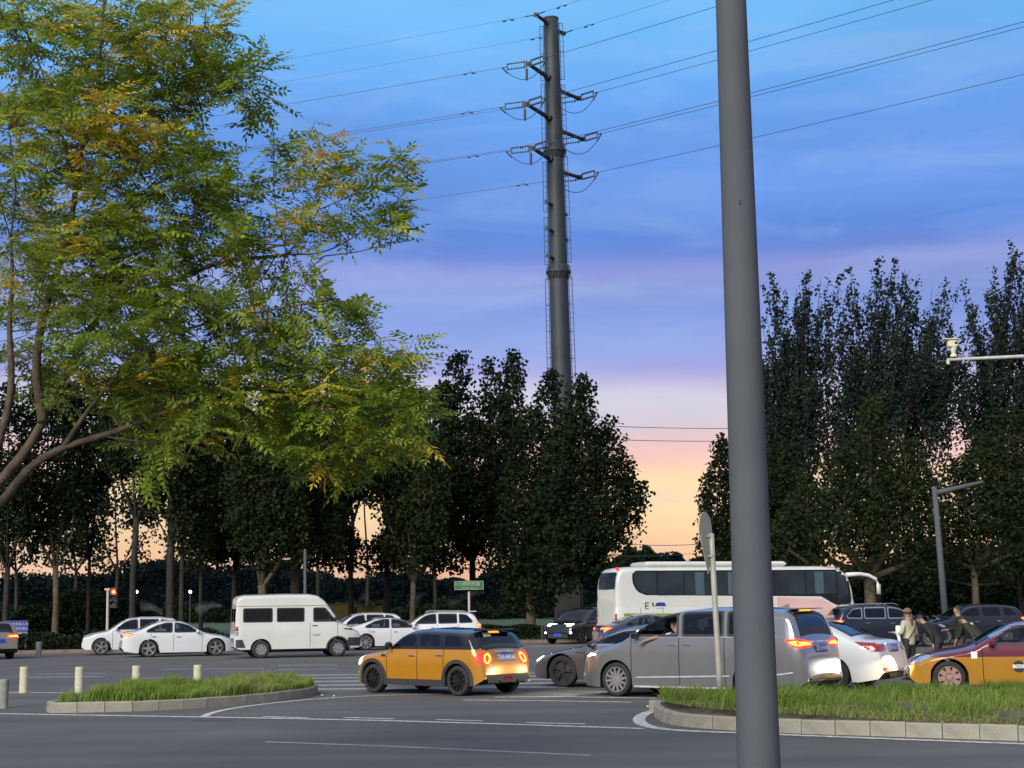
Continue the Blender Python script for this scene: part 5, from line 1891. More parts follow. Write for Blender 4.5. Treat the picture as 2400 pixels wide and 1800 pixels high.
# thin pole behind the van
g0 = at(716, 1478, 78); h1 = at(712, 1287, 78)[2]
root = thing('lamp_post', 'thin pale metal post rising behind the white van among the trees', 'pole', (g0[0], 78, 0))
b = MB(); b.tube([(0, 0, 0), (-.06, 0, h1)], [.10, .07], 12); b.build('post', pole_m, root, smooth=True)
b = MB(); b.lathe([(.18, 0), (.18, .05), (.10, .3)], 'z', 12); b.build('base', pole_m, root)

# grey mast with a sloping arm on the right
g0 = at(2219, 1478, 71); p1 = at(2190, 1142, 71)
root = thing('lamp_post', 'grey mast with one long arm sloping up to the right, behind the taxi', 'street lamp', (g0[0], 71, 0))
b = MB(); b.tube([(0, 0, 0), (p1[0] - g0[0], 0, p1[2])], [.17, .12], 14); b.build('pole', pole_m, root, smooth=True)
e1 = at(2305, 1129, 70)
b = MB(); b.tube([(p1[0] - g0[0] + .05, 0, p1[2] - .28), (p1[0] - g0[0] + .3, -.1, p1[2] - .22), (e1[0] - g0[0], -1, e1[2])], [.14, .13, .07], 12); b.build('arm', pole_m, root, smooth=True)

# camera gantry entering from the right edge
g0 = at(2560, 1700, 38); a0 = at(2220, 843, 38); a1 = at(2560, 828, 38)
root = thing('camera_gantry', 'pale horizontal gantry arm entering from the right edge, carrying a camera', 'gantry', (a1[0], 38, 0))
b = MB(); b.tube([(0, 0, 0), (0, 0, a1[2] + .3)], [.14, .11], 14); b.build('pole', galv_l, root, smooth=True)
b = MB(); b.tube([(0, 0, a1[2]), (a0[0] - a1[0], 0, a0[2])], [.058, .036], 12); b.build('arm', mat('gantry_white', (.38, .39, .37), .4), root, smooth=True)
b = MB(); b.tube([(a0[0] - a1[0] + .02, 0, a0[2]), (a0[0] - a1[0] + .02, 0, a0[2] - .12)], .05, 8); b.build('arm_end', galv_l, root)
cc = at(2234, 815, 38)
root = thing('surveillance_camera', 'cream surveillance camera standing on the end of the gantry arm', 'camera', tuple(cc))
cw = mat('camera_cream', (.62, .60, .42), .45)
b = MB(); b.lathe([(.085, -.24), (.085, -.18), (.05, -.16), (.07, -.08), (.09, 0), (.08, .06)], 'z', 14); b.build('mount', cw, root)
b = MB(); b.box((-.02, 0, .10), (.26, .20, .20), bev=.03); b.box((-.06, 0, .215), (.40, .26, .03), bev=.01); b.build('housing', cw, root)
b = MB(); b.lathe([(.001, -.105), (.04, -.105), (.045, -.09)], 'y', 12, c=(.05, 0, .11)); b.build('lens', black_pl, root)

# bollards
BG = 'concrete bollards along the island'
def bollard(px, py, h, r, m, label, group=BG):
    g = gp(px, py)
    root = thing('bollard', label, 'bollard', (g[0], g[1], 0), 0, group)
    b = MB(); b.lathe([(r * 1.02, -.02), (r, .02), (r, h - .10)], 'z', 20); b.build('post', m, root, smooth=True)
    b = MB(); b.lathe([(r * .97, h - .10), (r * .97, h - .085), (r, h - .08), (r, h - .015), (r * .93, h), (.001, h + .004)], 'z', 20); b.build('cap', m, root, smooth=False)


for px, py, lb in ((55, 1624, 'cream bollard farthest left of the pale row, standing clear of the grass'), (185, 1625, 'cream bollard at the left end of the grass strip'),
                   (319, 1622, 'cream bollard rising behind the middle of the grass strip'), (463, 1620, 'cream bollard rightmost behind the grass strip')):
    bollard(px, py, .60, .10, bollard_m, lb)
bollard(8, 1660, .56, .088, grey_conc, 'dark grey concrete bollard cut by the left frame edge')
bollard(90, 1540, .63, .12, grey_conc, 'dark bollard by the far kerb near the blue notice board')
bollard(1272, 1504, .85, .10, mat('black_bollard', (.02, .02, .02), .7), 'black bollard at the far kerb left of the black SUV')

# ------------------------------------------------------------------ low things in the park beyond
low_m = mat('ochre_wall', (.13, .085, .03), .85, var=.3, scale=2, bump=.3)
for k, (x0, x1, yt, yb_, Y) in enumerate([(760, 830, 1417, 1432, 96), (838, 898, 1423, 1440, 92)]):
    a, c_ = at(x0, yt, Y), at(x1, yb_, Y)
    b = MB(); b.box(((a[0] + c_[0]) / 2, Y, a[2] / 2), (c_[0] - a[0], .4, a[2]), bev=.03)
    b.box(((a[0] + c_[0]) / 2, Y, a[2] + .03), (c_[0] - a[0] + .1, .5, .06))
    tag(b.build('garden_wall', low_m), ['long low ochre wall beyond the van bonnet', 'short ochre wall just right of the van, behind the white cars'][k], 'wall')
lampe = mat('park_lamp_glow', (1, .95, .8), .4, emit=(1, .95, .8), es=12)
for k, (x, y) in enumerate([(183, 1391), (320, 1387), (446, 1387)]):
    p = at(x, y, 150)
    root = thing('park_lamp', ['small lit park lamp among the trees left of the traffic light', 'small lit park lamp right of the traffic light', 'small lit park lamp between two tree trunks, left of the van'][k], 'lamp', (p[0], 150, 0), 0, 'lit lamps in the park')
    b = MB(); b.tube([(0, 0, 0), (0, 0, p[2] - .15)], .05, 6); b.build('post', dark_steel, root)
    b = MB(); b.lathe([(.001, -.15), (.12, -.10), (.15, 0), (.12, .10), (.001, .15)], 'z', 10, c=(0, 0, p[2])); b.build('globe', lampe, root, smooth=True)
p = at(1360, 1325, 100)
root = thing('park_lamp', 'pale cone topped park lamp in front of the pylon foot', 'lamp', (p[0], 100, 0))
b = MB(); b.tube([(0, 0, 0), (0, 0, p[2] - .25)], .05, 8); b.build('post', dark_steel, root)
b = MB(); b.lathe([(.22, -.3), (.2, -.28), (.03, .3), (.001, .31)], 'z', 12, c=(0, 0, p[2])); b.build('shade', mat('lamp_shade_pale', (.25, .27, .25), .6), root)
b = MB(); b.box((0, 0, 1.9), (2.1, 2.1, 3.9), bev=.1)
pb = b.build('pylon_plinth', mat('plinth_concrete', (.05, .047, .045), .85, var=.3, scale=1, bump=.3), loc=(TB[0], TY - .0, 0))
tag(pb, 'dark concrete plinth under the pylon, left of the bus', 'plinth')

# sprinkler mist
def spray_mat():
    m = bpy.data.materials.new('water_spray'); m.use_nodes = True
    nt = m.node_tree; p = nt.nodes['Principled BSDF']
    p.inputs['Base Color'].default_value = (.65, .7, .8, 1); p.inputs['Roughness'].default_value = .9
    tc = nt.nodes.new('ShaderNodeTexCoord'); nz = nt.nodes.new('ShaderNodeTexNoise'); nz.inputs['Scale'].default_value = 2.2; nz.inputs['Detail'].default_value = 6
    nt.links.new(tc.outputs['Object'], nz.inputs['Vector'])
    mr = nt.nodes.new('ShaderNodeMapRange'); mr.inputs['From Min'].default_value = .35; mr.inputs['From Max'].default_value = .8
    mr.inputs['To Min'].default_value = 0.0; mr.inputs['To Max'].default_value = .03
    nt.links.new(nz.outputs['Fac'], mr.inputs['Value']); nt.links.new(mr.outputs[0], p.inputs['Alpha'])
    return m


spray = spray_mat()
for k, (x0, y0, x1, y1, Y) in enumerate([(828, 1427, 862, 1402, 90), (1000, 1390, 965, 1425, 90), (1135, 1388, 1050, 1425, 92), (520, 1420, 460, 1440, 92), (380, 1440, 330, 1430, 95)]):
    A_, B_ = at(x0, y0, Y), at(x1, y1, Y)
    b = MB()
    for j in range(3):
        P = [A_ + (B_ - A_) * t + np.array([0, .2 * j, .25 * math.sin(t * 2.5) * (1 + .2 * j)]) for t in np.linspace(0, 1, 8)]
        b.tube(P, [.05 + (.12 + .06 * j) * t * 1.6 for t in np.linspace(0, 1, 8)], 8)
    o = b.build('sprinkler_spray', spray, smooth=True)
    tag(o, ['plume of sprinkler water rising right of the white van', 'sprinkler mist falling beside the forked tree trunk', 'long sprinkler jet beneath the green street sign',
            'sprinkler mist left of the white van', 'sprinkler mist above the white saloon roof'][k], 'water spray', kind='stuff')

# ------------------------------------------------------------------ trees
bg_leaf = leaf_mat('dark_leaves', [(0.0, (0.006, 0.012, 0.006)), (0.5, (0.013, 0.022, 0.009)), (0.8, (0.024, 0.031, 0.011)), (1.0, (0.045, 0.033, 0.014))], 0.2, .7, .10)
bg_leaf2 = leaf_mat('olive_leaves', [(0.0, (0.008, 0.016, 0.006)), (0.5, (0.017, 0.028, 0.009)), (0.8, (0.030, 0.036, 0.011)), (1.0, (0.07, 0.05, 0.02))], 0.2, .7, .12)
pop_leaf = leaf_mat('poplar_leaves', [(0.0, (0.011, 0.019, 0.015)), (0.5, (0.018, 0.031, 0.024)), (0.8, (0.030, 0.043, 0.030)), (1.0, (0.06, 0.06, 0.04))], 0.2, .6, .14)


def quads_mesh(name, V, tone, m, parent=None, loc=None, per=4):
    """V: (n, per, 3) leaf corners"""
    n = len(V)
    me = bpy.data.meshes.new(name)
    me.vertices.add(n * per)
    me.vertices.foreach_set('co', V.reshape(-1).astype(np.float32))
    me.loops.add(n * per)
    me.loops.foreach_set('vertex_index', np.arange(n * per, dtype=np.int32))
    me.polygons.add(n)
    me.polygons.foreach_set('loop_start', np.arange(0, n * per, per, dtype=np.int32))
    me.polygons.foreach_set('loop_total', np.full(n, per, dtype=np.int32))
    me.update(calc_edges=True)
    me.materials.append(m)
    a = me.attributes.new('tone', 'FLOAT', 'FACE')
    a.data.foreach_set('value', np.asarray(tone, np.float32))
    o = bpy.data.objects.new(name, me)
    COL.objects.link(o)
    if parent is not None: o.parent = parent
    if loc is not None: o.location = loc
    return o


def leaf_quads(C, size, rng, flat=0.0, aspect=.85, D=None):
    """random leaf quads about the points C"""
    n = len(C)
    a = rng.normal(0, 1, (n, 3)) if D is None else D + rng.normal(0, .45, (n, 3))
    a /= np.linalg.norm(a, axis=1, keepdims=True)
    b = rng.normal(0, 1, (n, 3))
    b[:, 2] *= (1 - flat)
    b -= (a * b).sum(1, keepdims=True) * a
    b /= np.maximum(np.linalg.norm(b, axis=1, keepdims=True), 1e-6)
    s = (size * rng.uniform(.65, 1.3, n))[:, None]
    V = np.stack([C - a * s * .5, C + b * s * aspect * .5 - a * s * .05, C + a * s * .5, C - b * s * aspect * .5 - a * s * .05], 1)
    return V


def sample_lobe(rng, lobe, n):
    """points in a flame shaped lobe: (x, y, z0, z1, r): widest a third up, tapering to the tip"""
    x, y, z0, z1, r = lobe[:5]
    tipdx = lobe[5] if len(lobe) > 5 else 0.0
    t = rng.beta(1.35, 1.2, n)
    prof = np.clip(1 - (2 * t - 1) ** 2, 0, 1) ** .42 * (1 - .42 * t)
    rr = r * prof * np.sqrt(rng.uniform(.05, 1, n))
    a = rng.uniform(0, 2 * np.pi, n)
    return np.stack([x + tipdx * t + rr * np.cos(a), y + rr * np.sin(a), z0 + (z1 - z0) * t], 1)


def bg_tree(name, label, px, Y, base_py, trunk_r, fork_z, lobes_px, leaf_m, nclump, group, seed, size=.24, bark_=None, per=11, cl=.32, poplar=False, cat='tree', fork=0):
    """lobes_px: (px, py_bottom, py_top, half width px, depth shift m)"""
    rng = np.random.default_rng(seed)
    p = at(px, 1480, Y)
    base = np.array([p[0], Y, 0.05])
    root = thing(name, label, cat, tuple(base), 0, group)
    lobes = []
    for (lx, yb_, yt, hw, dy) in lobes_px:
        b0, t0 = at(lx, yb_, Y + dy), at(lx, yt, Y + dy)
        lobes.append((b0[0] - base[0], dy, b0[2] - base[2], t0[2] - base[2], hw * Y / F * 1.05, (t0[0] - b0[0])))
    # trunk and limbs
    tb = MB()
    zf = fork_z
    tb.tube([(0, 0, -.1), (0.02, 0, .3), (.04 * math.sin(seed), .02, zf * .5), (.08 * math.sin(seed * 2), 0, zf)], [trunk_r * 1.35, trunk_r * 1.05, trunk_r * .9, trunk_r * .78], 9)
    for L in lobes:
        m0 = np.array([.08 * math.sin(seed * 2), 0, zf])
        e0 = np.array([L[0] + L[5] * .35, L[1], L[2] + (L[3] - L[2]) * .35])
        ke = .72 if poplar else .93
        e1 = np.array([L[0] + L[5] * .9, L[1], L[2] + (L[3] - L[2]) * ke])
        mid = (m0 + e0) / 2 + np.array([(e0[0] - m0[0]) * .12, 0, (-.1 if not poplar else 0) * abs(e0[0] - m0[0])])
        k = trunk_r * .42
        tb.tube([m0 - [0, 0, .2], mid, e0, (e0 + e1) / 2 + rng.normal(0, .1, 3), e1], [k * 1.3, k, k * .75, k * .4, .02], 6)
        for q in range(7 if not poplar else 12):
            t = rng.uniform(.05, .75)
            s0 = e0 * (1 - t) + e1 * t if t > .2 else mid * .5 + e0 * .5
            a = rng.uniform(0, 6.28); rr = L[4] * rng.uniform(.5, .95) * math.sin(math.pi * min(.95, t + .15))
            s1 = s0 + np.array([rr * math.cos(a), rr * math.sin(a), rr * (1.3 if poplar else .55)])
            tb.tube([s0, (s0 + s1) / 2 + [0, 0, -.05 * rr], s1], [k * .32, k * .2, .012], 4, cap=False)
    tb.build('trunk', bark_ or bark, root, smooth=True)
    vol = np.array([(L[3] - L[2]) * L[4] ** 1.4 for L in lobes]); vol /= vol.sum()
    CC = []
    tb2 = MB()
    for L, v in zip(lobes, vol):
        n = int(nclump * v)
        c = sample_lobe(rng, L, n)
        if poplar:     # leaves strung along rising limbs that fan out from the lobe's foot
            nb = max(8, int(n / 22))
            rho = np.sqrt(rng.uniform(0, 1, nb))
            ang = rng.uniform(0, 2 * np.pi, nb)
            z1 = L[3] - (L[3] - L[2]) * (.15 * rho ** 2 + rng.uniform(0, .05, nb) + rng.uniform(0, .5, nb) * rng.uniform(0, 1, nb))
            rr = L[4] * 1.6 * rho
            x1 = L[0] + L[5] + rr * np.cos(ang); y1 = L[1] + rr * np.sin(ang)
            z0 = z1 - rng.uniform(.34, .62, nb) * (L[3] - L[2])
            x0 = L[0] + rr * np.cos(ang) * .08; y0 = L[1] + rr * np.sin(ang) * .08
            for q in range(nb):
                tb2.tube([(x0[q], y0[q], z0[q]), (x0[q] * .4 + x1[q] * .6, y0[q] * .4 + y1[q] * .6, z0[q] * .55 + z1[q] * .45), (x1[q], y1[q], z1[q])], [.05, .03, .01], 4, cap=False)
            k = rng.integers(0, nb, n)
            u = rng.uniform(.12, 1.0, n) ** .9
            cx = x0[k] + (x1[k] - x0[k]) * (.8 * u + .2 * u * u); cy = y0[k] + (y1[k] - y0[k]) * (.8 * u + .2 * u * u); cz = z0[k] + (z1[k] - z0[k]) * (.9 * u + .1 * u * u)
            c = np.stack([cx, cy, cz], 1)
            w_ = (.12 + .22 * (1 - u))[:, None, None]
            pts = c[:, None] + rng.normal(0, 1, (n, per, 3)) * w_ * np.array([1, 1, 1.7])
            c2 = sample_lobe(rng, (L[0], L[1], L[2], L[2] + (L[3] - L[2]) * .80, L[4] * 1.15, L[5]), int(n * .28))
            g2 = rng.normal(0, 1, (len(c2), per, 3)); g2 /= np.linalg.norm(g2, axis=2, keepdims=True)
            pts = np.concatenate([pts, c2[:, None] + g2 * rng.uniform(0, 1, (len(c2), per, 1)) ** .5 * np.array([.38, .38, .62])])
        else:
            g_ = rng.normal(0, 1, (n, per, 3)); g_ /= np.linalg.norm(g_, axis=2, keepdims=True)
            pts = c[:, None] + g_ * rng.uniform(0, 1, (n, per, 1)) ** .5 * cl * 1.7 * np.array([1, 1, .85])
        CC.append(pts.reshape(-1, 3))
    C = np.concatenate(CC)
    C = C[C[:, 2] > 1.5]
    if tb2.v: tb2.build('twigs', bark, root)['kind'] = 'stuff'
    tone = .45 + .15 * np.sin(C[:, 0] * 1.1 + seed) * np.sin(C[:, 2] * .9) + rng.normal(0, .12, len(C))
    cr = quads_mesh('crown', leaf_quads(C, size, rng), tone, leaf_m, root)
    return root


TG = 'dark trees beyond the far kerb'
L1 = lambda *a: a
# middle pair of trees in front of the pylon
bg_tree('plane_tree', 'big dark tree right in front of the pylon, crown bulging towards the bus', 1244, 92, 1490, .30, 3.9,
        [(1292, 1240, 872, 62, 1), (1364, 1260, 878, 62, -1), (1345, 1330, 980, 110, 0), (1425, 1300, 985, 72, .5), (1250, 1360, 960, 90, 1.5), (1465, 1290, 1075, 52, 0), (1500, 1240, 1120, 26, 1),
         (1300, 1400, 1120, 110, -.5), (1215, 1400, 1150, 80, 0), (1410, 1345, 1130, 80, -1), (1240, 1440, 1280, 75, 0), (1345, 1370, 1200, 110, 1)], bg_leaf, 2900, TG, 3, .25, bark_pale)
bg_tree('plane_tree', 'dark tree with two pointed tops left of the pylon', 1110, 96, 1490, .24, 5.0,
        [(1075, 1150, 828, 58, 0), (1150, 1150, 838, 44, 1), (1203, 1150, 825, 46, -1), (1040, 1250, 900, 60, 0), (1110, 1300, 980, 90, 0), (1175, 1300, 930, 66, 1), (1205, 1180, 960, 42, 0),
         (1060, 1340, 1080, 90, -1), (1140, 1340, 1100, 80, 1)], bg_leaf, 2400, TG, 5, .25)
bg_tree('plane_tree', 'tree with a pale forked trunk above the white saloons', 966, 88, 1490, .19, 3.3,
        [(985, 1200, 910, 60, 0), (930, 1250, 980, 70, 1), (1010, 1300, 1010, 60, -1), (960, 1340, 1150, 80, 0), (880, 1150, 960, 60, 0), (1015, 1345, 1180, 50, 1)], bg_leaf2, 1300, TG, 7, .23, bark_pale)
lab = iter(['dark tree at the far left edge beyond the notice board', 'leaning forked trunk tree left of the traffic light', 'slender dark tree left of the traffic light', 'dark tree standing right behind the traffic light, wide low branches',
            'thick trunked tree left of the white van, nearer of two close trunks', 'thinner dark trunk beside the thick one left of the van', 'tree just left of the white van', 'pale trunked tree rising behind the van roof with a low side branch',
            'brown trunked tree behind the thin post over the van', 'black trunked tree right of the van over the ochre wall', 'black trunked tree between the van and the white saloons'])
LEFT = [
    (10, 90, .20, 4.5, [(20, 1270, 900, 80, 0), (-30, 1290, 1000, 70, 1), (60, 1250, 1040, 50, 0)], bg_leaf, 750),
    (128, 92, .21, 4.6, [(110, 1250, 860, 80, 0), (160, 1240, 900, 70, 1), (80, 1280, 1100, 50, 0), (170, 1300, 1150, 45, 0)], bg_leaf, 1000),
    (205, 96, .13, 5.2, [(200, 1190, 880, 70, 0), (230, 1150, 1000, 50, 0), (195, 1310, 1180, 42, 0)], bg_leaf, 650),
    (310, 84, .21, 7.0, [(310, 1120, 860, 90, 0), (270, 1100, 960, 70, 1), (380, 1130, 950, 60, 0), (345, 1190, 1110, 34, 0)], bg_leaf, 1000),
    (398, 80, .24, 7.4, [(400, 1210, 840, 85, 0), (450, 1260, 980, 60, 1), (430, 1300, 1150, 46, 0)], bg_leaf2, 1150),
    (424, 86, .16, 7.6, [(470, 1290, 900, 70, 0), (500, 1310, 1050, 70, 0)], bg_leaf, 900),
    (546, 88, .18, 5.0, [(530, 1300, 900, 80, 0), (580, 1320, 1050, 60, 0), (500, 1330, 1170, 60, 0)], bg_leaf, 1200),
    (614, 80, .27, 3.1, [(625, 1330, 1060, 80, 0), (680, 1330, 1120, 60, 0), (590, 1300, 1000, 80, 0), (650, 1200, 900, 80, 1)], bg_leaf2, 1500),
    (690, 83, .28, 6.0, [(700, 1250, 900, 90, 0), (760, 1280, 1000, 70, 1), (740, 1330, 1180, 70, 0)], bg_leaf, 1400),
    (822, 90, .17, 7.0, [(820, 1180, 900, 90, 0), (780, 1270, 1020, 60, 1), (800, 1340, 1230, 60, 0), (860, 1150, 980, 60, 0)], bg_leaf, 1200),
    (908, 94, .21, 6.8, [(905, 1160, 900, 90, 0), (940, 1220, 1000, 70, 0), (900, 1345, 1260, 60, 0), (950, 1350, 1200, 60, 0)], bg_leaf, 1300),
]
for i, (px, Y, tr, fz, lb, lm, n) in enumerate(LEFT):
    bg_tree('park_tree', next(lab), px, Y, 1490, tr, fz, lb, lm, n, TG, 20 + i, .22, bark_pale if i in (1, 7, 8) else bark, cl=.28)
for i, (px, lb, n) in enumerate([(35, [(30, 1335, 1080, 80, 0), (85, 1338, 1130, 40, 0), (0, 1338, 1150, 50, 0)], 560), (175, [(170, 1335, 1080, 80, 0), (222, 1338, 1120, 40, 0), (130, 1338, 1160, 40, 0)], 560),
        (270, [(270, 1240, 1040, 50, 0), (245, 1338, 1160, 30, 0), (318, 1310, 1150, 34, 0), (360, 1250, 1150, 34, 0)], 330), (470, [(480, 1336, 1050, 90, 0), (355, 1240, 1100, 40, 0), (430, 1336, 1180, 60, 0), (570, 1336, 1150, 60, 0)], 700),
        (745, [(750, 1320, 1000, 90, 0), (700, 1325, 1160, 60, 0)], 560), (860, [(850, 1180, 950, 70, 0), (800, 1320, 1240, 40, 0)], 380), (1020, [(1010, 1320, 1050, 80, 0), (930, 1325, 1230, 50, 0)], 560)]):
    bg_tree('park_tree', ['hazy dark tree deep in the park at the far left', 'hazy dark tree deep in the park left of the traffic light', 'slim dark tree deep in the park above the white crossover', 'hazy dark tree deep in the park left of the van',
            'hazy dark tree deep in the park above the van bonnet', 'dark tree deep in the park over the ochre walls', 'hazy dark tree deep in the park left of the green sign'][i], px, 112, 1480, .16, 5.0, lb, bg_leaf, int(n * .65), 'dark trees deep in the park', 90 + i, .27, bark, cl=.42)
# right group: lower olive trees in front, tall poplars behind
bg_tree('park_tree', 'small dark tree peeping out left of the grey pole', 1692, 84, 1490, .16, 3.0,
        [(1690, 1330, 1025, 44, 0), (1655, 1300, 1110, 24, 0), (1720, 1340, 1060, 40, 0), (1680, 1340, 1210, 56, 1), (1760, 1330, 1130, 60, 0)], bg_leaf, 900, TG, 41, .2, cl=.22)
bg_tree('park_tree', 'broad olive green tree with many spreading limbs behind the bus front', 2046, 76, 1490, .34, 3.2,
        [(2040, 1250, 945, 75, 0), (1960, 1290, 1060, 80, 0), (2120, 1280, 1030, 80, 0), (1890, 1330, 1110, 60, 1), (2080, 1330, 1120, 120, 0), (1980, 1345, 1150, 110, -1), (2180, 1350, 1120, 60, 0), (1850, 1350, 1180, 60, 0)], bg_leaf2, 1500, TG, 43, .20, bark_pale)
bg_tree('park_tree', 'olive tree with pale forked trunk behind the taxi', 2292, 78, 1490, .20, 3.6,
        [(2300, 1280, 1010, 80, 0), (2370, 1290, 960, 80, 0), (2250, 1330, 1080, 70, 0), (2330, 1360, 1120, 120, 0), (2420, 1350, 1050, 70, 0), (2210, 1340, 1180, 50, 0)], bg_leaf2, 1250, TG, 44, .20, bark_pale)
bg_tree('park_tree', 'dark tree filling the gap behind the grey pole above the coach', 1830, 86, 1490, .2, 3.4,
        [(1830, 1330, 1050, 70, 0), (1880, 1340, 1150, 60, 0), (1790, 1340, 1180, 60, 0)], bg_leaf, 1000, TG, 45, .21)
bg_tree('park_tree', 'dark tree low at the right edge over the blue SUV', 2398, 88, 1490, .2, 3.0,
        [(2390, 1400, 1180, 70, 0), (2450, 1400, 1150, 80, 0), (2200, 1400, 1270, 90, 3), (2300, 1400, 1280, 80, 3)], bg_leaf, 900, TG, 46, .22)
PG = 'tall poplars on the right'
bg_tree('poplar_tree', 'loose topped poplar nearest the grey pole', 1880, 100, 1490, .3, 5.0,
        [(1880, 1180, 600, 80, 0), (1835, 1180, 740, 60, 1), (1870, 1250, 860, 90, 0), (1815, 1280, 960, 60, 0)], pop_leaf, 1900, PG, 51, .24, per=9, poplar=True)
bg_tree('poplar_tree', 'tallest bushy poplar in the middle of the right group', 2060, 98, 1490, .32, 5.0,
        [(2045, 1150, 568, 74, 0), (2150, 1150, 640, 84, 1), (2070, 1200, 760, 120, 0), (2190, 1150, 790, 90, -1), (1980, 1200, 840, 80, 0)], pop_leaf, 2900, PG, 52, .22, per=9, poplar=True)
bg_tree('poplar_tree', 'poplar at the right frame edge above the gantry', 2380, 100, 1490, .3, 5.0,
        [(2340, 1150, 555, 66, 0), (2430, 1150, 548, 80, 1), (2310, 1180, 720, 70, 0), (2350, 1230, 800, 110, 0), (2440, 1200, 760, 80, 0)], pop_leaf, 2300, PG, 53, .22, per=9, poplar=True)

# ------------------------------------------------------------------ far wood, shrubs, hedge
rng = np.random.default_rng(5)
def mass(name, label, x0, x1, Y, depth, n, size, hfun, m, cat, toneoff=0.4, lo=0.0):
    A_, B_ = at(x0, 1440, Y)[0], at(x1, 1440, Y)[0]
    X = rng.uniform(A_, B_, n); D = rng.uniform(0, depth, n)
    H = hfun(X, D)
    Z = lo + (H - lo) * np.sqrt(rng.uniform(0, 1, n))
    C = np.stack([X, Y + D, Z], 1)
    t = toneoff + .2 * np.sin(X * .8) * np.sin(Z * 1.1 + X * .3) + rng.normal(0, .1, n)
    o = quads_mesh(name, leaf_quads(C, size, rng, aspect=.8), t, m)
    tag(o, label, cat, kind='stuff')
    return o


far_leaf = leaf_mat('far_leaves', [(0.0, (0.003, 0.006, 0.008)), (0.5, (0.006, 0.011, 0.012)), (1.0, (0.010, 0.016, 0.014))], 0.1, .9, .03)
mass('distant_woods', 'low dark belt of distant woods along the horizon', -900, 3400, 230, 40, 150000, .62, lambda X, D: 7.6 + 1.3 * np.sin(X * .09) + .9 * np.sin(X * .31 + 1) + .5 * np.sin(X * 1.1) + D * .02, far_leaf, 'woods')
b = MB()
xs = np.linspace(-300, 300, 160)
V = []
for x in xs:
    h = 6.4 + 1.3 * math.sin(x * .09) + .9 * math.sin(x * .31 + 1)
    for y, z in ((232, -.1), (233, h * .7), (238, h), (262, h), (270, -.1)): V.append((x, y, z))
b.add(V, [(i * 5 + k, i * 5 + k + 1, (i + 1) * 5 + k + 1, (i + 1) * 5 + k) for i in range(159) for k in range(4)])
o = b.build('distant_wood_backing', mat('wood_shade', (.003, .0045, .006), 1.0, var=.3, scale=.5, spec=0))  # added dark backing; the shade behind the leaves is its colour
tag(o, 'dark backing standing in for the shade inside the distant belt of woods', 'woods', kind='stuff')
mass('shrubbery', 'dark green shrubs across the middle of the park', -250, 2700, 212, 8, 52000, .42, lambda X, D: 2.4 + .5 * np.sin(X * .5) + .35 * np.sin(X * 1.3 + 2) + .3 * np.sin(X * 2.9), bg_leaf, 'shrubs', .38)
mass('shrubbery', 'black shrubs under the trees behind the coach and the taxi', 1600, 2600, 97, 8, 40000, .28, lambda X, D: 4.6 + .8 * np.sin(X * .5) + .5 * np.sin(X * 1.7), bg_leaf, 'shrubs', .2)
mass('shrubbery', 'dark shrubs under the trees at the far left', -150, 300, 98, 8, 22000, .26, lambda X, D: 2.3 + .8 * np.sin(X * .6) + .3 * np.sin(X * 2.1), bg_leaf, 'shrubs', .3)
mass('hedge', 'low clipped hedge along the far kerb left of the black SUV', 1130, 1268, 82, 1.2, 5000, .12, lambda X, D: .85 + .05 * np.sin(X * 3), bg_leaf, 'hedge', .4)
mass('ground_cover', 'knee high dark plants along the far kerb at the left', -150, 560, 71.5, 5, 16000, .16, lambda X, D: .75 + .15 * np.sin(X * 1.5) + .1 * np.sin(X * 4), bg_leaf, 'plants', .45)
# small dark trees on the skyline right of the middle tree
for k, (px, w, t) in enumerate([(1478, 26, 1290), (1512, 22, 1285), (1585, 14, 1302)]):
    bg_tree('skyline_tree', ['small round tree on the skyline, left of the coach air conditioner', 'pointed small skyline tree just left of the coach air conditioner', 'tiny skyline tree above the coach roof'][k], px, 150, 1440, .15, 2.5,
            [(px, 1345, t, w, 0), (px - w * .6, 1345, t + 16, w * .7, 1), (px + w * .6, 1345, t + 12, w * .7, 0)], far_leaf if k == 2 else bg_leaf, 260, 'small trees on the skyline', 70 + k, .34)

# ------------------------------------------------------------------ the near tree on the left
fg_leaf = leaf_mat('ash_leaves', [(0.0, (0.07, 0.13, 0.026)), (0.38, (0.20, 0.29, 0.034)), (0.62, (0.36, 0.43, 0.045)), (0.82, (0.66, 0.54, 0.06)), (1.0, (0.62, 0.36, 0.045))], 0.48, .45)
rng = np.random.default_rng(77)
FY = 15.0


def leaf_template(seed, pairs):
    r = np.random.default_rng(seed)
    Q = []
    Lr = .27
    for k in range(pairs):
        t = (k + 1) / (pairs + .6)
        x = Lr * t; z = -.10 * t * t * Lr * 3
        for sg in (-1, 1):
            a = rad(58 + r.normal(0, 8)) * sg
            l = .076 * (1 - .25 * abs(t - .5)) * r.uniform(.85, 1.1); w = l * .42
            d = np.array([math.cos(a), math.sin(a), -.35 + r.normal(0, .12)]); d /= np.linalg.norm(d)
            p = np.array([x, 0, z]); s_ = np.cross(d, [0, 0, 1.0]); s_ /= np.linalg.norm(s_)
            s_ = s_ + np.array([0, 0, r.normal(0, .3)])
            Q.append([p, p + d * l * .45 + s_ * w / 2, p + d * l, p + d * l * .45 - s_ * w / 2])
    d = np.array([1, r.normal(0, .1), -.5]); d /= np.linalg.norm(d)
    p = np.array([Lr, 0, -.072]); s_ = np.array([0, 1.0, 0])
    Q.append([p, p + d * .03 + s_ * .012, p + d * .07, p + d * .03 - s_ * .012])
    Q.append([np.array([0, -.002, 0]), np.array([0, .002, 0]), np.array([Lr, .001, -.072]), np.array([Lr, -.001, -.072])])
    return np.array(Q)


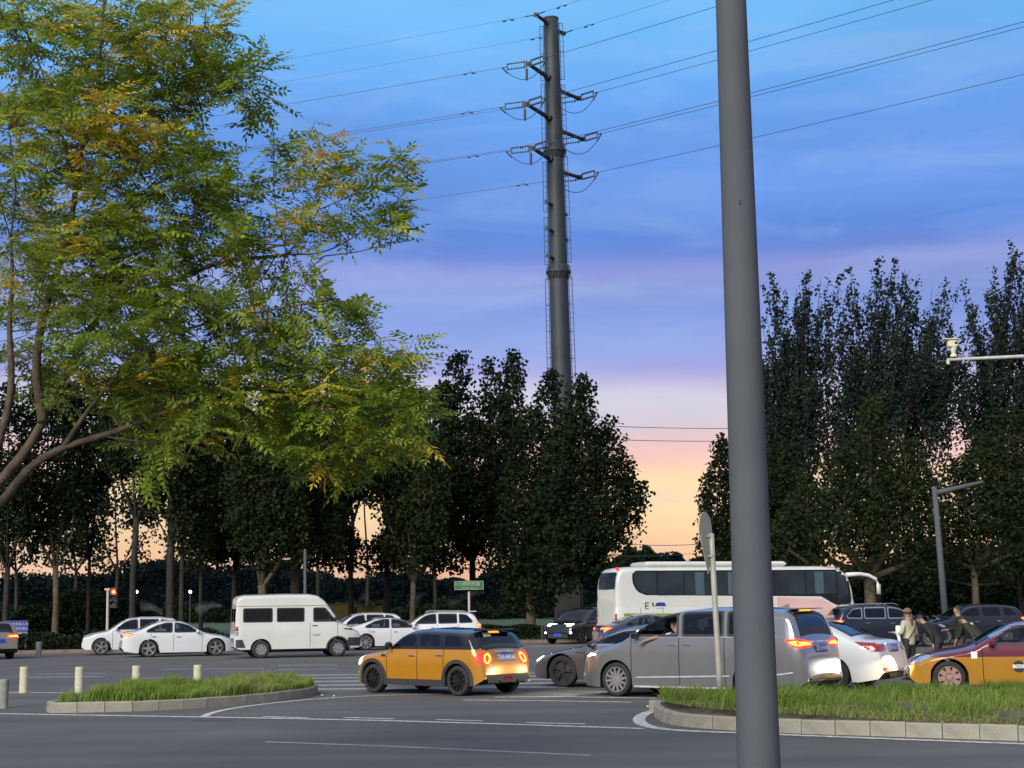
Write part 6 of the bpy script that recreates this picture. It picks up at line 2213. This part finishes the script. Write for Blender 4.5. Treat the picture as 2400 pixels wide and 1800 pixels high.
TPL = [leaf_template(i, 5) for i in range(8)]      # (12 quads, 4, 3)


def frames(D, rng):
    """rotation matrices with x along D and z roughly up"""
    D = D / np.linalg.norm(D, axis=1, keepdims=True)
    up = np.array([0, 0, 1.0]) + rng.normal(0, .35, D.shape)
    Yv = np.cross(up, D); Yv /= np.linalg.norm(Yv, axis=1, keepdims=True)
    Zv = np.cross(D, Yv)
    return np.stack([D, Yv, Zv], 2)


BL = [  # px, py, rx, ry, depth, number of twigs, yellowness
    (60, 40, 120, 90, 0, 34, .0), (190, 80, 110, 100, .3, 40, .25), (330, 50, 110, 90, -.2, 38, .35), (450, 40, 80, 80, 0, 26, .2), (495, 60, 36, 60, .2, 9, .3),
    (60, 190, 110, 110, .4, 34, .1), (180, 230, 110, 100, -.4, 40, .45), (300, 210, 100, 100, .2, 38, .35), (410, 180, 80, 80, 0, 26, .25),
    (520, 190, 60, 60, 0, 18, .25), (590, 180, 44, 56, 0, 17, .05), (598, 250, 34, 44, .1, 8, .0),
    (60, 340, 110, 110, -.3, 34, .15), (190, 350, 110, 100, .4, 36, .35), (300, 330, 90, 80, -.2, 28, .6), (380, 260, 70, 60, 0, 16, .2),
    (60, 480, 110, 110, .2, 34, .15), (190, 500, 120, 110, -.2, 40, .3), (320, 470, 100, 100, .1, 36, .0), (440, 380, 80, 80, 0, 30, -.15), (460, 480, 64, 80, .2, 20, -.1),
    (60, 630, 110, 110, -.2, 36, .1), (190, 640, 120, 110, .2, 40, .15), (320, 620, 110, 100, -.2, 38, .0), (440, 590, 90, 80, .1, 26, .0),
    (645, 350, 26, 50, 0, 7, .2), (560, 470, 60, 70, 0, 22, .05), (560, 590, 70, 70, 0, 24, .05), (735, 340, 30, 45, 0, 8, .75), (700, 430, 60, 60, 0, 14, .45), (780, 400, 56, 50, .1, 14, .3),
    (845, 430, 50, 40, 0, 11, .45), (930, 400, 44, 44, 0, 15, .15), (900, 470, 50, 36, 0, 10, .1), (710, 540, 70, 60, 0, 18, .25), (800, 540, 60, 50, .1, 13, .35), (900, 550, 56, 40, 0, 13, .05), (700, 630, 60, 40, 0, 11, .0), (640, 650, 60, 50, 0, 12, .1),
    (60, 770, 110, 100, .2, 30, .0), (190, 780, 110, 100, -.3, 34, .05), (320, 760, 110, 90, .2, 34, .1), (440, 740, 100, 90, -.2, 36, .0), (560, 740, 90, 70, 0, 30, -.05), (670, 750, 80, 60, 0, 26, .0), (780, 720, 56, 40, 0, 12, .0), (830, 780, 50, 50, .1, 8, .0),
    (160, 890, 80, 60, .2, 14, .0), (290, 890, 110, 80, 0, 32, .1), (420, 880, 100, 90, .2, 36, .1), (540, 870, 90, 90, -.1, 36, -.1), (660, 850, 90, 70, 0, 32, -.1), (790, 860, 80, 60, .1, 26, .1), (900, 840, 66, 44, 0, 16, .1), (960, 830, 36, 26, 0, 6, .1),
    (330, 990, 90, 60, .2, 18, .1), (440, 1000, 90, 70, 0, 22, .15), (560, 960, 80, 60, -.1, 18, .1), (350, 1075, 60, 40, .1, 8, .2),
    (700, 960, 70, 70, 0, 24, .15), (800, 960, 90, 80, -.1, 34, .15), (900, 960, 80, 70, 0, 28, .1), (965, 950, 40, 50, 0, 9, .1), (740, 1040, 70, 50, 0, 20, .1), (840, 1060, 80, 46, .1, 22, .2), (930, 1030, 50, 50, 0, 13, .1),
]
LIMBS = [  # polylines in the picture, radius in metres at start and end, depth
    ([(-160, 1330), (0, 1185), (66, 1094), (150, 1046), (240, 1022), (330, 990), (400, 960), (480, 925), (600, 905), (720, 940), (860, 975), (950, 960)], .085, .014, 0),
    ([(150, 1046), (190, 985), (230, 930), (300, 850), (400, 780), (520, 750), (670, 720), (790, 700)], .05, .010, -.3),
    ([(-160, 1330), (-20, 1150), (60, 1060), (100, 990), (140, 910), (190, 800), (240, 730), (330, 690), (430, 650), (520, 610), (660, 600), (672, 597)], .10, .024, .3),
    ([(672, 597), (640, 470), (642, 330), (638, 300)], .014, .004, .3), ([(672, 597), (720, 540), (750, 490), (745, 380), (742, 310)], .018, .004, .3),
    ([(672, 597), (760, 595), (850, 545), (930, 480), (975, 400)], .016, .004, .3), ([(760, 600), (850, 590), (940, 560)], .012, .004, .3),
    ([(750, 490), (820, 460), (880, 430)], .010, .004, .3),
    ([(100, 990), (80, 850), (110, 700), (160, 560), (178, 440), (195, 330), (230, 250), (235, 100), (250, -60)], .085, .018, .1),
    ([(178, 440), (150, 330), (110, 200), (60, 60)], .035, .008, -.2), ([(190, 345), (240, 290), (300, 200), (345, 40), (350, -60)], .035, .008, .4),
    ([(230, 262), (330, 280), (400, 262), (470, 258), (540, 220), (590, 190)], .020, .005, 0), ([(300, 200), (400, 120), (480, 60)], .018, .005, .1),
    ([(160, 560), (240, 500), (330, 450), (430, 400)], .04, .008, 0), ([(110, 700), (220, 620), (340, 590), (460, 520)], .04, .008, -.2),
    ([(-160, 1330), (-60, 1200), (10, 1000), (30, 900), (20, 760), (30, 660), (25, 560)], .10, .02, -.4), ([(25, 560), (40, 430), (20, 300)], .02, .006, -.4),
    ([(600, 905), (700, 880), (820, 850), (940, 820)], .022, .005, .1), ([(240, 1022), (360, 1040), (440, 1030)], .02, .005, 0), ([(480, 925), (560, 860), (660, 840)], .025, .006, 0),
    ([(720, 940), (780, 1020), (860, 1060)], .014, .004, .1), ([(430, 650), (540, 560), (560, 470)], .02, .005, .2),
]
tb = gp(-560, 1700)
tb = np.array([at(-190, 1440, FY)[0], FY, 0.0])
fg = thing('ash_tree', 'near leafy tree reaching in from the left with yellowing feathery leaves', 'tree', tuple(tb))
fork = at(-165, 1335, FY)
b = MB()
b.tube([(0, 0, 0), (.02, 0, .4), (.0, .03, fork[2] * .5), tuple(fork - tb)], [.24, .17, .15, .12], 14)
b.build('trunk', bark_fg, fg, smooth=True)
limbpts = []
for pl, r0, r1, dz in LIMBS:
    P = smooth_path([at(x, y, FY + dz * min(1, k / 2.0) * (1 if k else 0)) - tb for k, (x, y) in enumerate(pl)], 2)
    n = len(P)
    b = MB()
    b.tube(P, [(r0 + (r1 - r0) * (i / (n - 1)) ** .8) * .62 for i in range(n)], 9)
    b.build('branch', bark_fg, fg, smooth=True)
    limbpts += [p for p in interp_path(P, .12)]
limbpts = np.array(limbpts)
ALL_O, ALL_D, ALL_T, OUT = [], [], [], []
tw = MB()
for (x, y, rx, ry, dd, n, yl) in BL:
    n = int(n * (.58 if (x > 560 and y < 700) else .84))
    depth = (rx + ry) / 2 * FY / F * 1.5
    for k in range(n):
        a = rng.uniform(0, 2 * np.pi); r_ = math.sqrt(rng.uniform(0, 1)) * .88
        p = at(x + rx * r_ * math.cos(a), y + ry * r_ * math.sin(a), FY + dd * 1.6 + rng.normal(0, depth * .6)) - tb
        j = np.argmin(((limbpts - p) ** 2).sum(1))
        q = limbpts[j]
        d = p - q
        L = np.linalg.norm(d)
        d = d / max(L, .01)
        d = d + np.array([.15, 0, .35]) + rng.normal(0, .35, 3)
        d /= np.linalg.norm(d)
        tl = rng.uniform(.22, .42)
        s0 = p - d * tl * .5; s1 = p + d * tl * .5
        if L < 1.0 and rng.uniform() < .7: tw.tube([q, (q + s0) / 2 + rng.normal(0, .02, 3), s0, s1], [.007, .006, .004, .002], 4, cap=False)
        else: tw.tube([s0, s1], [.004, .002], 4, cap=False)
        nl_ = rng.integers(5, 10)
        ytwig = rng.uniform() < (.05 + max(0, yl) * .75)
        for m_ in range(nl_):
            t = (m_ + .5) / nl_
            o_ = s0 + (s1 - s0) * t
            sd = (-1) ** m_
            side = np.cross(d, [0, 0, 1.0]); side /= max(np.linalg.norm(side), .1)
            ld = d * .75 + side * sd * rng.uniform(.5, 1.0) + rng.normal(0, .25, 3) + np.array([0, 0, -.12])
            ALL_O.append(o_); ALL_D.append(ld)
            ALL_T.append((rng.uniform(.66, .95) if ytwig else rng.uniform(.12, .58)) + yl * .06)
            OUT.append(r_)
O_, D_, T_, OUT = np.array(ALL_O), np.array(ALL_D), np.array(ALL_T), np.array(OUT)
tw.build('twigs', bark_fg, fg)['kind'] = 'stuff'
Rm = frames(D_, rng)
Sc = rng.uniform(.6, 1.3, len(O_))
tid = rng.integers(0, 8, len(O_))
# 300 leaves that show clearly against the sky are objects of their own
pxs = np.array([(1200 + F * np.dot(p + tb - CAMPOS, _r2) / np.dot(p + tb - CAMPOS, _f), 900 - F * np.dot(p + tb - CAMPOS, _u2) / np.dot(p + tb - CAMPOS, _f)) for p in O_])
edge = (pxs[:, 0] > 470) & (pxs[:, 1] > -20) & (pxs[:, 1] < 1110) & (OUT > .5)
cand = np.where(edge)[0]
own = set(rng.permutation(cand)[:300].tolist())
rest = np.array([i not in own for i in range(len(O_))])
Vs, Ts = [], []
for k in range(8):
    m_ = rest & (tid == k)
    if not m_.any(): continue
    T = TPL[k]
    W = np.einsum('nij,qcj->nqci', Rm[m_] * Sc[m_][:, None, None], T) + O_[m_][:, None, None]
    Vs.append(W.reshape(-1, 4, 3))
    tt = np.repeat(T_[m_], T.shape[0]) + rng.normal(0, .05, m_.sum() * T.shape[0])
    Ts.append(tt)
crown = quads_mesh('foliage', np.concatenate(Vs), np.concatenate(Ts), fg_leaf, fg)
crown['kind'] = 'stuff'
tm = {}
for i in own:
    key = (int(tid[i]), int(T_[i] > .6), int(T_[i] > .35))
    if key not in tm:
        o = quads_mesh('leaf', TPL[key[0]], np.full(len(TPL[key[0]]), .78 if key[1] else (.48 if key[2] else .25)), fg_leaf, fg)
        tm[key] = o.data
    else:
        o = bpy.data.objects.new('leaf', tm[key]); COL.objects.link(o); o.parent = fg
    M3 = Rm[i] * Sc[i]
    o.matrix_local = Matrix([[*M3[0], O_[i][0]], [*M3[1], O_[i][1]], [*M3[2], O_[i][2]], [0, 0, 0, 1]])

# ------------------------------------------------------------------ people
skin_m = mat('skin', (.32, .19, .13), .55, var=.08)
hair_m = mat('hair', (.015, .012, .012), .6, var=.2)
eye_m = mat('eye', (.05, .04, .04), .2)


def skin_obj(name, nodes, edges, m, parent, root=0, sub=2):
    """nodes: list of (x, y, z, r)"""
    me = bpy.data.meshes.new(name)
    me.from_pydata([n[:3] for n in nodes], edges, [])
    me.materials.append(m)
    o = bpy.data.objects.new(name, me)
    COL.objects.link(o)
    o.parent = parent
    o.modifiers.new('Skin', 'SKIN')
    if not me.skin_vertices:
        me.attributes  # layer is created with the modifier
    sv = me.skin_vertices[0].data
    for i, n in enumerate(nodes):
        sv[i].radius = (n[3], n[3] if len(n) < 5 else n[4])
        sv[i].use_root = (i == root)
    o.modifiers['Skin'].use_smooth_shade = True
    s_ = o.modifiers.new('Subsurf', 'SUBSURF'); s_.levels = sub; s_.render_levels = sub
    return o


def person(label, loc, rz, J, top_m, leg_m, shoe_m, group=None, bare_arms=False, hat=None, sleeves=1.0, long_hair=False):
    """J: joints of the pose; the figure looks along its local +y"""
    root = thing('person', label, 'person', loc, rz, group)
    V, E = [], []

    def n(p, r, par=None, r2=None):
        V.append((*p, r) if r2 is None else (*p, r, r2))
        if par is not None: E.append((par, len(V) - 1))
        return len(V) - 1
    pel = n(J['pelvis'], .10)
    sp = n(J['spine'], .085, pel); ch = n(J['chest'], .11, sp)
    nk = n(J['neck'], .052, ch); h0 = n(J['jaw'], .068, nk)
    hm = np.array(J['head']); hj = np.array(J['jaw'])
    up = hm - hj; up /= np.linalg.norm(up)
    h1 = n(tuple(hm), .088, h0, .098); h2 = n(tuple(hm + up * .07), .068, h1)
    fw = np.array(J['face']); fw = fw / np.linalg.norm(fw)
    n(tuple(hj + fw * .085 + up * .055), .014, h1)
    for s in ('l', 'r'):
        sh_, el, wr, ha = (np.array(J[k + s]) for k in ('sh', 'el', 'wr', 'ha'))
        a = n(sh_, .062, ch); b_ = n((sh_ + el) / 2, .047, a); c = n(el, .038, b_); d = n((el + wr) / 2, .035, c); e = n(wr, .024, d)
        f = n((wr + ha) / 2, .030, e, .018)
        dd = ha - wr; L = np.linalg.norm(dd); dd /= L
        sd = np.cross(dd, [0, 0, 1.0]) + 1e-4; sd /= np.linalg.norm(sd)
        for k, (off, ln) in enumerate(((-.026, .055), (-.009, .068), (.009, .063), (.026, .05))):
            k0 = n(ha + sd * off, .0095, f); k1 = n(ha + sd * off + dd * ln * .5 + [0, 0, -.004], .009, k0); n(ha + sd * off * 1.05 + dd * ln * .85 + [0, 0, -.022], .008, k1)
        t0 = n((wr + ha) / 2 + sd * .042 + dd * .01, .011, f); n((wr + ha) / 2 + sd * .058 + dd * .045, .009, t0)
        hp, kn, an, to = (np.array(J[k + s]) for k in ('hp', 'kn', 'an', 'to'))
        a = n(hp, .095, pel); b_ = n((hp + kn) / 2, .075, a); c = n(kn, .055, b_); d = n((kn + an) / 2, .050, c); e = n(an, .035, d); n(to, .035, e)
    skin_obj('body', V, E, skin_m, root)
    # jacket or shirt
    V, E = [], []
    hem = n(np.array(J['pelvis']) - (np.array(J['spine']) - np.array(J['pelvis'])) * .75, .165, None, .145)
    pel = n(np.array(J['pelvis']) - (np.array(J['spine']) - np.array(J['pelvis'])) * .1, .172, hem, .150); sp = n(J['spine'], .152, pel, .128); ch = n(J['chest'], .165, sp, .135)
    n(np.array(J['neck']) * .75 + np.array(J['chest']) * .25, .085, ch)
    for s in ('l', 'r'):
        sh_, el, wr = (np.array(J[k + s]) for k in ('sh', 'el', 'wr'))
        a = n(sh_, .080, ch); b_ = n((sh_ + el) / 2, .064, a)
        if sleeves > .5:
            c = n(el, .055, b_); n(el * .15 + wr * .85, .043, c)
    skin_obj('jacket' if sleeves > .5 else 'shirt', V, E, top_m, root)
    V, E = [], []
    wst = n(np.array(J['pelvis']) * .4 + np.array(J['spine']) * .6, .138, None, .12)
    pel = n(J['pelvis'], .150, wst, .135)
    for s in ('l', 'r'):
        hp, kn, an = (np.array(J[k + s]) for k in ('hp', 'kn', 'an'))
        a = n(hp, .108, pel); b_ = n((hp + kn) / 2, .090, a); c = n(kn, .070, b_); n(kn * .02 + an * .98, .060, c)
    skin_obj('trousers', V, E, leg_m, root, 1)
    for s in ('l', 'r'):
        an, to = np.array(J['an' + s]), np.array(J['to' + s])
        skin_obj('shoe', [(*(an + [0, -.03, -.02]), .045), (*((an + to) / 2 + [0, 0, -.02]), .045), (*(to + [0, .03, -.01]), .036)], [(0, 1), (1, 2)], shoe_m, root, 0, 1)
    # hair cap, ears, eyes
    b = MB()
    sdv = np.cross(fw, up)
    P = []
    for i in range(7):
        th = i / 6 * (1.62)
        for k in range(16):
            a = 2 * math.pi * k / 16
            d = math.sin(th) * (math.cos(a) * fw + math.sin(a) * sdv * .88) + math.cos(th) * up
            lim = .78 if math.cos(a) > .45 and i >= 4 else 1.0
            P.append(hm + up * .010 - fw * .012 + d * .097 * lim)
    b.add(P, [(i * 16 + k, i * 16 + (k + 1) % 16, (i + 1) * 16 + (k + 1) % 16, (i + 1) * 16 + k) for i in range(6) for k in range(16)])
    hr = b.build('hair', hair_m, root, smooth=True)
    for s in (-1, 1):
        b = MB(); c = hm + sdv * s * .088 - up * .02
        b.lathe([(.001, -.012), (.022, -.01), (.026, 0), (.02, .012)], 'y', 8, c=tuple(c)); b.build('ear', skin_m, root)
        b = MB(); c = hm + sdv * s * .033 + fw * .096 - up * .005
        b.lathe([(.001, -.008), (.012, 0), (.001, .008)], 'z', 8, c=tuple(c)); b.build('eye', eye_m, root)
    b = MB(); c = hj + fw * .078 + up * .01
    b.tube([c - sdv * .022, c + fw * .006, c + sdv * .022], .005, 5); b.build('mouth', mat('lips', (.25, .09, .08), .5), root)
    if long_hair:
        skin_obj('ponytail', [(*(hm - fw * .10), .04), (*(hm - fw * .15 - up * .12), .035), (*(hm - fw * .15 - up * .28), .02)], [(0, 1), (1, 2)], mat('brown_hair', (.09, .05, .03), .6), root, 0, 1)
    if hat:
        b = MB()
        P = []
        for i in range(6):
            th = i / 5 * 1.45
            for k in range(16):
                a = 2 * math.pi * k / 16
                P.append(hm + up * .035 + (math.sin(th) * (math.cos(a) * fw + math.sin(a) * sdv) + math.cos(th) * up) * .112)
        b.add(P, [(i * 16 + k, i * 16 + (k + 1) % 16, (i + 1) * 16 + (k + 1) % 16, (i + 1) * 16 + k) for i in range(5) for k in range(16)])
        q = hm + up * .05
        W = [q + fw * .12 + sdv * .09, q + fw * .20 + sdv * .05 - up * .02, q + fw * .20 - sdv * .05 - up * .02, q + fw * .12 - sdv * .09]
        b.add([*W, *[w - up * .008 for w in W]], [(0, 1, 2, 3), (7, 6, 5, 4), (0, 4, 5, 1), (1, 5, 6, 2), (2, 6, 7, 3)])
        b.build('cap', hat, root, smooth=True)
    return root


def stand(**k):
    J = dict(pelvis=(0, 0, .93), spine=(0, 0, 1.13), chest=(0, 0, 1.30), neck=(0, .01, 1.44), jaw=(0, .03, 1.49), head=(0, .025, 1.56), face=(0, 1, -.05),
             shl=(-.17, 0, 1.35), ell=(-.22, -.03, 1.08), wrl=(-.22, .10, .86), hal=(-.22, .13, .79), shr=(.17, 0, 1.35), elr=(.22, -.03, 1.08), wrr=(.22, .10, .86), har=(.22, .13, .79),
             hpl=(-.09, 0, .88), knl=(-.10, .03, .48), anl=(-.11, -.01, .08), tol=(-.12, .14, .04), hpr=(.09, 0, .88), knr=(.10, .02, .48), anr=(.11, 0, .08), tor=(.13, .15, .04))
    J.update(k)
    return J


def bent(a, k=1.0, z=0.0, **u):
    """torso leaning forward by angle a about the hips"""
    J = stand()
    c, s = math.cos(a), math.sin(a)
    for q in ('spine', 'chest', 'neck', 'jaw', 'head', 'shl', 'ell', 'wrl', 'hal', 'shr', 'elr', 'wrr', 'har'):
        x, y, zz = J[q]
        dz = zz - .93
        J[q] = (x, y * c + dz * s, .93 + dz * c - y * s)
    J['face'] = (0, math.cos(a * .6), -math.sin(a * .6) - .05)
    J.update(u)
    return J


cream_j = mat('cream_jacket', (.42, .41, .29), .8, var=.12, scale=6, bump=.3)
dark_j = mat('dark_jacket', (.014, .013, .011), .8, var=.3, scale=6, bump=.3)
olive_j = mat('olive_jacket', (.026, .025, .015), .8, var=.3, scale=6, bump=.3)
dark_t = mat('dark_trousers', (.018, .018, .02), .8, var=.2)
grey_t = mat('grey_trousers', (.05, .05, .055), .8, var=.2)
shoe = mat('dark_shoe', (.02, .02, .02), .5)
tan_c = mat('tan_cap', (.17, .11, .06), .8)
PG4 = 'people standing between the saloon and the dark SUV'
Yp = 36.5
w = at(2131, 1500, Yp)
W = person('woman in a cream jacket and tan cap holding a white bag, back turned', (w[0], Yp, 0), rad(35),
           stand(wrl=(-.30, .22, 1.12), hal=(-.31, .30, 1.13), ell=(-.29, -.02, 1.10)), cream_j, dark_t, shoe, PG4, hat=tan_c, long_hair=True)
b = MB(); b.tube([(.16, -.10, 1.38), (.02, -.155, 1.18), (-.15, -.12, .98)], .010, 5)
b.build('strap', black_pl, W)
b = MB(); b.box((.20, -.12, .98), (.20, .12, .18), bev=.04); o = b.build('shoulder_bag', mat('black_bag', (.02, .02, .022), .5), loc=(0, 0, 0))
o.matrix_world = Matrix.Translation((w[0], Yp, 0)) @ Matrix.Rotation(rad(35), 4, 'Z')
tag(o, 'black shoulder bag hanging at the hip of the woman in cream', 'bag')
q = at(2106, 1478, Yp - .1)
b = MB()
V = []
for z, wd, dp in ((.12, .10, .03), (.06, .19, .06), (-.05, .10, .05), (-.2, .08, .05), (-.34, .085, .05)):
    for a_ in np.linspace(0, 2 * math.pi, 10, endpoint=False): V.append((wd * .5 * math.cos(a_) + .02 * math.sin(z * 30), dp * math.sin(a_), z))
b.add(V, [(i * 10 + k, i * 10 + (k + 1) % 10, (i + 1) * 10 + (k + 1) % 10, (i + 1) * 10 + k) for i in range(4) for k in range(10)])
o = b.build('plastic_bag', mat('white_bag', (.75, .76, .78), .5, var=.1, scale=12, bump=.6), loc=tuple(q), smooth=True)
tag(o, 'crumpled white plastic bag held out by the woman in cream', 'bag')
w = at(2196, 1500, Yp - .6)
person('person in dark clothes stooping, between the woman in cream and the maroon taxi bonnet', (w[0], Yp - .6, 0), rad(60), bent(rad(34), shl=(-.17, .22, 1.26)), dark_j, dark_t, shoe, PG4)
w = at(2250, 1500, Yp)
person('tall man in a dark jacket facing left behind the taxi windscreen', (w[0], Yp, 0), rad(75), {k: (v if k == 'face' else (v[0] * 1.05, v[1], v[2] * 1.055)) for k, v in stand(elr=(.24, .1, 1.12), wrr=(.12, .30, 1.1), har=(.08, .37, 1.1)).items()}, dark_j, grey_t, shoe, PG4)
w = at(2296, 1500, Yp - .5)
P4 = person('person in an olive jacket with a pale collar bending forward behind the taxi roof pillar', (w[0], Yp - .5, 0), rad(50), bent(rad(38)), olive_j, dark_t, shoe, PG4)
skin_obj('collar', [(-.08, .20, 1.28, .05), (0, .17, 1.31, .055), (.08, .20, 1.28, .05)], [(0, 1), (1, 2)], mat('pale_cloth', (.5, .5, .45), .8), P4, 0, 1)

# the driver of the silver people carrier, forearm hanging out of the window
sd = MPV
def mpvl(x, y, z):
    return (x - 2.6, y, z)
root_pos = MPV.root.location
D = dict(pelvis=(0, 0, .0), spine=(0, -.05, .20), chest=(0, -.06, .38), neck=(0, -.02, .52), jaw=(0, .02, .575), head=(0, .02, .645), face=(-.15, 1, -.1),
         shl=(-.18, -.04, .43), ell=(-.46, .22, .40), wrl=(-.53, .44, .33), hal=(-.54, .52, .27), shr=(.18, -.04, .43), elr=(.22, .18, .25), wrr=(.10, .42, .33), har=(.08, .49, .36),
         hpl=(-.09, 0, -.02), knl=(-.12, .42, .06), anl=(-.12, .62, -.32), tol=(-.12, .76, -.34), hpr=(.09, 0, -.02), knr=(.12, .42, .06), anr=(.12, .62, -.32), tor=(.12, .76, -.34))
dloc = wpt(MPV, (2.16, -.46, .80))
shirt = mat('pale_blue_shirt', (.48, .55, .60), .8, var=.1)
# the car looks along local -x, the driver along local +y of his own frame
person('driver in a pale blue shirt inside the silver people carrier, forearm out of the window', tuple(dloc), MPV.root.rotation_euler.z + math.pi / 2, D, shirt, dark_t, shoe, sleeves=0.4)
